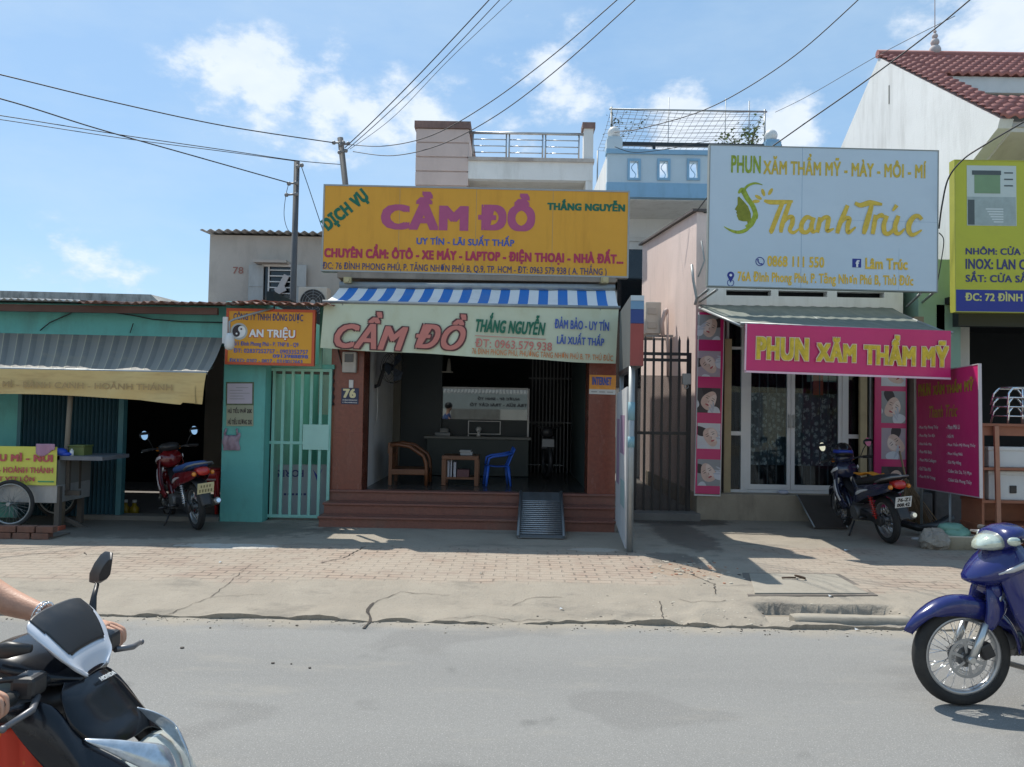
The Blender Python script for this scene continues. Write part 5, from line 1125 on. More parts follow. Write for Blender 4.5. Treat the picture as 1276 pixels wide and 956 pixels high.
for (x, y, a_) in ((945, 246, 150), (951, 240, 110), (960, 239, 60), (942, 251, 185)):
    c0 = bd.px(x, y); u = Vector((math.cos(R(a_)), math.sin(R(a_)))); w_ = Vector((-u.y, u.x)); P = []
    for k in range(12): t = k / 12 * 2 * math.pi; q = u * math.cos(t) * .055 + w_ * math.sin(t) * .024; P.append((c0.x + q.x, c0.y + q.y, .001))
    m.prism(P, (0, 0, .0025))
m.build('flower_petals', GOLD, bd.root)
# icons
c0 = bd.px(947, 326); k = bd.w / 287
m = MB(); m.torus((c0.x, c0.y, .002), (0, 0, 1), 5.2 * k, .5 * k, 28, 6); m.build('phone_icon', I_DBLUE, bd.root)
strokes(bd, [([(944.5, 323), (944.7, 326), (947, 328.8), (950, 329)], [2.2, 1.4, 1.4, 2.2])], 'phone_icon', I_DBLUE)
c0 = bd.px(1067.5, 328); m = MB(); m.box(c0.x - 5.5 * k, c0.x + 5.5 * k, c0.y - 5.5 * k, c0.y + 5.5 * k, .001, .003); m.build('page_icon', I_DBLUE, bd.root); text(bd.root, 'f', c0.x + .8 * k, c0.y - .8 * k, 5 * k, 9 * k, .0035, I_WHITE, .04, name='page_icon_letter')
c0 = bd.px(910.5, 343); m = MB(); P = []
for i in range(21): t = R(-30 + 240 * i / 20); P.append((c0.x + math.cos(t) * 4.4 * k, c0.y + math.sin(t) * 4.4 * k, .001))
P.append((c0.x, c0.y - 9.5 * k, .001)); m.prism(P, (0, 0, .002)); m.torus((c0.x, c0.y - 9.5 * k, .002), (0, 0, 1), 4 * k, .4 * k, 20, 6); m.build('pin_icon', I_DBLUE, bd.root)
m = MB(); m.disc((c0.x, c0.y, .0045), (0, 0, 1), 1.7 * k, 16); m.build('pin_icon_hole', I_WHITE, bd.root)
# stays behind the sign
m = MB()
for (px, py, qx, qy) in ((884, 362, 868, 372), (1166, 366, 1148, 378), (895, 362, 872, 376), (1150, 367, 1130, 382)):
    p, q = at(px, py, Y3 - .0), at(qx, qy, SY); m.tube([bd.inv @ (p + Vector((0, .06, .02))), bd.inv @ q], .018, 8)
m.build('stay', GALV, bd.root)

# magenta awning with its banner
MAG = M('magenta_vinyl', (.58, .022, .15), .30, var=.08, scale=1.6, bump=.4, bscale=3, dirt=.12, dirtcol=(.45, .02, .12))
aw = thing('salon_awning', 'grey sheet awning fronted by a magenta banner over the glass doors', 'awning', (4, 9.3, 2.1), world=True)
AF = 9.32
FL, FR = at(925, 403, AF), at(1186, 414.5, AF); KL, KR = at(871, 380, SY - .02), at(1112, 384, SY - .02)
m = MB(); n = 100
def awf(u, v):
    p = KL.lerp(KR, u).lerp(FL.lerp(FR, u), v); p.z += .006 * max(-.3, math.sin(u * 2 * math.pi * 14)) - .04 * math.sin(v * math.pi); return p
m.grid(awf, n * 2, 6); m.build('canopy', M('awning_grey_green', (.17, .19, .16), .75, 0, var=.15, dirt=.45, dirtcol=(.30, .29, .25), dscale=(3, .3, 1)), aw, thick=.006)
m = MB(); m.tube([FL + Vector((-.02, .02, -.0)), FR + Vector((.02, .02, 0))], .02); m.tube([KL + Vector((0, -.03, -.05)), FL + Vector((0, .03, -.03))], .02); m.tube([KR + Vector((0, -.03, -.05)), FR + Vector((0, .03, -.03))], .02); m.tube([KL.lerp(KR, .5) + Vector((0, -.03, -.06)), FL.lerp(FR, .5) + Vector((0, .03, -.04))], .018)
m.build('awning_frame', GALV, aw)
BL, BR = at(927, 463, AF - .02), at(1184, 472, AF - .02)
bb = Board('banner', '', '', BL, BR, FL + Vector((0, -.02, -.005)))
m = MB(); m.grid(lambda u, v: (bb.w * u, bb.h * v, .010 * math.sin(u * 13 + 1) * (1 - v) + .004 * math.sin(u * 31)), 80, 8); m.build('banner', MAG, bb.root)
m = MB(); m.box(0, bb.w, -.012, .012, .012, .016); m.box(0, .02, 0, bb.h, .012, .016); m.build('banner_hem', M('hem_pinkish', (.72, .5, .58), .6), bb.root)
for s_, x0, x1, y0, y1 in (('PHUN', 942, 1007, 421, 449), ('XĂM', 1017, 1066, 421, 451), ('THẨM', 1076, 1140, 418, 455), ('MỸ', 1148, 1181, 425, 457)):
    bb.text(s_, x0 - 1, y0 - 1, x1 + 1, y1 + 1, M('ink_pale_edge', (.75, .62, .45), .4), bold=.085, z=.013, depth=.001); bb.text(s_, x0, y0, x1, y1, M('gold_olive', (.56, .42, .045), .35, .45, var=.4, scale=18), bold=.05, z=.013, depth=.006)
reparent(bb, aw)

# portrait panels beside the glass front
SKIN1 = M('print_skin', (.66, .46, .38), .5, var=.15, scale=14); GLOVE = M('print_glove', (.62, .62, .66), .5, var=.08); HAIRM = M('print_hair', (.035, .025, .03), .5); LIP = M('print_lip', (.45, .06, .08), .5)
PRBG = [M('print_bg_grey', (.30, .30, .31), .5), M('print_bg_white', (.62, .60, .62), .5), M('print_bg_dark', (.06, .05, .055), .5), M('print_bg_mauve', (.42, .33, .37), .5)]
def portrait(bd, x0, y0, x1, y1, seed):
    rnd = random.Random(seed); a, c = bd.px(x0, y1), bd.px(x1, y0); W_, H_ = c.x - a.x, c.y - a.y
    m = MB(); m.box(a.x, c.x, a.y, c.y, .001, .002)
    base = m.build('portrait', PRBG[seed % 4], bd.root)
    z = [.0022]
    def blob(cx, cy, rx, ry, rot, mat_, part=None):
        P = []
        for k in range(28):
            t = 2 * math.pi * k / 28; rr_ = 1 + .07 * math.sin(3 * t + seed) ; x = math.cos(t) * rx * rr_; y = math.sin(t) * ry * rr_
            q = (a.x + W_ * cx + x * math.cos(rot) - y * math.sin(rot), a.y + H_ * cy + x * math.sin(rot) + y * math.cos(rot)); P.append((min(max(q[0], a.x), c.x), min(max(q[1], a.y), c.y)))
        Q = []
        for q in P:
            if not Q or (abs(q[0] - Q[-1][0]) + abs(q[1] - Q[-1][1])) > 1e-4: Q.append(q)
        m_ = MB(); m_.face([(x, y, z[0]) for x, y in Q]); z[0] += .0005; return m_.build('portrait_shape', mat_, base, recalc=False)
    s = W_; ta_ = rnd.choice((-1, 1)) * rnd.uniform(.25, .75); fx, fy = .5 + rnd.uniform(-.1, .1), .50
    ux, uy = math.cos(ta_), math.sin(ta_); asp = W_ / H_
    def P_(a_, b2): return fx + a_ * ux - b2 * uy, fy + (a_ * uy + b2 * ux) * asp           # face frame -> panel fractions
    sd = rnd.choice((-1, 1))
    blob(*P_(sd * .30, .34), s * .34, s * .20, ta_ + sd * .7, HAIRM)
    blob(*P_(0, -.02), s * .31, s * .42, ta_, SKIN1); blob(*P_(-sd * .12, .03), s * .16, s * .30, ta_, M('print_skin_light', (.76, .60, .53), .5, var=.1, scale=20))
    for e in (-.13, .13):
        blob(*P_(e, .05), s * .065, s * .014, ta_, HAIRM); blob(*P_(e, .14), s * .085, s * .011, ta_ - e, M('print_brow', (.16, .09, .07), .5))
    blob(*P_(0, -.06), s * .028, s * .06, ta_, M('print_nose', (.55, .34, .28), .5)); blob(*P_(0, -.21), s * .085, s * .033, ta_, LIP)
    gx_, gy_ = P_(-sd * .42, -.34); blob(gx_, gy_, s * .27, s * .22, rnd.uniform(-.6, .6), GLOVE)
    for k in range(3): blob(gx_ + sd * .16 * ux + .05 * k, gy_ + .06 + .10 * k, s * .17, s * .036, ta_ + sd * (.5 + .25 * k), M('print_glove_shade', (.50, .50, .56), .5))
    blob(*P_(sd * .5, -.42), s * .2, s * .2, 0, GLOVE)
PY = SY - .28
bd = Board('portrait_panel', 'tall magenta panel of five portrait photos beside the alley gate', 'panel', at(866, 615, PY), at(897, 616, PY), at(869, 389, PY))
m = MB(); m.box(0, bd.w, 0, bd.h, -.03, 0); m.build('panel', MAG, bd.root)
m = MB(); m.box(-.008, 0, -.012, bd.h, -.03, .004); m.box(bd.w, bd.w + .008, -.012, bd.h, -.03, .004); m.box(-.008, bd.w + .008, -.03, -.012, -.03, .004); m.build('panel_edge', WHITEP, bd.root)
for i, (y0, y1) in enumerate(((393, 423), (438, 469), (484, 514), (528, 559), (573, 605))): portrait(bd, 868.5, y0, 898, y1, i * 3 + 4)
bd = Board('portrait_panel', 'tall magenta panel of close-up beauty photos behind the parked black motorbike', 'panel', at(1089, 632, PY + .15), at(1129, 633, PY + .15), at(1089, 440, PY + .15))
m = MB(); m.box(0, bd.w, 0, bd.h, -.03, 0); m.build('panel', MAG, bd.root)
for i, (y0, y1) in enumerate(((452, 481), (488, 527), (534, 572), (582, 614))): portrait(bd, 1098, y0, 1128.5, y1, i * 3 + 5)

# magenta price board standing square to the road
rt, rb, lt, lb = at(1222, 449, 8.75), at(1221.5, 621, 8.75), at(1143, 470, 10.45), at(1142, 608, 10.45)
bd = Board('price_board', 'magenta price board with white service lists standing beside the wooden shelf', 'board', lb, rb, lt)
bd.h = ((rt - rb).length + (lt - lb).length) / 2
panel_sheet(bd, MAG, M('board_frame_pinkish', (.55, .5, .52), .5, .3), .012, .03)
w, h = bd.w, bd.h
for s_, x0, x1 in (('PHUN', .05, .27), ('XĂM', .31, .5), ('THẨM', .53, .76), ('MỸ', .80, .93)): text(bd.root, s_, w * (x0 + x1) / 2, h * .855, w * (x1 - x0), h * .11, 0, M('gold_olive', None), .05)
text(bd.root, 'Thanh Trúc', w * .47, h * .66, w * .46, h * .10, 0, GOLD, .02, shear=.3)
L1 = ['Phun Mày Phong Thủy', 'Phun Mày Tán Bột', 'Điêu Khắc Mày', 'Phun Môi Baby', 'Phun Môi Collagen', 'Khử Thâm Môi', 'Phun Mí Mở Tròng']
L2 = ['Phun Môi Lì', 'Nối Mi', 'Phun Thẩm Mỹ Phong Thủy', 'Phun Hồng Nhũ', 'Sửa Mày Hỏng', 'Chăm Sóc Da, Trị Mụn', 'Chỉnh Sửa Phong Thủy']
for j, Ls in enumerate((L1, L2)):
    for i, s_ in enumerate(Ls):
        wd = w * .42 * len(s_) / 23; text(bd.root, '- ' + s_, w * (.045 + .48 * j) + wd / 2, h * (.53 - .071 * i), wd, h * .035, 0, I_WHITE, .012, depth=.002)
m = MB(); m.tube([(w * .5, .01, -.05), (w * .5, -.75, -.05)], .016, 8); m.tube([(.03, h, -.05), (.03, -.72, -.05)], .018, 8); m.build('leg', GALV, bd.root)

# yellow workshop sign
LIME = M('sign_lime', (.50, .50, .035), .4, var=.08, scale=1, bump=.35, bscale=2, dirt=.25, dirtcol=(.38, .37, .06))
Y4 = 10.5
bd = Board('workshop_sign', 'yellow-green sign with window and stair pictures above the dark workshop', 'sign', at(1190, 389, Y4), at(1420, 392, Y4), at(1189, 199, Y4))
panel_sheet(bd, LIME, M('frame_lime', (.42, .42, .06), .5), .012, .12)
a = bd.px(1198, 361); m = MB(); m.box(.012, bd.w - .012, .012, a.y, .001, .004); m.build('blue_band', I_DBLUE, bd.root)
T = bd.text
T('NHÔM: CỬA - CỔNG', 1203, 305, 1318, 318, I_NAVY, bold=.03); T('INOX: LAN CAN', 1203, 323, 1296, 336, I_NAVY, bold=.03); T('SẮT: CỬA SẮT', 1203, 338, 1288, 352, I_NAVY, bold=.03)
T('ĐC: 72 ĐÌNH PHONG PHÚ', 1202, 364, 1350, 376, M('ink_pale_yellow', (.62, .6, .2), .5), bold=.03, z=.004)
a, c = bd.px(1205, 281), bd.px(1266, 207); m = MB(); m.box(a.x, c.x, a.y, c.y, .001, .003); m.build('picture', M('picture_pale', (.55, .62, .58), .5, var=.05), bd.root)
PG = M('picture_green', (.20, .32, .17), .5); PD = M('picture_dark', (.08, .10, .10), .5)
def pbox(x0, y0, x1, y1, mat_, z): a, c = bd.px(x0, y1), bd.px(x1, y0); m = MB(); m.box(a.x, c.x, a.y, c.y, z, z + .001); m.build('picture_shape', mat_, bd.root)
pbox(1205.5, 246, 1265.5, 280.5, M('picture_grey', (.35, .42, .40), .5, var=.2, scale=8), .0035)
pbox(1214, 217, 1246, 241, PG, .0045); pbox(1211, 213, 1247, 218, PD, .006); pbox(1206, 249, 1214, 280, PD, .0048)
strokes(bd, [([(1214, 272), (1222, 264), (1232, 255), (1250, 254)], [1.4] * 4), ([(1230, 250), (1238, 258), (1252, 266)], [1.4] * 3), ([(1224, 278), (1224, 266), (1236, 258)], [1.2] * 3)], 'picture_stair', PD)
for i in range(6): pbox(1228 + i * 2, 260 + i * 3.2, 1250, 261.5 + i * 3.2, M('picture_step', (.6, .66, .64), .5), .0052)
for i in range(3): pbox(1251, 215 + i * 8, 1262, 216.5 + i * 8, PD, .0045)

# left awning with faded valance
aw = thing('eatery_awning', 'faded slate striped awning with a stained tan valance over the eatery', 'awning', (-5.5, 9.3, 2), world=True)
KL, KR = at(-150, 412, LY), at(279, 421, LY); FL, FR = at(-150, 456.5, 9.3), at(258, 465, 9.3)
def faded_nodes(nt, b, oc):
    N, L, put, nz, ma, mix, ss, mapping = nodes_fn(nt); uv = N.new('ShaderNodeUVMap'); sx = N.new('ShaderNodeSeparateXYZ'); L.new(uv.outputs[0], sx.inputs[0])
    f = ma('FRACT', ma('MULTIPLY', sx.outputs[0], 25)); line = ma('LESS_THAN', f, .07); band = ma('GREATER_THAN', f, .5)
    c = mix(band, (.19, .185, .17), (.27, .255, .225)); c = mix(ma('MULTIPLY', ss(nz(mapping(oc, (.7, 2, 2)), 2, 8, .7), .5, .72), .5), c, (.33, .28, .2)); c = mix(line, c, (.42, .38, .28)); L.new(c, b.inputs['Base Color']); b.inputs['Roughness'].default_value = .7
FADED = sheet_mat('faded_canvas', faded_nodes)
m = MB(); m.grid(lambda u, v: KL.lerp(KR, u).lerp(FL.lerp(FR, u), v) + Vector((0, 0, -.05 * math.sin(v * math.pi) + .012 * math.sin(u * 25 * 2 * math.pi) * math.sin(v * math.pi))), 150, 6); uvl = m.b.loops.layers.uv.new('UVMap'); m.b.faces.ensure_lookup_table()
for k, f in enumerate(m.b.faces):
    i, j = k % 150, k // 150
    for lp_, (di, dj) in zip(f.loops, ((0, 0), (1, 0), (1, 1), (0, 1))): lp_[uvl].uv = ((i + di) / 150, (j + dj) / 6)
m.build('canopy', FADED, aw, recalc=False)
TAN = M('tan_valance', (.60, .45, .20), .8, var=.12, scale=1.5, dirt=.5, dirtcol=(.28, .15, .06), dscale=(.5, 1, 3.5), thr=.5)
def valf(u, v):
    p = FL.lerp(FR, u); drop = (.33 - .03 * math.sin((u - .2) * 6)) if u < .93 else .33
    lx = -.06 * v if u > .97 else 0
    sag = .02 * math.sin(u * 14) * v + .018 * math.sin((u * 30 + v * 3)) * v * (1.6 if u > .7 else .5)
    return p + Vector((lx - .0, -.02 + sag, -drop * v - (.05 * v * max(0, (u - .8) / .2))))
m = MB(); m.grid(valf, 160, 14); va = m.build('valance', TAN, aw)
m = MB(); m.tube([FL, FR], .02); m.build('front_roller', GALV, aw)
m = MB()
for t_ in (.45, .97): p, q = KL.lerp(KR, t_), FL.lerp(FR, t_); m.tube([p + Vector((0, -.02, -.4)), q + Vector((-.02, .03, -.02))], .017)
m.build('folding_arm', GALV, aw)
q = FL.lerp(FR, .69); vb = Board('v', '', '', at(-60, 500, 9.255), at(230, 506, 9.255), at(-60, 460, 9.255))
vb.text('HỦ TIẾU - MÌ - BÁNH CANH - HOÀNH THÁNH', -60, 472, 215, 484, M('ink_faded_brown', (.40, .28, .135), .9), bold=.02); reparent(vb, va)
# ---------------------------------------------------------------- motorbikes
def paint(name, col): return M('bike_' + name, col, .22, var=.06, coat=.8, dirt=.12, dirtcol=(.25, .22, .18), dscale=(3, 3, 3), thr=.56)
TYRE = RUBBER; RIMM = M('rim_alloy', (.42, .43, .44), .35, .85, var=.1); ENGINE = M('engine_alloy', (.20, .20, .20), .5, .6, var=.3, scale=12, dirt=.4, dirtcol=(.06, .05, .04), dscale=(2, 2, 2))
SEATM = M('seat_vinyl', (.02, .02, .022), .55, var=.2, bump=.15, bscale=120)
LENS_R = M('lens_red', (.42, .015, .01), .15, coat=.6); LENS_C = M('lens_clear', (.62, .66, .62), .1, .25, var=.15, scale=30, coat=1.0); LENS_A = M('lens_amber', (.65, .22, .02), .2, coat=.6)
def ring(c, ax_u, ax_v, ru, rv, n=16, e=2.4):
    P = []
    for k in range(n):
        t = 2 * math.pi * k / n; cu, su = math.cos(t), math.sin(t)
        P.append(Vector(c) + Vector(ax_u) * (abs(cu) ** (2 / e) * math.copysign(ru, cu)) + Vector(ax_v) * (abs(su) ** (2 / e) * math.copysign(rv, su)))
    return P
def loft_xz(secs, n=18, e=2.4):
    """lengthwise loft: (x, z, half_width, half_height[, tilt]) sections"""
    m = MB(); rr = []
    for s_ in secs:
        x, z, w_, h_ = s_[:4]; t = s_[4] if len(s_) > 4 else 0
        rr.append(ring((x, 0, z), (0, 1, 0), (math.sin(t), 0, math.cos(t)), w_, h_, n, e))
    return m.loft(rr)
def wheel(root, x, r, spoked=True, disc_side=0, tw=.04):
    m = MB(); m.torus((x, 0, r), (0, 1, 0), r - tw, tw, 48, 12, ry=tw * .95)
    w = m.build('wheel', TYRE, root)
    ri = r - tw * 1.9
    m = MB(); m.loft([[(x + math.cos(t) * q, y, r + math.sin(t) * q) for (q, y) in ((ri + .012, -.028), (ri - .006, -.022), (ri - .012, 0), (ri - .006, .022), (ri + .012, .028))] for t in [2 * math.pi * k / 48 for k in range(48)]], True, False); m.build('rim', RIMM, w, thick=.004)
    m = MB(); m.cyl((x, -.055, r), (x, .055, r), .032, 20); m.cyl((x, -.045, r), (x, -.035, r), .055, 20); m.cyl((x, .035, r), (x, .045, r), .055, 20); m.cyl((x, -.09, r), (x, .09, r), .009, 10); m.build('hub', ENGINE, w)
    m = MB()
    for k in range(36):
        t = 2 * math.pi * k / 36; d = .30 * (1 if k % 4 < 2 else -1); y = .04 if k % 2 else -.04
        m.tube([(x + math.cos(t + d) * .052, y, r + math.sin(t + d) * .052), (x + math.cos(t) * ri, y * .2, r + math.sin(t) * ri)], .0022, 4)
    m.build('spokes', CHROME, w)
    if disc_side:
        y = .062 * disc_side; m = MB()
        N_ = 60
        for k in range(N_):
            t0_, t1_ = 2 * math.pi * k / N_, 2 * math.pi * (k + .62) / N_
            for (qa, qb, off) in ((.072, .082, 0), (.084, .094, .5), (.096, .112, 0)):
                tt = t0_ + off * 2 * math.pi / N_; te = tt + (t1_ - t0_) * (1.62 if qa > .09 else 1)
                m.prism([(x + math.cos(a_) * q, y, r + math.sin(a_) * q) for q, a_ in ((qa, tt), (qb, tt), (qb, te), (qa, te))], (0, .003, 0))
        for k in range(6):
            t = k * math.pi / 3; m.prism([(x + math.cos(t + a_) * q, y, r + math.sin(t + a_) * q) for q, a_ in ((.03, 0), (.112, .25), (.112, .42), (.03, .5))], (0, .0035, 0))
        m.build('brake_disc', STEEL, w)
        m = MB(); m.obox((x - .10, y + .006, r + .045), .07, .05, .085, Matrix.Rotation(R(25), 3, 'Y')); m.build('brake_caliper', BLACKPL, w, bevel=.01)
    return w
def underbone(name, label, loc, rz, body, stripe, seat, lean=0., plate=None, plate_col=None, group=None, disc_side=1, cover=None, lens=None, mirrors=True):
    root = thing(name, label, 'motorbike', loc, rz, group); root.rotation_euler = (lean, 0, rz)
    r = .285; FX, RX = 1.22, 0.0; BP = body
    wheel(root, FX, r, True, disc_side); wheel(root, RX, r, True, 0, .043)
    H0, H1 = Vector((.97, 0, .80)), Vector((FX, 0, r))
    # fork
    m = MB()
    for s in (-1, 1): m.tube([(FX + .0, s * .088, r - .02), (FX - .09, s * .088, r + .20)], .021, 12); m.tube([(FX - .085, s * .088, r + .185), (1.0, s * .085, .72)], .0145, 10); m.cyl((FX, s * .07, r), (FX, s * .112, r), .018, 12)
    m.build('front_fork', M('fork_silver', (.60, .60, .58), .3, .85, var=.05), root)
    # front mudguard: a hood over the tyre with side cheeks and a pointed leading tip
    m = MB(); rr = []
    for k in range(23):
        t = R(22 + k * 7.0); q = r + .046; wd = .052 + .006 * math.sin(k / 22 * math.pi); skirt = .045 + .06 * max(0, math.sin((k - 4) / 14 * math.pi)) if 4 < k < 18 else .03
        if k < 4: wd *= .35 + .16 * k; q += .02 * (4 - k) / 4
        P = []
        for (y, dq) in ((-wd - .006, -skirt), (-wd, -.012), (-wd * .62, .006), (0, .014), (wd * .62, .006), (wd, -.012), (wd + .006, -skirt), (wd, -skirt), (wd - .006, -.016), (0, .006), (-wd + .006, -.016), (-wd, -skirt)): P.append((FX + math.cos(t) * (q + dq), y, r + math.sin(t) * (q + dq)))
        rr.append(P)
    m.loft(rr)
    for s in (-1, 1):                                              # smooth covers over the fork legs
        m.loft([ring((FX + x, s * y, z), (0, 1, 0), Vector((.82, 0, .57)), wy, wx, 16, 2.2) for x, y, z, wy, wx in ((-.10, .09, .455, .020, .018), (-.108, .089, .48, .028, .032), (-.13, .086, .525, .031, .045), (-.15, .078, .575, .033, .062), (-.165, .066, .625, .032, .075), (-.175, .05, .67, .025, .07))])
    m.build('front_mudguard', BP, root)
    loft_xz([(1.05, .70, .10, .04, .9), (1.06, .66, .105, .05, .9), (1.07, .62, .09, .05, .9)]).build('fork_crown_cover', BP, root, smooth=True)
    # steering head cover: nose and leg shield
    m = MB(); rr = []
    for (x, z, w_, d_) in ((.90, .85, .13, .12), (.98, .822, .165, .125), (1.06, .776, .155, .102), (1.13, .744, .115, .068), (1.185, .725, .06, .030), (1.205, .717, .02, .008)): rr.append(ring((x, 0, z), (0, 1, 0), Vector((.30, 0, .95)), w_, d_, 18, 1.75))
    m.loft(rr); nose = m.build('nose_cowl', BP, root, smooth=True)
    m = MB()
    for s in (-1, 1): m.loft([ring((1.09, s * .135, .772), (0, s, 0), Vector((.3, 0, .95)), .006, .004, 10), ring((1.03, s * .16, .80), (0, s, 0), Vector((.3, 0, .95)), .008, .014, 10), ring((.95, s * .163, .835), (0, s, 0), Vector((.3, 0, .95)), .008, .02, 10), ring((.88, s * .14, .86), (0, s, 0), Vector((.3, 0, .95)), .006, .02, 10)])
    m.build('nose_stripe', stripe, nose)
    m = MB()
    for s in (-1, 1):                                              # leg shields, curved plates both sides
        P = [((1.07, .80), .14), ((1.07, .72), .15), ((1.04, .62), .175), ((1.0, .50), .19), ((.92, .38), .18), ((.83, .32), .15)]
        for (a_, b_) in ((0, 1),):
            rows = []
            for (x, z), y in P:
                rows.append([(x - .02, s * y * .55, z + .02), (x, s * y * .8, z), (x - .03, s * y, z - .01), (x - .12, s * (y + .01), z + .03), (x - .17, s * (y - .012), z + .07)])
            m.grid(lambda u, v: rows[round(v * 5)][round(u * 4)], 4, 5)
    m.build('leg_shield', BP, root, thick=.008, sub=1)
    m = MB()
    for s in (-1, 1):
        rows = [[(x - .125, s * (y + .016), z + .035), (x - .155, s * (y + .01), z + .055)] for (x, z), y in (((1.06, .66), .168), ((1.03, .57), .183), ((.98, .48), .19), ((.92, .40), .185))]
        m.grid(lambda u, v: rows[round(v * 3)][round(u)], 1, 3)
    m.build('shield_stripe', stripe, root, thick=.004)
    # backbone, engine, chain case, swing arm, stand, footrests
    loft_xz([(.98, .70, .05, .10, .5), (.85, .55, .055, .08, .6), (.66, .47, .06, .06, .2), (.48, .50, .07, .07), (.38, .56, .08, .07)]).build('backbone_cover', BLACKPL, root, smooth=True)
    m = MB(); m.cyl((.72, -.06, .33), (.95, -.05, .36), .055, 14); 
    for k in range(7): m.cyl((.76 + k * .023, -.055, .335), (.764 + k * .023, -.055, .335), .07, 14)
    m.cyl((.58, -.13, .31), (.58, .13, .31), .095, 22); m.cyl((.46, -.11, .30), (.46, .10, .30), .075, 20); m.box(.44, .68, -.10, .10, .22, .36); m.build('engine', ENGINE, root, bevel=.008)
    m = MB(); m.loft([ring((.44, .09, .30), (0, 1, 0), (0, 0, 1), .02, .075, 14), ring((.2, .09, .30), (0, 1, 0), (0, 0, 1), .02, .05, 14), ring((-.02, .09, .285), (0, 1, 0), (0, 0, 1), .02, .075, 14), ring((-.08, .09, .285), (0, 1, 0), (0, 0, 1), .015, .04, 14)]); m.tube([(.42, -.09, .32), (0, -.09, r)], .018, 8); m.build('chain_case', BLACKPL, root)
    m = MB()
    for s in (-1, 1): m.tube([(.02, s * .115, r + .02), (.10, s * .12, .58)], .012, 8); [m.torus((.03 + .07 * k / 9, s * .1175, r + .06 + .23 * k / 9), (.22, 0, .97), .026, .006, 14, 6) for k in range(10)]
    m.build('shock_absorber', LENS_R if stripe is not BLACKPL and cover is None else CHROME, root)
    m = MB(); m.tube([(.90, -.07, .33), (.93, -.10, .22), (.75, -.13, .17), (.45, -.15, .20), (.25, -.155, .25)], .018, 10); m.tube([(.27, -.155, .25), (.15, -.16, .27), (-.28, -.17, .36), (-.33, -.172, .37)], [.025, .042, .048, .036], 16); m.build('exhaust', M('exhaust_metal', (.30, .28, .26), .35, .8, var=.2, dirt=.4), root)
    m = MB(); m.tube([(-.33, -.172, .37), (-.345, -.172, .373)], .025, 14); m.build('exhaust_tip', CHROME, root)
    m = MB(); m.tube([(.6, .12, .2), (.52, .26, .01)], .011, 8); m.tube([(.62, -.26, .24), (.62, .26, .24)], .012, 8)
    for s in (-1, 1): m.tube([(.62, s * .17, .24), (.62, s * .27, .24)], .02, 10); m.tube([(.22, s * .14, .30), (.20, s * .24, .31)], .016, 8)
    m.build('stand_and_footrests', BLACKPL, root)
    # side panels and tail
    m = MB()
    for s in (-1, 1):
        rows = [[(.60, s * .085, .60), (.62, s * .095, .50), (.60, s * .10, .42)], [(.40, s * .125, .69), (.40, s * .14, .56), (.38, s * .14, .47)], [(.12, s * .135, .72), (.12, s * .15, .63), (.12, s * .145, .56)], [(-.18, s * .115, .75), (-.18, s * .13, .68), (-.18, s * .115, .62)], [(-.40, s * .06, .785), (-.41, s * .075, .74), (-.40, s * .06, .70)]]
        m.grid(lambda u, v: rows[round(v * 4)][round(u * 2)], 2, 4)
    m.build('side_panel', BP, root, thick=.012, sub=2)
    m = MB()
    for s in (-1, 1):
        rows = [[(.50, s * .128, .58), (.48, s * .128, .52)], [(.30, s * .15, .645), (.28, s * .152, .61)], [(.05, s * .152, .67), (.05, s * .153, .655)]]
        m.grid(lambda u, v: rows[round(v * 2)][round(u)], 1, 2)
    m.build('panel_stripe', stripe, root, thick=.006, sub=1)
    loft_xz([(.56, .66, .05, .03, .5), (.50, .71, .10, .045, .3), (.34, .735, .13, .05), (.12, .765, .135, .05, -.1), (-.02, .79, .13, .055, -.1), (-.22, .815, .12, .05), (-.36, .83, .07, .03)], e=2.8).build('seat', seat, root, smooth=True)
    m = MB(); m.tube([(-.12, .14, .77), (-.30, .15, .82), (-.43, .10, .85), (-.45, 0, .855), (-.43, -.10, .85), (-.30, -.15, .82), (-.12, -.14, .77)], .013, 8); m.build('grab_rail', ENGINE, root)
    loft_xz([(-.34, .765, .085, .045), (-.42, .755, .075, .05), (-.455, .745, .055, .035)], e=2.6).build('tail_light', LENS_R, root, smooth=True)
    m = MB()
    for s in (-1, 1): m.sphere((-.40, s * .105, .73), .032, 1.2, .8, .9)
    m.build('rear_indicator', LENS_A, root, smooth=True)
    m = MB(); rows = []
    for (x, z, w_) in ((.05, .64, .09), (-.15, .66, .085), (-.32, .62, .075), (-.40, .53, .07), (-.45, .42, .065), (-.47, .36, .06)): rows.append([(x, -w_, z - .03), (x - .01, -w_ * .6, z), (x - .01, w_ * .6, z), (x, w_, z - .03)])
    m.grid(lambda u, v: rows[round(v * 5)][round(u * 3)], 3, 5); m.build('rear_mudguard', BLACKPL, root, thick=.008, sub=1)
    # licence plate
    pm_ = Matrix.Translation((-.455, 0, .555)) @ Matrix.Rotation(R(-22), 4, 'Y') @ Matrix(((0, 0, -1, 0), (-1, 0, 0, 0), (0, 1, 0, 0), (0, 0, 0, 1)))
    m = MB(); m.X = pm_; m.box(-.095, .095, -.07, .07, -.004, 0); pl = m.build('licence_plate', plate_col or WHITEP, root)
    if plate:
        for i, s_ in enumerate(plate):
            t = text(pl, s_, 0, .033 - .066 * i, .15, .048, 0, I_DARK, .03, name='plate_lettering'); t.data.transform(pm_)
    else:
        m = MB(); m.X = pm_
        for i in range(4): m.box(-.06 + i * .033, -.045 + i * .033, .012, .045, .001, .002)
        for i in range(5): m.box(-.075 + i * .033, -.058 + i * .033, -.05, -.012, .001, .002)
        m.build('plate_lettering', M('plate_worn_ink', (.2, .18, .1), .8), pl)
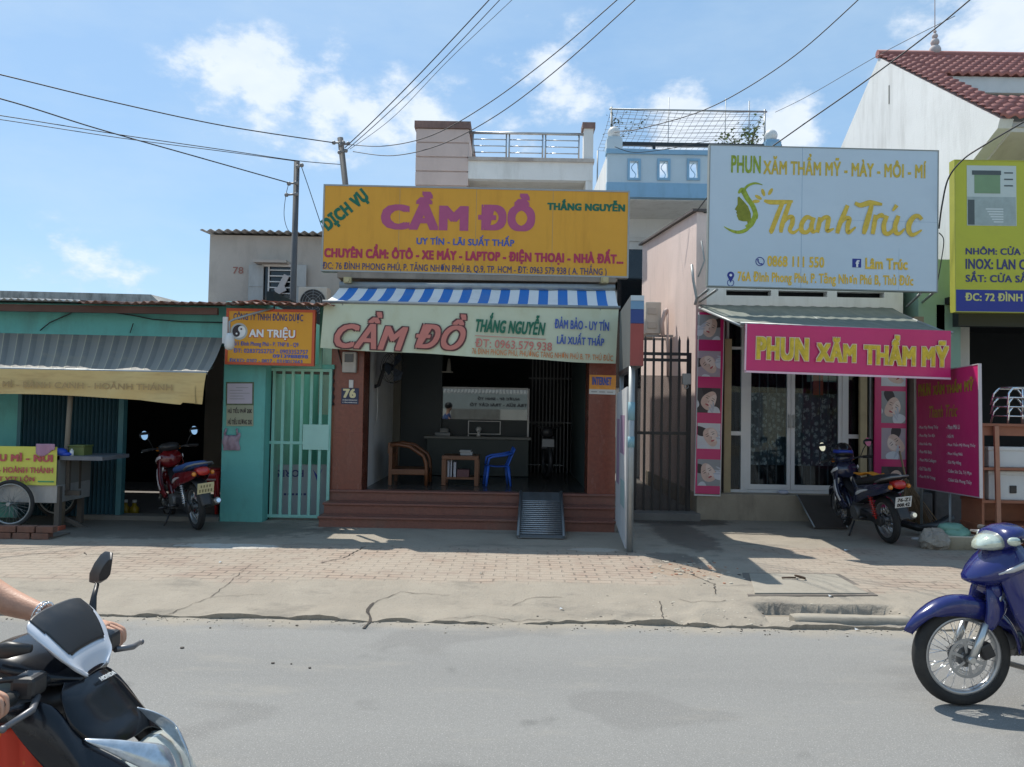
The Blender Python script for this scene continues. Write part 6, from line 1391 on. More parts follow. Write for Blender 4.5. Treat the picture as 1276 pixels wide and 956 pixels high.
    # handlebar, headlight cowl, mirrors
    m = MB(); m.tube([(.88, .34, .965), (.93, .20, .975), (.965, .08, .95), (.97, 0, .93), (.965, -.08, .95), (.93, -.20, .975), (.88, -.34, .965)], .012, 10); m.build('handlebar', BLACKPL, root)
    m = MB()
    for s in (-1, 1): m.tube([(.875, s * .35, .965), (.912, s * .235, .974)], .018, 12)
    m.build('grip', RUBBER, root)
    m = MB()
    for s in (-1, 1): m.tube([(.95, s * .19, .965), (.965, s * .25, .955), (.935, s * .35, .945)], [.008, .008, .006], 8)
    m.build('brake_lever', STEEL, root)
    m = MB(); rr = []
    for (x, z, w_, h_) in ((.86, .985, .07, .03), (.92, .985, .12, .055), (.98, .965, .135, .065), (1.04, .945, .12, .06)): rr.append(ring((x, 0, z), (0, 1, 0), (.1, 0, 1), w_, h_, 20, 2.6))
    m.loft(rr); cw = m.build('handlebar_cowl', BP if cover is None else BLACKPL, root, smooth=True)
    m = MB(); m.loft([ring((1.03, 0, .942), (0, 1, 0), (.15, 0, 1), .118, .056, 20, 2.3), ring((1.085, 0, .926), (0, 1, 0), (.35, 0, 1), .092, .044, 20, 2.0), ring((1.12, 0, .912), (0, 1, 0), (.4, 0, 1), .058, .026, 20, 2.0), ring((1.145, 0, .902), (0, 1, 0), (.4, 0, 1), .02, .008, 20, 2.0)]); m.build('headlight', lens or LENS_C, cw, smooth=True)
    m = MB()
    for s in (-1, 1): m.sphere((1.0, s * .135, .955), .03, 1.3, .7, .9)
    m.build('front_indicator', LENS_A if lens is None else lens, cw, smooth=True)
    for s in (-1, 1) if mirrors else ():
        m = MB(); m.tube([(.92, s * .21, .985), (.90, s * .25, 1.08), (.88, s * .29, 1.14)], .0065, 8); st = m.build('mirror', BLACKPL, root)
        c0 = Vector((.875, s * .31, 1.165)); m = MB(); m.loft([ring(c0 + Vector((.03, 0, 0)), (0, 1, 0), (0, 0, 1), .03, .02, 18), ring(c0 + Vector((.012, 0, 0)), (0, 1, 0), (0, 0, 1), .062, .042, 18), ring(c0, (0, 1, 0), (0, 0, 1), .065, .045, 18)]); m.build('mirror_shell', BLACKPL, st, smooth=True)
        m = MB(); m.X = Matrix.Translation(c0 + Vector((-.001, 0, 0))) @ Matrix.Rotation(R(8), 4, 'Y'); m.disc((0, 0, 0), (1, 0, 0), .058, 22, rx=.04); m.build('mirror_glass', MIRROR, st)
    return root

# blue motorbike on the right, wheels on the road, front half in view
wc = at(1197, 815, 4.46)
WIDE = M('bike_blue', (.011, .016, .125), .2, var=.12, scale=2, coat=.6, dirt=.35, dirtcol=(.10, .10, .15), dscale=(4, 4, 4), thr=.52); SILV = M('silver_paint', (.55, .56, .58), .3, .6)
blue = underbone('motorbike', 'glossy blue motorbike on the road with a spoked front wheel and drilled brake disc', (wc.x + 1.22, 4.50, 0.0), math.pi + R(2), WIDE, SILV, SEATM, 0, disc_side=1, plate=None, lens=M('lens_greenish', (.60, .66, .55), .08, .35, var=.25, scale=35, coat=1), mirrors=False)

# parked bikes
rw = gnd(1108, 677); d = Vector((-.02, 1.0, 0)); rz_ = math.atan2(d.y, d.x)
dark = underbone('motorbike', 'dark blue and white motorbike parked on the salon forecourt, white plate towards the road', (rw.x, rw.y, .1), rz_, paint('night', (.02, .025, .06)), M('white_gloss', (.72, .72, .72), .3, coat=.5), SEATM, R(-7), plate=('76-Z1', '008.42'), disc_side=1, cover=None)
rw2 = gnd(246, 660); d = Vector((math.cos(R(129)), math.sin(R(129)), 0))
redb = underbone('motorbike', 'red motorbike with a blue seat cloth parked inside the dark eatery opening', (rw2.x, rw2.y, .1), math.atan2(d.y, d.x), paint('red', (.15, .006, .009)), M('stripe_pale', (.55, .5, .5), .3), M('seat_cloth_blue', (.025, .07, .20), .9, var=.35, scale=14, bump=.5), R(-6), plate=None, plate_col=M('plate_yellowed', (.62, .56, .33), .6, var=.15, scale=12, dirt=.3), disc_side=1, cover=True)
# orange rag and helmet on the salon bike
def on_bike(root, v):
    bpy.context.view_layer.update(); return root.matrix_world @ Vector(v)
q = on_bike(dark, (.30, .0, .80)); m = MB(); m.grid(lambda u, v: (q.x - .16 + .3 * u, q.y - .1 + .2 * v, q.z + .022 * math.sin(u * 7) * math.cos(v * 5) + .02), 14, 10); o = m.build('rag', M('rag_orange', (.62, .24, .015), .85, var=.15), None, thick=.012, smooth=True); tag(base_origin(o), 'orange cloth folded over the seat of the dark blue motorbike', 'cloth')
q = on_bike(dark, (.92, .03, 1.02)); hm = thing('helmet', 'black open-face helmet with a blue band resting on the handlebar of the dark blue motorbike', 'helmet', q, world=True)
m = MB(); rr = []
for i in range(8):
    t = math.pi * .5 * i / 7; rr.append([(q.x + math.cos(k * math.pi / 12) * .125 * math.cos(t * .96), q.y + math.sin(k * math.pi / 12) * .145 * math.cos(t * .96), q.z + .17 * math.sin(t)) for k in range(24)])
m.loft(rr); m.build('shell', M('helmet_black', (.015, .015, .02), .2, coat=.7), hm, smooth=True)
m = MB(); m.loft([[(q.x + math.cos(k * math.pi / 12) * s_ * .128, q.y + math.sin(k * math.pi / 12) * s_ * .148, q.z + z_) for k in range(24)] for z_, s_ in ((.03, 1.0), (.075, .93))], caps=False); m.build('band', M('helmet_blue', (.02, .05, .38), .25, coat=.6), hm, thick=.003)
m = MB(); m.loft([[(q.x - .03 + .10 * math.cos(t) * s_, q.y - .12 - .06 * math.sin(t) * s_ - .03, q.z + .05 - .02 * s_) for t in [math.pi * k / 10 for k in range(11)]] for s_ in (1, .4)], caps=False); m.build('peak', BLACKPL, hm, thick=.004)

# ---------------------------------------------------------------- scooter in the left foreground
def scooter():
    Ysc = 2.15
    root = thing('scooter', 'black and silver scooter on the road with a pointed mirror and a rider', 'scooter', (-1.9, Ysc, 0), 0)
    BK = M('scooter_black', (.007, .009, .014), .26, var=.15, coat=.2, spec=.35, dirt=.2, dirtcol=(.05, .05, .048), dscale=(3, 3, 3), thr=.56); GL = M('scooter_gloss', (.016, .020, .028), .12, var=.2, coat=1.0, dirt=.15, dirtcol=(.08, .08, .08), dscale=(3, 3, 3)); SV = M('scooter_silver', (.66, .69, .75), .35, .15, var=.04)
    X0 = -1.9
    def L(px, py, y=0.0):           # side-view pixel -> local point on the scooter's length plane offset y
        p = at(px, py, Ysc + y); return Vector((p.x - X0, y, p.z))
    # --- handlebar cowl: rings across the width, profile in the side plane
    def shell(prof, widths, name, mat_, n=11, e=2.2, mi=None):
        """prof: list of (x,z) along the ridge top->front; widths: half width at each; drop: how far the sides fall"""
        m = MB(); rows = []
        for (x, z, w_, dx, dz) in prof:
            row = []
            for k in range(n):
                t = -1 + 2 * k / (n - 1); a_ = abs(t) ** e; row.append((x + dx * a_, t * w_, z + dz * a_))
            rows.append(row)
        m.grid(lambda u, v: rows[round(v * (len(rows) - 1))][round(u * (n - 1))], n - 1, len(rows) - 1)
        return m.build(name, mat_, root, thick=.008, sub=2)
    # helper taking pixel ridge points
    def rp(lst): 
        out = []
        for (px, py, w_, dx, dz) in lst:
            p = L(px, py); out.append((p.x, p.z, w_, dx, dz))
        return out
    SCR = M('scooter_screen', (.016, .018, .021), .38, var=.25, dirt=.45, dirtcol=(.075, .075, .075), dscale=(2, 2, 2), thr=.46)
    def patch(ridge, edge, mats_split, far=None, flat=2.4, nu=28, nv=40):
        """surface between a ridge line on the centre plane and its two side edges; mats_split(u, a) -> part name"""
        def cr(lst, t):
            n_ = len(lst) - 1; x = min(t * n_, n_ - 1e-6); i = int(x); f = x - i
            p0, p1, p2, p3 = lst[max(0, i - 1)], lst[i], lst[i + 1], lst[min(n_, i + 2)]
            return .5 * ((2 * p1) + (p2 - p0) * f + (2 * p0 - 5 * p1 + 4 * p2 - p3) * f * f + (3 * p1 - p0 - 3 * p2 + p3) * f ** 3)
        def S_(u, v):
            a_ = abs(v); r_ = cr(ridge, u); q_ = cr(edge if v < 0 or far is None else far, u)
            k = math.sin(a_ * math.pi / 2) ** .85; h = a_ ** flat
            return Vector((r_.x + (q_.x - r_.x) * h, (1 if v > 0 else -1) * abs(q_.y) * k, r_.z + (q_.z - r_.z) * h))
        groups = {}
        for j in range(nv):
            for i in range(nu):
                v0, v1 = -1 + 2 * j / nv, -1 + 2 * (j + 1) / nv; u0, u1 = i / nu, (i + 1) / nu
                groups.setdefault(mats_split((u0 + u1) / 2, abs(v0 + v1) / 2), []).append((u0, u1, v0, v1))
        for (nm, mt_), cells in groups.items():
            m = MB()
            for (u0, u1, v0, v1) in cells: m.face([S_(u0, v0), S_(u1, v0), S_(u1, v1), S_(u0, v1)])
            bmesh.ops.remove_doubles(m.b, verts=m.b.verts[:], dist=1e-5); m.build(nm, mt_, root, thick=.01 if nm != 'flyscreen' else .014, smooth=True)
        return S_
    ridge = [L(66, 756), L(80, 767), L(93, 783), L(105, 801), L(113, 818), L(116, 837)]
    edge = [L(35, 788, -.135), L(50, 802, -.135), L(66, 815, -.125), L(82, 827, -.105), L(97, 836, -.085), L(110, 841, -.05)]
    patch(ridge, edge, lambda u, a_: ('cowl_band', SV) if (a_ > .66 - .14 * u or u > .66) else ('flyscreen', SCR))
    m = MB(); rr = []
    for (px, py, w_, h_) in ((0, 812, .10, .03), (25, 812, .15, .045), (60, 820, .15, .042), (90, 832, .115, .03), (118, 838, .07, .014)): rr.append(ring(L(px, py), (0, 1, 0), Vector((.25, 0, .97)), w_, h_, 20, 2.6))
    m.loft(rr); m.build('handlebar_cowl', BK, root, smooth=True)
    # steering column
    a_, b_ = L(70, 835), L(100, 870); m = MB(); m.tube([L(55, 830), L(85, 880), L(125, 990)], .035, 12); m.build('steering_column', BLACKPL, root)
    # --- front body: leg shield nose, ridge from under the cowl to the headlight
    far2 = [L(128, 842, .07), L(150, 862, .095), L(167, 881, .11), L(187, 901, .115), L(202, 913, .10), L(207, 918, .08)]
    near2 = [L(80, 851, -.10), L(76, 868, -.15), L(80, 886, -.165), L(86, 902, -.17), L(97, 914, -.165), L(103, 920, -.16)]
    ridge2 = [q.lerp(p, .5) + Vector((.02, 0, dz)) for q, p, dz in zip(far2, near2, (.012, .022, .026, .024, .016, .0))]
    for q in ridge2: q.y = 0
    SCG = M('scooter_front', (.006, .008, .012), .2, var=.2, coat=.15, spec=.3, dirt=.25, dirtcol=(.035, .035, .035), dscale=(2, 2, 2), thr=.54)
    SF = patch(ridge2, near2, lambda u, a_: ('front_panel', SCG), far=far2, flat=1.7)
    m = MB()
    for s in (-1, 1):
        rows = []
        for (t_, b2, yt, yb) in (((2, 884), (90, 1000), .19, .21), ((36, 871), (112, 1020), .18, .22), ((72, 876), (138, 1030), .168, .22), ((96, 921), (165, 1040), .165, .20), ((138, 939), (200, 1060), .15, .17), ((168, 956), (225, 1080), .13, .14)):
            kf = 1 if s < 0 else .62; pt, pb = L(*t_, -yt), L(*b2, -yb); rows.append([(pt.x, s * yt * kf, pt.z), (pt.x + (pb.x - pt.x) * .10, s * (yt + .02) * kf, pt.z - .02), (pt.x + (pb.x - pt.x) * .4, s * (yt + .8 * (yb - yt) + .01) * kf, pt.z + (pb.z - pt.z) * .4), (pb.x, s * yb * .95 * kf, pb.z)])
        m.grid(lambda u, v: rows[round(v * 5)][round(u * 3)], 3, 5)
    m.build('side_fairing', BK, root, thick=.008, sub=2)
    m = MB(); rr = []     # dark inner tub between cowl and fairing
    for (px, py, w_, h_) in ((0, 862, .13, .05), (50, 857, .14, .05), (95, 853, .10, .042), (116, 850, .07, .035), (124, 851, .04, .02)): rr.append(ring(L(px, py) + Vector((0, 0, -.02)), (0, 1, 0), (0, 0, 1), w_, h_, 16))
    m.loft(rr); m.build('inner_tub', BLACKPL, root, smooth=True)
    # headlight
    m = MB(); rr = []
    for (px, py, w_, h_) in ((172, 930, .12, .02), (192, 930, .125, .045), (208, 934, .115, .055), (222, 943, .095, .055), (233, 953, .07, .045), (240, 966, .03, .02)): rr.append(ring(L(px, py) + Vector((-.01, 0, -.02)), (0, 1, 0), Vector((-.5, 0, .87)), w_, h_, 22, 2.5))
    m.loft(rr); m.build('headlight', LENS_C, root, smooth=True)
    m = MB()
    for s in (-1, 1):
        rows = []
        for (t_, b2, y) in (((101, 919), (105, 924), .166), ((126, 920), (134, 938), .158), ((152, 921), (163, 953), .145), ((178, 924), (188, 964), .12), ((200, 924), (212, 972), .085), ((214, 930), (228, 980), .04)):
            kf = 1 if s < 0 else .3; pt, pb = L(*t_, -y), L(*b2, -y - .008); rows.append([(pt.x - .004, s * y * kf, pt.z), ((pt.x + pb.x) / 2 + .008, s * (y + .010) * kf, (pt.z + pb.z) / 2), (pb.x, s * (y + .006) * kf, pb.z)])
        m.grid(lambda u, v: rows[round(v * 5)][round(u * 2)], 2, 5)
    m.build('side_lamp', M('lamp_reflector', (.50, .56, .62), .18, .5, var=.3, scale=40, coat=1), root, thick=.006, sub=1)
    # lettering on the front panel
    u0_, v0_ = .16, .02; c0 = SF(u0_, v0_); u = (SF(u0_, v0_ + .25) - SF(u0_, v0_ - .25)).normalized(); w2 = (SF(u0_ - .06, v0_) - SF(u0_ + .06, v0_)).normalized(); nrm = u.cross(w2).normalized(); v = nrm.cross(u)
    mt = Matrix((u, v, nrm)).transposed().to_4x4(); mt.translation = c0 + nrm * .010
    t = text(root, 'HONDA', 0, 0, .075, .013, 0, I_WHITE, .05); t.data.transform(mt)
    # floor, seat, tail (outside the frame but part of the thing)
    loft_xz([(.55, .30, .16, .03), (.30, .28, .17, .03), (.05, .30, .16, .04)]).build('floorboard', BLACKPL, root, smooth=True)
    loft_xz([(.12, .50, .12, .16), (-.2, .52, .16, .17), (-.6, .58, .14, .14), (-.85, .66, .07, .06)]).build('body', GL, root, smooth=True)
    loft_xz([(.08, .74, .11, .03), (-.15, .74, .15, .05), (-.5, .78, .15, .05), (-.78, .80, .10, .03)]).build('seat', SEATM, root, smooth=True)
    FX = 1.02
    wheel(root, FX, .26, False, 0, .045); wheel(root, -.28, .26, False, 0, .045)
    m = MB()
    for s in (-1, 1): m.tube([(FX, s * .08, .26), (FX - .16, s * .07, .62)], .02, 10)
    m.build('front_fork', STEEL, root)
    m = MB(); rr = []
    for k in range(13):
        t = R(20 + k * 11); q_ = .30; rr.append([(FX + math.cos(t) * (q_ + dq), y, .26 + math.sin(t) * (q_ + dq)) for (y, dq) in ((-.07, -.05), (-.06, 0), (0, .012), (.06, 0), (.07, -.05), (0, -.002))])
    m.loft(rr); m.build('front_mudguard', BK, root)
    # handlebar, grips, levers, mirrors
    hx, hz = L(78, 800).x, .925
    m = MB(); m.tube([(hx - .03, .36, hz - .025), (hx + .02, .2, hz - .005), (hx + .03, 0, hz - .01), (hx + .02, -.2, hz - .005), (hx - .03, -.36, hz - .025)], .012, 10); m.build('handlebar', BLACKPL, root)
    m = MB()
    for s in (-1, 1): m.tube([(hx + .01, s * .225, hz - .01), (hx - .03, s * .36, hz - .025)], .018, 14)
    m.build('grip', RUBBER, root)
    e_ = at(147, 799, Ysc + .36)
    m = MB()
    for s in (-1, 1): m.tube([(hx + .05, s * .19, hz - .02), (hx + .075, s * .25, hz - .03), (hx + .06, s * .33, hz - .04)], [.009, .009, .007], 10); m.sphere((hx + .06, s * .335, hz - .041), .009)
    m.build('brake_lever', M('lever_grey', (.16, .16, .17), .4, .5), root)
    m = MB()
    for s in (-1, 1): m.cyl((hx - .032, s * .36, hz - .026), (hx - .036, s * .378, hz - .028), .017, 14)
    m.build('bar_end', CHROME, root)
    m = MB()
    for s in (-1, 1): m.obox((hx + .025, s * .185, hz + .008), .06, .07, .055)
    m.build('switch_housing', BLACKPL, root, bevel=.012)
    for s in (1, -1):
        yb = .20 if s > 0 else -.20
        b0 = Vector((hx + .03, yb, hz + .03))
        if s > 0:
            yf = .27; a_ = at(117, 745, Ysc + .22); b_ = at(121, 728, Ysc + .25); 
            m = MB(); q0 = at(114, 772, Ysc + .2); P = [(q0.x - X0, .2, q0.z - .02), (q0.x - X0, .2, q0.z + .02), (a_.x - X0, .22, a_.z + .005), (b_.x - X0, .25, b_.z)]; m.tube(P, [.015, .013, .008, .0065], 10)
            st = m.build('mirror', BLACKPL, root)
            pts = [(116.5, 727), (117, 716), (123, 703), (131, 692), (137, 687.5), (141, 688.5), (140, 700), (137.5, 716), (133, 722), (124, 727.5)]
            P3 = []
            for (px, py) in pts: p = at(px, py, Ysc + .27); P3.append(Vector((p.x - X0, .27, p.z)))
            cen = sum(P3, Vector()) / len(P3); m = MB(); back = [p.lerp(cen, .0) + Vector((-.022, .012, 0)) for p in P3]; frt = [p + Vector((0, 0, 0)) for p in P3]; bulge = [p.lerp(cen, .35) + Vector((.022, -.03, 0)) for p in P3]; m.loft([back, frt, bulge]); m.build('mirror_shell', BLACKPL, st, bevel=.006)
            m = MB(); m.face([p.lerp(cen, .12) + Vector((-.0235, .013, 0)) for p in P3]); m.build('mirror_glass', MIRROR, st)
        else:
            m = MB(); P = [(hx + .03, -.2, hz + .03), (hx - .02, -.22, hz + .03), (hx - .10, -.27, hz + .02), (hx - .22, -.33, hz + .13)]; m.tube(P, .0075, 8); st = m.build('mirror', BLACKPL, root)
            c0 = Vector((hx - .25, -.36, hz + .17)); m = MB(); m.loft([ring(c0 + Vector((.03, 0, 0)), (0, 1, 0), (0, 0, 1), .03, .03, 16), ring(c0, (0, 1, 0), (0, 0, 1), .06, .05, 16)]); m.build('mirror_shell', BK, st, smooth=True)
    m = MB(); p = L(14, 808, -.165); m.loft([ring(Vector((p.x - .05, -.165, p.z - .01)), (0, 1, 0), (0, 0, 1), .012, .016, 12), ring(Vector((p.x, -.178, p.z)), (0, 1, 0), (0, 0, 1), .016, .022, 12), ring(Vector((p.x + .05, -.165, p.z + .0)), (0, 1, 0), (0, 0, 1), .01, .01, 12)]); m.build('front_indicator', BLACKPL, root, smooth=True)
    return root, X0, Ysc, hx, hz
scoot, SX, SYc, HX, HZ = scooter()
# ---------------------------------------------------------------- rider (mostly outside the frame; one forearm and both hands reach in)
SKIN = M('skin', (.56, .315, .215), .48, var=.16, scale=30, spec=.4, bump=.12, bscale=160)
def rider():
    V, E, Rd = [], [], []
    def add(p, r, par=None):
        V.append(Vector(p)); Rd.append(r)
        if par is not None: E.append((par, len(V) - 1))
        return len(V) - 1
    cx = SX - .26; cy = SYc
    pel = add((cx, cy, .93), .135); bel = add((cx + .03, cy, 1.10), .13, pel); che = add((cx + .09, cy, 1.30), .145, bel); nk = add((cx + .13, cy, 1.47), .06, che); hd0 = add((cx + .15, cy, 1.54), .062, nk)
    hd1 = add((cx + .165, cy, 1.63), .092, hd0); hd2 = add((cx + .16, cy, 1.72), .09, hd1); add((cx + .155, cy, 1.76), .06, hd2); chin = add((cx + .225, cy, 1.585), .045, hd1); add((cx + .265, cy, 1.64), .016, hd1)
    for s in (-1, 1):
        sh = add((cx + .10, cy + s * .185, 1.38), .06, che)
        grip = Vector((SX + HX - .012, cy + s * .288, HZ - .018))
        if s > 0: e_ = at(-25, 728, cy + .33); w_ = at(56, 766, cy + .31); mid = at(8, 750, cy + .325)
        else: e_ = Vector((cx + .32, cy - .33, 1.10)); w_ = grip + Vector((-.16, -.01, .045)); mid = (e_ + w_) / 2
        e1 = add(sh and (V[sh] + e_) / 2 + Vector((-.02, s * .02, 0)), .048, sh); el = add(e_, .047, e1); m1 = add(mid, .047, el); wr = add(w_, .029, m1); pm1 = add(grip + Vector((-.085, 0, .034)), .029, wr); pm2 = add(grip + Vector((-.045, 0, .036)), .026, pm1)
        for k, ln in enumerate((.92, 1.0, .96, .80)):               # four fingers closed round the grip
            y = .033 - .022 * k
            a = add(grip + Vector((-.012, s * y * -1, .034)), .0098, pm2); b_ = add(grip + Vector((.026 * ln, s * y * -1, .020)), .0092, a); c_ = add(grip + Vector((.030 * ln, s * y * -1, -.014)), .0085, b_); add(grip + Vector((.004, s * y * -1, -.032 * ln)), .0075, c_)
        t0 = add(grip + Vector((-.06, -s * .04, .012)), .0125, pm1); t1 = add(grip + Vector((-.03, -s * .055, -.014)), .0105, t0); add(grip + Vector((.008, -s * .05, -.026)), .0088, t1)
        hp = add((cx + .02, cy + s * .10, .88), .10, pel); kn = add((cx + .44, cy + s * .17, .80), .066, hp); ca = add((cx + .47, cy + s * .17, .58), .056, kn); an = add((cx + .44, cy + s * .16, .36), .036, ca); add((cx + .55, cy + s * .17, .325), .035, an)
    me = bpy.data.meshes.new('body'); me.from_pydata([v for v in V], E, []); o = bpy.data.objects.new('body', me); COL.objects.link(o)
    sk = o.modifiers.new('skin', 'SKIN'); sk.use_smooth_shade = True
    for i, r_ in enumerate(Rd): me.skin_vertices[0].data[i].radius = (r_, r_)
    me.skin_vertices[0].data[0].use_root = True
    sb = o.modifiers.new('sub', 'SUBSURF'); sb.levels = 2; sb.render_levels = 2
    dg = bpy.context.evaluated_depsgraph_get(); dg.update(); m2 = bpy.data.meshes.new_from_object(o.evaluated_get(dg), depsgraph=dg)
    bpy.data.objects.remove(o)
    root = thing('person', 'rider with bare forearms and a bracelet holding the handlebar of the black scooter', 'person', (cx, cy, 0), world=True)
    m2.transform(Matrix.Translation((-cx, -cy, 0))); m2.materials.clear(); m2.materials.append(SKIN); m2.name = 'body'
    for p in m2.polygons: p.use_smooth = True
    b = bpy.data.objects.new('body', m2); COL.objects.link(b); b.parent = root
    # shirt with short sleeves, trousers, shoes, hair, bracelet
    m = MB(); m.loft([ring((cx + dx, cy, z), (0, 1, 0), (1, 0, 0), w_, d_, 20, 2.4) for dx, z, w_, d_ in ((0, .86, .17, .155), (.02, .98, .17, .15), (.05, 1.14, .165, .15), (.09, 1.30, .20, .16), (.11, 1.40, .17, .12), (.13, 1.47, .08, .08))])
    for s in (-1, 1): m.tube([(cx + .10, cy + s * .15, 1.385), (cx + .12, cy + s * .235, 1.31), (cx + .16, cy + s * .26, 1.24)], [.075, .07, .072], 14)
    m.build('shirt', M('shirt_blue', (.05, .09, .22), .85, var=.15), root, smooth=True)
    m = MB()
    for s in (-1, 1): m.tube([(cx - .02, cy + s * .09, .88), (cx + .2, cy + s * .13, .86), (cx + .44, cy + s * .17, .805), (cx + .475, cy + s * .17, .70), (cx + .475, cy + s * .17, .58), (cx + .45, cy + s * .165, .42)], [.115, .105, .078, .075, .07, .06], 14)
    m.build('trousers', M('trousers_dark', (.03, .035, .05), .9, var=.2), root, smooth=True)
    m = MB()
    for s in (-1, 1): m.loft([ring((cx + .40 + k * .05, cy + s * .165, .325 + (.012 if k < 2 else 0)), (0, 1, 0), (0, 0, 1), w_, .045, 12) for k, w_ in enumerate((.035, .045, .05, .05, .045, .025))])
    m.build('shoes', BLACKPL, root, smooth=True)
    m = MB(); m.sphere((cx + .155, cy, 1.72), .115, 1.08, .92, 1.0, 18); m.build('hair', M('hair_black', (.012, .01, .01), .5), root, smooth=True)
    m = MB()
    for s in (-1, 1): m.sphere((cx + .252, cy + s * .034, 1.665), .013)
    m.build('eyes', I_DARK, root, smooth=True)
    w_ = at(58, 767, cy + .31); d = (at(8, 750, cy + .325) - w_).normalized(); m = MB(); rnd = random.Random(2)
    u = d.orthogonal().normalized(); v = d.cross(u)
    for k in range(22): t = 2 * math.pi * k / 22; m.sphere(w_ + d * .01 + (u * math.cos(t) + v * math.sin(t)) * .036, .0065, seg=8)
    m.torus(w_ + d * .022, d, .037, .003, 28, 6); m.build('bracelet', M('bracelet_silver', (.8, .8, .8), .2, .8), root, smooth=True)
rider()
# red patterned bag hanging in the scooter's footwell
def bagf(u, v):
    p = at(-30 + 100 * u, 898 + 110 * v, SYc - .05); return p + Vector((0, -.04 * math.sin(u * math.pi) - .008 * math.sin(u * 26), 0))
def bag_nodes(nt, b, oc):
    N, L, put, nz, ma, mix, ss, mapping = nodes_fn(nt); vo = N.new('ShaderNodeTexVoronoi'); vo.inputs['Scale'].default_value = 28; L.new(oc, vo.inputs['Vector'])
    c = mix(ss(vo.outputs['Distance'], .35, .2), (.55, .045, .02), (.62, .27, .03)); L.new(c, b.inputs['Base Color']); b.inputs['Roughness'].default_value = .7
m = MB(); m.grid(bagf, 16, 14); o = m.build('hanging_bag', sheet_mat('bag_print', bag_nodes), None, thick=.03, smooth=True); tag(base_origin(o), 'red and orange patterned bag hanging in the footwell of the black scooter', 'bag')

# ---------------------------------------------------------------- food cart
CY = 9.25
ct = thing('food_cart', 'noodle cart with a yellow lettered front and a big spoked wheel', 'food cart', (at(20, 655, CY).x, CY + .3, .1), world=True)
a, c = at(70, 605, CY), at(-130, 556, CY)
m = MB(); m.box(c.x, a.x, CY + .02, CY + .75, at(40, 627, CY).z, a.z); m.build('body', M('cart_tin', (.42, .42, .41), .5, .3, var=.15, dirt=.5, dirtcol=(.2, .17, .14)), ct, bevel=.006)
m = MB(); m.box(c.x, a.x, CY + .05, CY + .75, a.z, at(40, 567, CY).z); m.build('glass_case', M('case_grey', (.2, .2, .19), .5), ct)
bd = Board('b', '', '', at(-130, 602, CY - .0), at(70, 605, CY - .0), at(-130, 554, CY - .0))
m = MB(); m.grid(lambda u, v: (bd.w * u, bd.h * v, .008 * math.sin(u * 22) * (1 - v) + .004), 60, 6); fp_ = m.build('front_banner', M('cart_yellow', (.62, .62, .10), .5, var=.08, scale=4, dirt=.2, dirtcol=(.45, .42, .12)), bd.root)
CR_ = M('ink_cart_red', (.50, .10, .10), .6, var=.15, scale=20)
bd.text('HỦ TIẾU MÌ - NUI', -46, 561, 67, 575, CR_, bold=.05, z=.014); bd.text('BÁNH CANH - HOÀNH THÁNH', -52, 580, 67, 589, CR_, bold=.03, z=.014); bd.text('HỘT VỊT LỘN', -14, 592, 44, 601, CR_, bold=.03, z=.014)
e0, e1 = bd.px(48, 600), bd.px(68, 600); m = MB(); m.box(e0.x, e1.x, e0.y - .008, e0.y + .008, .014, .016); m.build('small_print', M('ink_cart_green', (.05, .3, .15), .6), bd.root)
reparent(bd, ct)
wc = at(13, 628, CY - .08); wr_ = .285
def cart_wheel(x, y, z, r):
    m = MB(); m.torus((x, y, z), (0, 1, 0), r - .022, .022, 44, 10); w = m.build('wheel', TYRE, ct)
    m = MB(); m.torus((x, y, z), (0, 1, 0), r - .05, .012, 44, 8); m.cyl((x, y - .05, z), (x, y + .05, z), .022, 12); m.build('rim', GALV, w)
    m = MB()
    for k in range(32): t = 2 * math.pi * k / 32; d_ = .5 if k % 4 < 2 else -.5; m.tube([(x + math.cos(t + d_) * .02, y + (.03 if k % 2 else -.03), z + math.sin(t + d_) * .02), (x + math.cos(t) * (r - .05), y, z + math.sin(t) * (r - .05))], .0022, 4)
    m.build('spokes', GALV, w)
cart_wheel(wc.x, wc.y, wc.z, wr_); cart_wheel(wc.x, CY + .85, wc.z, wr_)
m = MB(); m.box(at(66, 560, CY).x, at(125, 569, CY).x, CY + .05, CY + .7, at(90, 574, CY).z, at(90, 569, CY).z); m.build('side_shelf', M('shelf_worn', (.16, .17, .19), .6, var=.3, dirt=.4), ct)
m = MB(); DKW = M('worn_timber', (.10, .085, .07), .9, var=.3)
for (px, y_) in ((72, CY + .06), (100, CY + .6)):
    x = at(px, 640, y_).x; m.box(x - .03, x + .03, y_ - .03, y_ + .03, .13 if px == 72 else .1, at(px, 606 if px == 72 else 572, y_).z)
for (px, y_) in ((85, CY + .2), (98, CY + .5)):
    x = at(px, 600, y_).x; m.box(x - .02, x + .02, y_ - .02, y_ + .02, .55, at(px, 572, y_).z)
m.box(at(70, 620, CY + .2).x, at(100, 620, CY + .2).x, CY + .18, CY + .22, .5, .56); m.obox(at(95, 655, CY + .3) + Vector((0, 0, .02)), .35, .04, .05, Matrix.Rotation(R(25), 3, 'Y')); m.build('leg', DKW, ct)
def simple(name, label, cat, mb, mat_, group=None, bevel=0, smooth=None, **k):
    o = mb.build(name, mat_, None, bevel=bevel, smooth=smooth, **k); tag(base_origin(o), label, cat, group); return o
zt_ = at(60, 569, CY).z
m = MB(); q = at(57, 561, CY - .02); m.grid(lambda u, v: (q.x - .11 + .23 * u, CY - .025 - .02 * math.sin(u * 8) - .05 * (1 - v) * 0, q.z + .075 - (.11 + .04 * math.sin(u * 5)) * v), 14, 8); simple('cloth', 'pink rag draped over the front of the noodle cart', 'cloth', m, M('rag_pink', (.42, .24, .33), .9, var=.1), thick=.012, smooth=True)
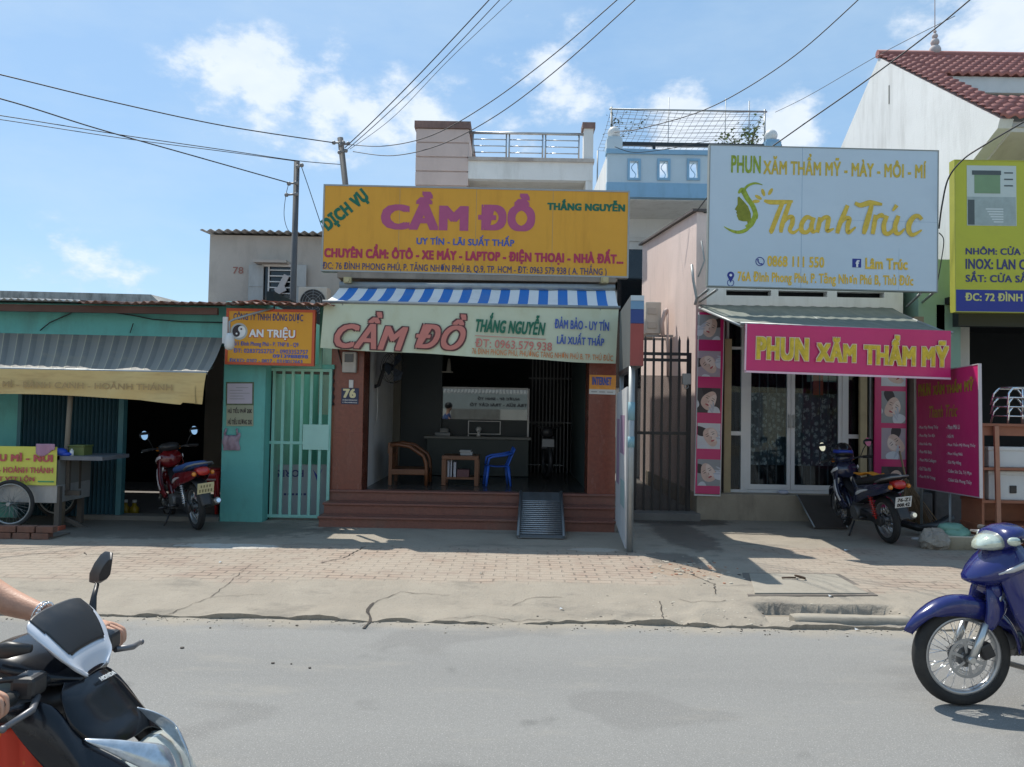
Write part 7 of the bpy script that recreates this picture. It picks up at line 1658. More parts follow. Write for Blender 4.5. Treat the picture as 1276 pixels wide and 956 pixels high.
m = MB(); q = at(74, 562, CY + .1); m.sphere((q.x, q.y, zt_ + .05), .09, 1.1, .8, .6, 12); m.sphere((q.x + .07, q.y, zt_ + .025), .06, 1.4, .8, .5, 10); simple('plastic_bag', 'bright blue plastic bag lying on the cart shelf', 'bag', m, M('bag_blue', (.015, .06, .42), .35, var=.2, scale=15), smooth=True)
m = MB(); q = at(101, 562, CY + .3); m.box(q.x - .10, q.x + .09, q.y - .1, q.y + .1, zt_ - .01, zt_ + .11); m.box(q.x - .11, q.x + .1, q.y - .11, q.y + .11, zt_ + .11, zt_ + .13); simple('storage_box', 'olive green lidded box on the cart shelf', 'box', m, M('box_olive', (.14, .17, .05), .6, var=.15), bevel=.008)
m = MB(); q = at(89.5, 561, CY + .12); m.cyl((q.x, q.y, zt_ - .01), (q.x, q.y, zt_ + .07), .022, 12); m.cyl((q.x, q.y, zt_ + .07), (q.x, q.y, zt_ + .09), .012, 10); simple('bottle', 'little clear bottle on the cart shelf beside the olive box', 'bottle', m, WHITEP)
m = MB(); q0, q1 = at(84, 606, CY + .35), at(84, 470, CY + .1); m.tube([(q0.x, CY + .25, .1), (q1.x, CY + .2, q1.z + .1)], .03, 10); simple('awning_prop', 'slim wooden pole propping up the tan valance behind the cart', 'pole', m, M('prop_wood', (.20, .165, .12), .8, var=.2))
m = MB(); q = gnd(15, 672); BRK = M('brick_red', (.34, .12, .065), .9, var=.25, scale=20)
for r_ in range(2):
    for k in range(4): m.box(q.x - .42 + k * .21 + .05 * r_, q.x - .23 + k * .21 + .05 * r_, q.y, q.y + .1, .1 + r_ * .075, .17 + r_ * .075)
simple('brick_stack', 'low stack of hollow red bricks under the cart wheel', 'bricks', m, M('brick_dull', (.20, .10, .07), .95, var=.3, scale=12, dirt=.5, dirtcol=(.1, .09, .08)), bevel=.006)
m = MB(); m.box(q.x - .6, q.x + .42, q.y + .02, q.y + .4, .08, .12); simple('wood_plank', 'flat weathered plank on the ground under the brick stack', 'plank', m, DKW)
m = MB(); x = at(72, 664, CY + .06).x; m.box(x - .05, x + .06, CY - .02, CY + .12, .1, .15); simple('brick', 'single orange brick under the front leg of the cart', 'brick', m, M('brick_orange', (.40, .10, .055), .9, var=.2), bevel=.006)
# stools, bottles and kit in the eatery doorway
for i, dz in enumerate((0, .14)):
    q = at(257 + i * 2, 592, 10.6); z0 = .55 + dz if False else .42 + dz
    r_ = thing('plastic_stool', ('lower' if i == 0 else 'upper') + ' red plastic stool of the stack behind the red motorbike', 'stool', (q.x, 10.75, z0 - .3), 0, 'stacked red stools')
    h_ = .46
    m = MB(); m.loft([ring((0, 0, z), (1, 0, 0), (0, 1, 0), w_, w_, 20, 3.5) for z, w_ in ((h_, .14), (h_ + .02, .15), (h_ + .03, .145), (h_ + .032, .10))]); m.build('seat', REDP, r_, smooth=True)
    m = MB(); m.loft([ring((0, 0, z), (1, 0, 0), (0, 1, 0), w_, w_, 20, 3.5) for z, w_ in ((h_, .15), (h_ - .10, .16))], caps=False); m.build('apron', REDP, r_, thick=.004)
    for sx_, sy_ in ((1, 1), (1, -1), (-1, 1), (-1, -1)): m = MB(); m.tube([(sx_ * .12, sy_ * .12, h_ - .05), (sx_ * .165, sy_ * .165, 0)], [.03, .022], 6); m.build('leg', REDP, r_)
    m = MB(); m.loft([ring((0, 0, z), (1, 0, 0), (0, 1, 0), .162, .162, 20, 3.5) for z in (h_ - .125, h_ - .10)], caps=False); m.build('pale_rim', M('stool_rim', (.6, .4, .36), .4), r_, thick=.003)
m = MB(); q = at(258, 640, 10.75); m.box(q.x - .2, q.x + .2, 10.6, 10.95, .1, .26); simple('crate', 'dark crate under the stacked red stools', 'crate', m, BLACKPL, bevel=.01)
for k, (px, nm) in enumerate(((156, 'nearer the blue shutter'), (167, 'nearer the red motorbike'))):
    q = Vector((at(px, 645, 10.7).x, 10.7, .1)); m = MB(); m.loft([ring((q.x, q.y, .1 + z), (1, 0, 0), (0, 1, 0), w_, w_, 14) for z, w_ in ((0, .05), (.02, .06), (.09, .06), (.12, .03), (.16, .022))]); r_ = thing('yellow_jug', 'small yellow jug with a pale cap inside the eatery, ' + nm, 'jug', (q.x, q.y, .1), world=True, group='yellow jugs on the eatery floor'); m.build('body', M('jug_yellow', (.30, .21, .01), .4), r_, smooth=True); m = MB(); m.cyl((q.x, q.y, .26), (q.x, q.y, .30), .028, 12); m.build('cap', WHITEP, r_)

# ---------------------------------------------------------------- pawn shop furniture
def at_floor(px, Y): return at(px, 600, Y).x
# wooden arm chair, side-on
x0, x1, yy = at_floor(484, 11.25), at_floor(531, 11.25), 11.25
ch = thing('wooden_armchair', 'varnished wooden armchair with bowed arms just inside the pawn shop', 'chair', ((x0 + x1) / 2, yy + .3, ZF), world=True)
for dy, nm in ((0, 'arm'), (.55, 'arm')):
    m = MB(); y_ = yy + dy; zt1, zt0 = at(505, 554, yy).z, at(530, 575, yy).z
    m.tube([(x0 + .02, y_, zt1 - .02), (x0 + .12, y_, zt1), (x0 + .3, y_, zt1 - .03), (x1 - .05, y_, zt0 + .08), (x1 - .01, y_, zt0 - .02), (x1, y_, zt0 - .15), (x1, y_, ZF)], .028, 8); m.build(nm, WOOD, ch)
    m = MB(); m.box(x0, x0 + .05, y_ - .02, y_ + .02, ZF, zt1); m.build('leg', WOOD, ch)
zs2 = at(505, 588, yy).z
m = MB(); m.box(x0 + .03, x1, yy - .015, yy + .565, zs2 - .045, zs2 + .04); m.build('seat', WOOD, ch, bevel=.01)
m = MB(); m.box(x0 - .02, x0 + .03, yy, yy + .55, zt1 - .14, zt1 + .02)
for k in range(6): m.box(x0, x0 + .02, yy + .06 + k * .085, yy + .10 + k * .085, zs2, zt1)
m.build('backrest', WOOD, ch)
# table with a shelf and papers
x0, x1, yy = at_floor(550, 11.3), at_floor(596, 11.3), 11.3
zt2 = at(570, 568, yy).z
tb_ = thing('side_table', 'square wooden side table with a lower shelf of papers in the pawn shop', 'table', ((x0 + x1) / 2, yy + .25, ZF), world=True)
m = MB(); m.box(x0, x1, yy, yy + .5, zt2 - .06, zt2); m.build('tabletop', WOOD, tb_, bevel=.006)
for a_ in (x0, x1 - .06):
    for b2 in (yy + .003, yy + .44): m = MB(); m.box(a_, a_ + .06, b2, b2 + .06, ZF, zt2 - .06); m.build('leg', WOOD, tb_)
m = MB(); m.box(x0 + .06, x1 - .06, yy + .02, yy + .48, ZF + .09, ZF + .12); m.build('shelf', WOOD, tb_)
m = MB()
for k, (w_, h_) in enumerate(((.03, .24), (.02, .27), (.035, .22))): m.box(x0 + .08 + k * .045, x0 + .08 + k * .045 + w_, yy + .06, yy + .3, ZF + .12, ZF + .12 + h_)
simple('folders', 'pale upright folders on the lower shelf of the side table', 'folders', m, M('folder_grey', (.40, .40, .44), .6, var=.2))
m = MB(); m.box(x0 + .22, x0 + .4, yy + .06, yy + .3, ZF + .12, ZF + .23); simple('book_pile', 'reddish pile of books on the lower shelf of the side table', 'books', m, M('book_maroon', (.12, .05, .055), .6), bevel=.004)
m = MB(); m.box(x0 + .26, x0 + .44, yy + .14, yy + .34, zt2, zt2 + .05); m.box(x0 + .25, x0 + .42, yy + .12, yy + .33, zt2 + .05, zt2 + .075); simple('paper_stack', 'stack of papers on top of the side table', 'papers', m, M('paper_grey', (.35, .36, .36), .8), bevel=.003)
# blue plastic chair, seen from the side, facing left
def plastic_chair(x, y, z, rz, label):
    r_ = thing('plastic_chair', label, 'chair', (x, y, z), rz)
    m = MB(); m.grid(lambda u, v: (-.2 + .42 * u, -.21 + .42 * v, .43 - .02 * math.sin(u * math.pi) + .015 * u), 8, 8); m.build('seat', BLUEP, r_, thick=.012)
    m = MB(); m.grid(lambda u, v: (-.2 - .14 * v + .03 * math.cos((u - .5) * 3), -.2 + .4 * u, .43 + .42 * v - .05 * (2 * u - 1) ** 2 * v), 8, 8); m.build('backrest', BLUEP, r_, thick=.012)
    for s in (-1, 1):
        m = MB(); m.tube([(-.29, s * .2, .72), (-.12, s * .235, .67), (.1, s * .24, .64), (.19, s * .235, .60), (.21, s * .22, .45)], [.022, .026, .026, .024, .02], 8); m.build('armrest', BLUEP, r_)
        for (a_, b2) in ((.20, .24), (-.20, -.25)): m = MB(); m.tube([(a_, s * .19, .43), (b2, s * .225, 0)], [.032, .024], 6); m.build('leg', BLUEP, r_)
    return r_
plastic_chair(at_floor(619, 11.45), 11.45, ZF, math.pi + .15, 'blue plastic armchair in front of the pawn shop counter').scale = (.74, .74, .68)
# counter things
q = at(556, 562, 12.95); zc_ = ZF + .66
m = MB(); m.box(q.x - .2, q.x + .06, 12.98, 13.2, zc_, zc_ + .06); m.box(q.x - .12, q.x + .02, 13.02, 13.15, zc_ + .06, zc_ + .13); simple('receipt_printer', 'small printer with a white top at the end of the counter', 'printer', m, M('printer_grey', (.25, .26, .26), .5), bevel=.01)
m = MB(); q = at(596, 548, 12.93); m.sphere((q.x, 12.98, zc_ + .12), .05, seg=12); m.cyl((q.x, 12.98, zc_), (q.x, 12.98, zc_ + .08), .035, 12, .02); simple('counter_lamp', 'little round white ornament on the pawn shop counter', 'ornament', m, WHITEP, smooth=True)
m = MB(); a, c = at(583, 541, 13.1), at(624, 525, 13.1)
m.box(a.x, c.x, 13.1, 13.12, c.z - .012, c.z); m.box(a.x, c.x, 13.1, 13.12, a.z, a.z + .012); m.box(c.x - .015, c.x, 13.1, 13.12, a.z + .012, c.z - .012); m.box(a.x, a.x + .015, 13.1, 13.12, zc_ - .0, c.z - .012); m.build('hatch_frame', WHITEP, house)
# wall fan
q = at(471, 458, 11.3); fan = thing('wall_fan', 'dark wall fan high on the pale inner wall of the pawn shop', 'fan', (q.x, 11.3, q.z), world=True)
wx = IX0 + .02; m = MB(); ax_ = Vector((.8, -.55, -.1)).normalized(); c0 = Vector((wx + .28, 11.28, q.z))
m.tube([(wx, 11.35, q.z - .28), (wx + .06, 11.33, q.z - .26), (wx + .12, 11.33, q.z - .05), c0 - ax_ * .1], .03, 8); m.cyl(c0 - ax_ * .16, c0 - ax_ * .03, .065, 14, .05); m.build('motor', BLACKPL, fan)
m = MB(); u = ax_.orthogonal().normalized(); v = ax_.cross(u)
for k in range(3):
    t = 2.1 * k; d1 = u * math.cos(t) + v * math.sin(t); d2 = u * math.cos(t + 1.1) + v * math.sin(t + 1.1); m.face([c0, c0 + d1 * .2, c0 + (d1 + d2) * .13 + ax_ * .03, c0 + d2 * .17 + ax_ * .045])
m.build('blade', M('fan_blade', (.05, .07, .10), .4), fan, thick=.004, recalc=False)
m = MB()
for rr_, off in ((.23, 0), (.225, .04), (.225, -.04), (.12, .055), (.05, .06)): m.torus(c0 + ax_ * off, ax_, rr_, .004, 32, 6)
for k in range(24): t = 2 * math.pi * k / 24; d1 = u * math.cos(t) + v * math.sin(t); m.tube([c0 + ax_ * .06 + d1 * .05, c0 + ax_ * .05 + d1 * .16, c0 + d1 * .23], .0022, 4)
m.build('guard', BLACKPL, fan)
m = MB(); m.tube([(wx + .04, 11.34, q.z - .28), (wx + .05, 11.36, q.z - .6), (wx + .02, 11.42, q.z - .8)], .006, 6); m.build('cord', WHITEP, fan)
q = at(556, 455, 12.9); m = MB(); m.box(q.x - .08, q.x + .1, 13.0, 13.16, q.z - .12, q.z - .1); m.cyl((q.x + .03, 13.08, q.z - .1), (q.x + .03, 13.08, q.z + .12), .045, 10, .02); simple('wall_shrine', 'small pale shelf ornament high in the pawn shop', 'ornament', m, M('shrine_pale', (.4, .38, .33), .6))
q = at(682, 560, 12.6); m = MB(); m.sphere((q.x, 12.6, 1.28), .12, 1, .8, .9, 12); m.box(q.x - .1, q.x + .1, 12.46, 12.5, 1.02, 1.18); m.tube([(q.x - .25, 12.6, 1.42), (q.x, 12.55, 1.3), (q.x + .25, 12.6, 1.42)], .015); m.torus((q.x, 12.62, .82), (1, .2, 0), .25, .045, 24, 8); m.cyl((q.x, 12.62, .82), (q.x, 12.6, 1.3), .05); simple('stored_motorbike', 'dark motorbike front with a pale cover, stored at the back of the pawn shop', 'motorbike', m, BLACKPL)
m = MB(); m.box(q.x - .09, q.x + .10, 12.44, 12.456, 1.05, 1.17); simple('pale_card', 'pale card hanging on the front of the stored motorbike', 'card', m, M('card_grey', (.35, .35, .35), .7))
# metal ramp
ra = [at(649, 621, 10.46), at(699, 623, 10.46), gnd(703, 673), gnd(645.5, 671.5)]
rp_ = thing('metal_ramp', 'ridged grey metal ramp laid over the granite steps', 'ramp', (ra[2] + ra[3]) / 2, world=True)
rtop = [Vector((p.x, p.y, p.z)) for p in ra]; rtop[0].z = rtop[1].z = ZF + .015; rtop[2].z = rtop[3].z = .12; rtop[0].y = rtop[1].y = 10.46; rtop[2].y = rtop[3].y = (ra[2].y + ra[3].y) / 2
RAMPM = M('ramp_steel', (.20, .215, .225), .5, .6, var=.12, dirt=.55, dirtcol=(.10, .10, .10), dscale=(2.5, .6, 1))
m = MB(); m.prism(rtop, (0, 0, -.008)); m.build('plate', RAMPM, rp_)
m = MB()
for i in range(17):
    t = .24 + .74 * i / 17; p, q = rtop[0].lerp(rtop[3], t), rtop[1].lerp(rtop[2], t); m.tube([p.lerp(q, .04) + Vector((0, 0, .012)), p.lerp(q, .96) + Vector((0, 0, .012))], .011, 6)
m.build('ridges', M('ramp_ridge', (.33, .35, .37), .4, .7, var=.2, dirt=.4, dirtcol=(.13, .13, .13)), rp_)
m = MB()
for (a_, b2) in ((0, 3), (1, 2)): m.tube([rtop[a_] + Vector((0, 0, .01)), rtop[b2] + Vector((0, 0, .01))], .02, 6)
m.build('side_rail', RAMPM, rp_)
# timber ramp at the salon step
rs = [at(993, 622, 11.1), at(1040, 622, 11.1), gnd(1056, 660), gnd(1015, 660)]
for p in rs[:2]: p.z = zs_ + .01
for p in rs[2:]: p.z = .13
r_ = thing('wooden_ramp', 'dark board ramp with pale edge bars at the salon step', 'ramp', (rs[2] + rs[3]) / 2, world=True)
m = MB(); m.prism(rs, (0, 0, -.02)); m.build('board', M('ramp_board', (.06, .05, .042), .85, var=.3), r_)
m = MB(); m.tube([rs[0], rs[3]], .012, 6); m.tube([rs[1], rs[2]], .012, 6); m.build('edge_bar', GALV, r_)
m = MB(); q = at(975, 612, SY - .12); m.sphere((q.x, SY - .15, zs_ + .03), .075, 1.1, .9, .45, 14); simple('plastic_bag', 'small pale lilac bag lying on the salon door step', 'bag', m, M('bag_lilac', (.45, .47, .55), .4, var=.15), smooth=True)
q = gnd(1130, 648); br = thing('broom', 'tall reed broom leaning on the portrait panel behind the dark motorbike', 'broom', (q.x, q.y, .1), world=True)
b0, b1 = Vector((at(1135, 640, 10.9).x, 10.75, .1)), at(1121, 562, 11.05)
m = MB(); m.tube([b0.lerp(b1, .5), b1], .014, 8); m.build('handle', M('cane', (.30, .20, .11), .7), br)
m = MB(); rnd = random.Random(8)
for k in range(110): t = rnd.gauss(0, .33); m.tube([b0.lerp(b1, .62) + Vector((rnd.gauss(0, .01), rnd.gauss(0, .01), 0)), b0 + Vector((t * .42, rnd.gauss(0, .05), .02 + rnd.uniform(0, .06)))], .005, 4)
m.build('bristles', M('reed', (.24, .15, .08), .9, var=.25), br)

# wooden shelf, boxes, chrome stools, crate and rubble on the right
sx0_, sx1_ = at(1226, 600, 8.95).x, at(1330, 600, 8.95).x; shY = 8.95
zT_ = at(1240, 528, shY).z
shf = thing('wooden_shelf', 'open red-brown wooden shelf unit on the pavement holding white foam boxes', 'shelf', ((sx0_ + sx1_) / 2, shY + .2, .1), world=True)
for x in (sx0_, sx1_ - .03): m = MB(); m.box(x, x + .03, shY + .04, shY + .45, .1, zT_); m.build('side_panel', REDWOOD, shf)
m = MB(); m.box(sx0_ + .03, sx1_ - .03, shY + .43, shY + .45, .1, zT_ - .35); m.build('back_panel', REDWOOD, shf)
for px_, zz_ in ((0, zT_), (0, at(1240, 583, shY).z), (0, at(1240, 624, shY).z), (0, at(1240, 655, shY).z)): m = MB(); m.box(sx0_ - .01, sx1_ + .01, shY + .02, shY + .46, zz_ - .03, zz_); m.build('shelf_board', REDWOOD, shf)
for px in (1243,): x = at(px, 600, shY).x; m = MB(); m.prism([(x, shY, .1), (x + .05, shY, .1), (x + .02, shY, zT_ - .03), (x - .03, shY, zT_ - .03)], (0, .03, 0)); m.build('front_post', M('pale_red_wood', (.36, .17, .11), .5, var=.2), shf)
m = MB(); m.box(sx0_ + .03, sx1_ - .03, shY + .06, shY + .08, zT_ - .14, zT_ - .031); m.build('apron', REDWOOD, shf)
zsh = at(1240, 583, shY).z; zsl = at(1240, 624, shY).z
for i, (z0_, z1_) in enumerate(((zsh, at(1250, 557, shY).z), (zsl, zsh - .04))):
    m = MB(); m.box(sx0_ + .12, sx1_ - .08, shY + .1, shY + .4, z0_, z1_); m.box(sx0_ + .11, sx1_ - .07, shY + .09, shY + .41, z1_ - .05, z1_ - .0)
    if i: m.box(sx0_ + .36, sx0_ + .44, shY + .085, shY + .1, z0_ + .08, z0_ + .17, 1)
    simple('foam_box', ('upper white foam box on the middle board of the wooden shelf', 'lower white foam box with a dark slot in the wooden shelf')[i], 'box', m, [M('foam_white', (.60, .61, .60), .8, var=.05, dirt=.2, dirtcol=(.4, .38, .34)), BLACKPL], 'foam boxes in the wooden shelf', bevel=.01)
for i in range(3):
    q = at(1262, 505, shY + .25); s_ = 1 - .0 * i
    r_ = thing('chrome_stool', ('lowest', 'middle', 'topmost')[i] + ' chrome tube stool of the stack on the wooden shelf', 'stool', (q.x + .02, shY + .24, zT_ + i * .11 - .0), 0, 'stacked chrome stools')
    m = MB(); hs = .20
    for sy_ in (-1, 1): m.tube([(-.19, sy_ * .16, 0), (-.165, sy_ * .14, hs * .7), (-.11, sy_ * .13, hs), (.11, sy_ * .13, hs), (.165, sy_ * .14, hs * .7), (.19, sy_ * .16, 0)], .012, 10)
    m.build('frame', CHROME, r_)
    m = MB(); m.tube([(-.175, -.15, hs * .45), (-.175, .15, hs * .45)], .008, 8); m.tube([(.175, -.15, hs * .45), (.175, .15, hs * .45)], .008, 8); m.tube([(-.175, -.15, hs * .45), (.175, -.15, hs * .45)], .008, 8); m.tube([(0, -.135, 0 if i == 0 else 0), (0, -.135, hs)], .012, 8); m.build('brace', CHROME, r_)
    if i == 2: m = MB(); m.disc((0, 0, hs + .005), (0, 0, 1), .15, 24, thick=.012); m.build('seat', STEEL, r_, bevel=.004)
q = gnd(1172, 686); rnd = random.Random(3); m = MB(); m.sphere((q.x, q.y + .1, .19), .17, 1.1, .9, .75, 34)
for v in m.b.verts: v.co += Vector((pn(v.co.x, v.co.z, 6), pn(v.co.y, v.co.x, 6), pn(v.co.z, v.co.y, 7))) * .06 + Vector((pn(v.co.x, v.co.z, 19), pn(v.co.y, v.co.x, 19), pn(v.co.z, v.co.y, 23))) * .03
simple('boulder', 'rough grey lump of concrete beside the pale basket', 'stone', m, M('rough_concrete', (.30, .27, .23), .95, var=.25, scale=14, bump=.7, bscale=30), smooth=False)
q = gnd(1200, 686); bk = thing('plastic_basket', 'pale plastic basket holding a green sack on the ground by the wooden shelf', 'basket', (q.x, q.y + .1, .1), world=True)
m = MB(); m.loft([ring((q.x, q.y + .14, .1 + z), (1, 0, 0), (0, 1, 0), w_, w_ * .75, 20, 4) for z, w_ in ((0, .17), (.14, .20), (.15, .215), (.165, .215), (.165, .19), (.02, .165))]); m.build('tub', M('basket_cream', (.50, .47, .38), .6, var=.15, dirt=.5, dirtcol=(.2, .18, .14), dscale=(3, 3, 3)), bk)
m = MB(); m.sphere((q.x - .02, q.y + .14, .27), .15, 1.2, .9, .55, 16); m.sphere((q.x - .07, q.y + .12, .33), .09, 1.5, .8, .6, 14)
for v in m.b.verts: v.co += Vector((pn(v.co.x, v.co.z, 11), pn(v.co.y, v.co.x, 11), pn(v.co.z, v.co.y, 12))) * .045
simple('sack', 'crumpled pale green sack stuffed in the plastic basket', 'sack', m, M('sack_green', (.16, .33, .26), .6, var=.25, scale=9), smooth=True)
m = MB(); m.tube([at(1125, 652, 10.2) * 1.0, at(1145, 658, 10.0), at(1165, 655, 10.2), at(1185, 645, 10.4)], .05, 8); simple('dark_hose', 'thick dark hose lying behind the rough concrete lump', 'hose', m, BLACKPL)
m = MB(); q = gnd(1141, 673); m.sphere((q.x, q.y, .115), .05, 1.3, .8, .4, 10); simple('litter_bag', 'small crumpled white wrapper on the ground behind the dark motorbike', 'litter', m, WHITEP, smooth=True)
m = MB()
for k in range(5): m.box(at(1131, 640, 11).x + k * .42, at(1131, 640, 11).x + k * .42 + .39, 11.05, 11.2, .1, .55 + .1 * (k % 2))
simple('stacked_blocks', 'row of sooty stored blocks under the magenta price board', 'blocks', m, M('sooty_block', (.10, .09, .085), .95, var=.35, scale=6), bevel=.02)

# ---------------------------------------------------------------- poles and cables
POLEM = M('pole_metal', (.085, .09, .095), .7, .0, var=.15)
def pole(label, tp, bt, Y, r_, extra=()):
    a, c = at(*tp, Y), at(*bt, Y); d = (c - a); c = a + d * ((a.z - .09) / (a.z - c.z))
    t = thing('utility_pole', label, 'pole', c, world=True); m = MB(); m.tube([c, a], [r_ * 1.15, r_], 10); m.build('shaft', POLEM, t)
    m = MB()
    for (x0, y0, x1, y1) in extra: m.tube([at(x0, y0, Y - .08), at(x1, y1, Y - .08)], .018, 6); m.sphere(at(x0, y0, Y - .08), .04, seg=8); m.sphere(at(x1, y1, Y - .08), .04, seg=8)
    m.build('insulator_arm', M('insulator', (.2, .2, .2), .5), t); return t
pole('slim steel pole rising in front of the grey house window', (370, 201), (365, 375), 13.4, .05, ((360, 229, 369, 228), (357, 243, 369, 242), (371, 208, 376, 206)))
pole('short steel pole top with insulators where the fanned cables meet', (424, 172), (431, 235), 14.2, .055, ((416, 178, 428, 178), (424, 181, 434, 179), (423, 190, 431, 188)))
CABM = M('cable_black', (.03, .03, .035), .6)
def cable(label, pts, Ys, r_=.012, group='overhead cables'):
    n = len(pts); P = []
    W_ = [at(x, y, Ys[0] + (Ys[1] - Ys[0]) * i / (n - 1)) for i, (x, y) in enumerate(pts)]
    for i in range(n - 1):
        p0, p1, p2, p3 = W_[max(0, i - 1)], W_[i], W_[i + 1], W_[min(n - 1, i + 2)]
        for j in range(8):
            t = j / 8; P.append(.5 * ((2 * p1) + (p2 - p0) * t + (2 * p0 - 5 * p1 + 4 * p2 - p3) * t * t + (3 * p1 - p0 - 3 * p2 + p3) * t ** 3))
    P.append(W_[-1]); m = MB(); m.tube(P, r_ * .75, 6); o = m.build('cable', CABM, None); o['label'] = label; o['category'] = 'cable'
    if group: o['group'] = group
    return base_origin(o)
cable('topmost of the four cables crossing the open sky above the eatery', [(-160, 56), (0, 93), (140, 127), (280, 157), (416, 178)], (10, 14.1), .013)
cable('cable above the eatery that passes just over the slim steel pole', [(-160, 121), (0, 144), (150, 168), (280, 187), (368, 200), (424, 205)], (10, 14.1), .009)
cable('thin cable close under its twin, tied to the top of the slim steel pole', [(-160, 127), (0, 149), (150, 172), (280, 189), (369, 201)], (10, 13.3), .008)
cable('lowest of the four cables above the eatery, tied to the slim steel pole', [(-160, 86), (0, 123), (120, 160), (240, 194), (360, 228)], (9.5, 13.3), .013)
cable('fanned cable from the pole top, farthest from the pink tower', [(430, 184), (470, 146), (530, 85), (615, -6), (650, -45)], (14.1, 10.5), .012)
cable('middle of the three cables fanning up from the pole top', [(433, 186), (478, 146), (540, 87), (632, -10), (660, -40)], (14.1, 10.5), .009)
cable('thinnest fanned cable from the pole top, nearest the pink tower', [(436, 186), (490, 146), (560, 74), (640, -2), (680, -42)], (14.1, 10.5), .006)
cable('upper of the two cables sweeping across the pink tower', [(432, 180), (480, 182), (540, 168), (610, 128), (690, 68), (778, -8)], (14.1, 10), .010)
cable('lower of the two cables sweeping across the pink tower', [(440, 189), (490, 194), (550, 180), (620, 143), (700, 82), (800, -8)], (14.1, 10), .010)
cable('cable dropping from the top edge to the blue house terrace', [(1080, -10), (1000, 62), (930, 110), (870, 140), (800, 160), (766, 165)], (9.5, 13.5), .010)
cable('cable crossing the white gable wall towards the salon roof', [(1225, -14), (1160, 40), (1080, 100), (990, 163), (900, 228), (869, 262)], (9, 11.3), .012)
cable('faint thin cable beside the red tiled roof', [(1190, 20), (1100, 66), (1010, 118), (966, 140)], (10, 13.6), .006)
cable('cable looping down along the edge of the yellow sign', [(1300, 138), (1262, 160), (1225, 182), (1200, 199), (1182, 222), (1174, 255), (1170, 285)], (9.6, 10.6), .014)
cable('slack lead hanging from the slim steel pole behind the sign', [(375, 206), (384, 232), (394, 262), (402, 286)], (13.4, 13.0), .009)
cable('thin loops of wire beside the slim steel pole', [(360, 228), (356, 245), (354, 268), (358, 285), (365, 291)], (13.3, 13.3), .007)
cable('short wire hanging between the white salon sign and the yellow sign', [(1170, 290), (1176, 300), (1172, 330), (1168, 352)], (10.6, 10.6), .009)
cable('pale wire draped along the blue parapet', [(766, 183), (790, 190), (830, 186), (870, 178), (884, 176)], (13.5, 13.3), .008)
m = MB(); m.tube([at(862, 330, 11.35), at(864, 350, 11.3), at(868, 372, 11.3), at(866, 380, 11.3)], .02, 6); m.tube([at(874, 300, 11.33), at(878, 325, 11.33), at(870, 345, 11.3)], .012, 6); simple('wire_coil', 'grey wires hanging on the white corner of the salon', 'wires', m, GALV)
for (px, y0, y1, lb_) in ((905, 362, 380, 'x'),): pass

# ---------------------------------------------------------------- across the street (seen only mirrored in the pawn shop glass)
op = thing('street_stall', 'grey corrugated stall roof and drinks banner across the street, mirrored in the pawn shop glass', 'stall', (.5, -9, .1), world=True)
m = MB(); m.grid(lambda u, v: (-5 + 10 * u, -8.4 - 3 * v, 2.35 + .9 * v + .03 * math.sin(u * 10 / .16 * 2 * math.pi)), 500, 2); m.build('roof', GREYROOF, op, thick=.006)
m = MB(); m.box(-5, 5, -8.42, -8.38, 1.62, 2.33); bo = m.build('banner', M('stall_banner', (.42, .45, .43), .7, var=.1), op)
for s_, z_, w_ in (('NƯỚC ÉP - SINH TỐ', 2.13, 1.9), ('TRÀ SỮA - TRÁI CÂY TÔ', 1.84, 2.6)):
    t = text(bo, s_, 0, 0, w_, .17, 0, I_DARK, .03); t.data.transform(Matrix.Translation(Vector((-.6, -8.37, z_)) - org(op)) @ Matrix.Rotation(math.pi, 4, 'Z') @ Matrix.Rotation(R(90), 4, 'X'))
m = MB()
for x in (-4.9, 4.9): m.tube([(x, -8.4, .1), (x, -8.4, 2.4)], .04, 8)
m.build('post', GALV, op)

# the sunlit house fronts on the camera's side of the street, which throw light back on the shaded shops
for k, (x0, x1, h_, nm, c_) in enumerate(((-40, -12.2, 7.5, 'cream', (.74, .70, .60)), (-12, 8, 8.5, 'white', (.80, .80, .78)), (8.2, 40, 7.0, 'pale yellow', (.76, .70, .50)))):
    r_ = thing('street_house', nm + ' house front on the opposite side of the street from the shops', 'house', ((x0 + x1) / 2, -12.6, .1), world=True)
    m = MB(); m.box(x0, x1, -16, -12.6, .1, h_); m.build('wall', M('front_' + nm.replace(' ', '_'), c_, .85, var=.06, dirt=.25, dirtcol=(.45, .42, .38)), r_)
    n_ = int((x1 - x0) / 4)
    for j in range(n_):
        xw = x0 + 1.2 + j * 4; m = MB(); m.box(xw, xw + 1.4, -12.62, -12.57, 4.2, 5.7); m.build('window', DARKGLASS, r_); m = MB(); m.box(xw - .3, xw + 2.2, -12.62, -12.57, .12, 2.6); m.build('shutter', GREYROOF, r_)
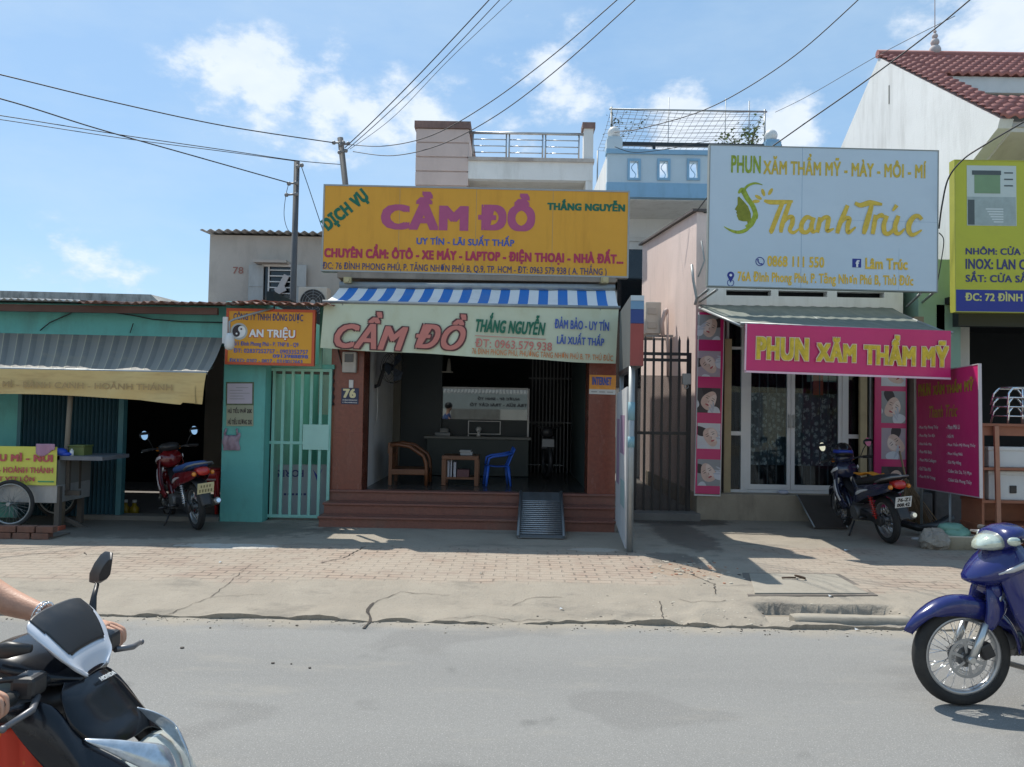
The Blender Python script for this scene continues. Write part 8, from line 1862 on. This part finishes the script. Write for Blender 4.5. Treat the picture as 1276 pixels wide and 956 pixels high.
# ---------------------------------------------------------------- parts that come in separate pieces become one object per piece
def split_far(o, gap=.03):
    me = o.data; n = len(me.vertices); par = list(range(n))
    def rt(a):
        while par[a] != a: par[a] = par[par[a]]; a = par[a]
        return a
    for e in me.edges: par[rt(e.vertices[0])] = rt(e.vertices[1])
    isl = {}
    for v in me.vertices: isl.setdefault(rt(v.index), []).append(v.co)
    B = [[r_, Vector((min(c.x for c in cs), min(c.y for c in cs), min(c.z for c in cs))), Vector((max(c.x for c in cs), max(c.y for c in cs), max(c.z for c in cs)))] for r_, cs in isl.items()]
    if len(B) < 2 or len(B) > 400: return
    cl = list(range(len(B)))
    def rc(a):
        while cl[a] != a: a = cl[a]
        return a
    for i in range(len(B)):
        for j in range(i):
            if all(B[i][1][k] - gap < B[j][2][k] and B[j][1][k] - gap < B[i][2][k] for k in range(3)): cl[rc(i)] = rc(j)
    sets = {}
    for i, b in enumerate(B): sets.setdefault(rc(i), set()).add(b[0])
    if len(sets) < 2: return
    keys = list(sets)
    root_of = [rt(i) for i in range(n)]; base = me.copy()
    for q, k in enumerate(keys):
        m2 = base.copy() if q else me; bm = bmesh.new(); bm.from_mesh(base); bm.verts.ensure_lookup_table()
        bmesh.ops.delete(bm, geom=[v for v in bm.verts if root_of[v.index] not in sets[k]], context='VERTS'); bm.to_mesh(m2); bm.free()
        if q:
            c = o.copy(); c.data = m2; COL.objects.link(c); c.parent = o.parent
    bpy.data.meshes.remove(base)
NAMES = ('side_fairing', 'post', 'cowl_trim', 'switch_housing', 'brake_lever', 'side_panel', 'panel_stripe', 'shield_stripe', 'leg_shield', 'nose_stripe', 'nose_crease', 'side_lamp', 'shock_absorber', 'rear_indicator', 'front_indicator', 'grip', 'bar_end', 'tape', 'print', 'folding_arm', 'shoes', 'eyes', 'leg', 'shutter_frame', 'timber_post', 'balcony_side_wall', 'body_wall', 'bracket', 'front_fork', 'stay', 'portrait_panel', 'window_bar', 'side_rail', 'edge_bar', 'glass_frame', 'picture_step', 'side_wall', 'brace', 'panel_edge', 'insulator_arm', 'seam', 'stand_and_footrests', 'script_lettering')
for o in list(COL.objects):
    if o.type == 'MESH' and o.parent is not None and o.name.split('.')[0] in NAMES: split_far(o)
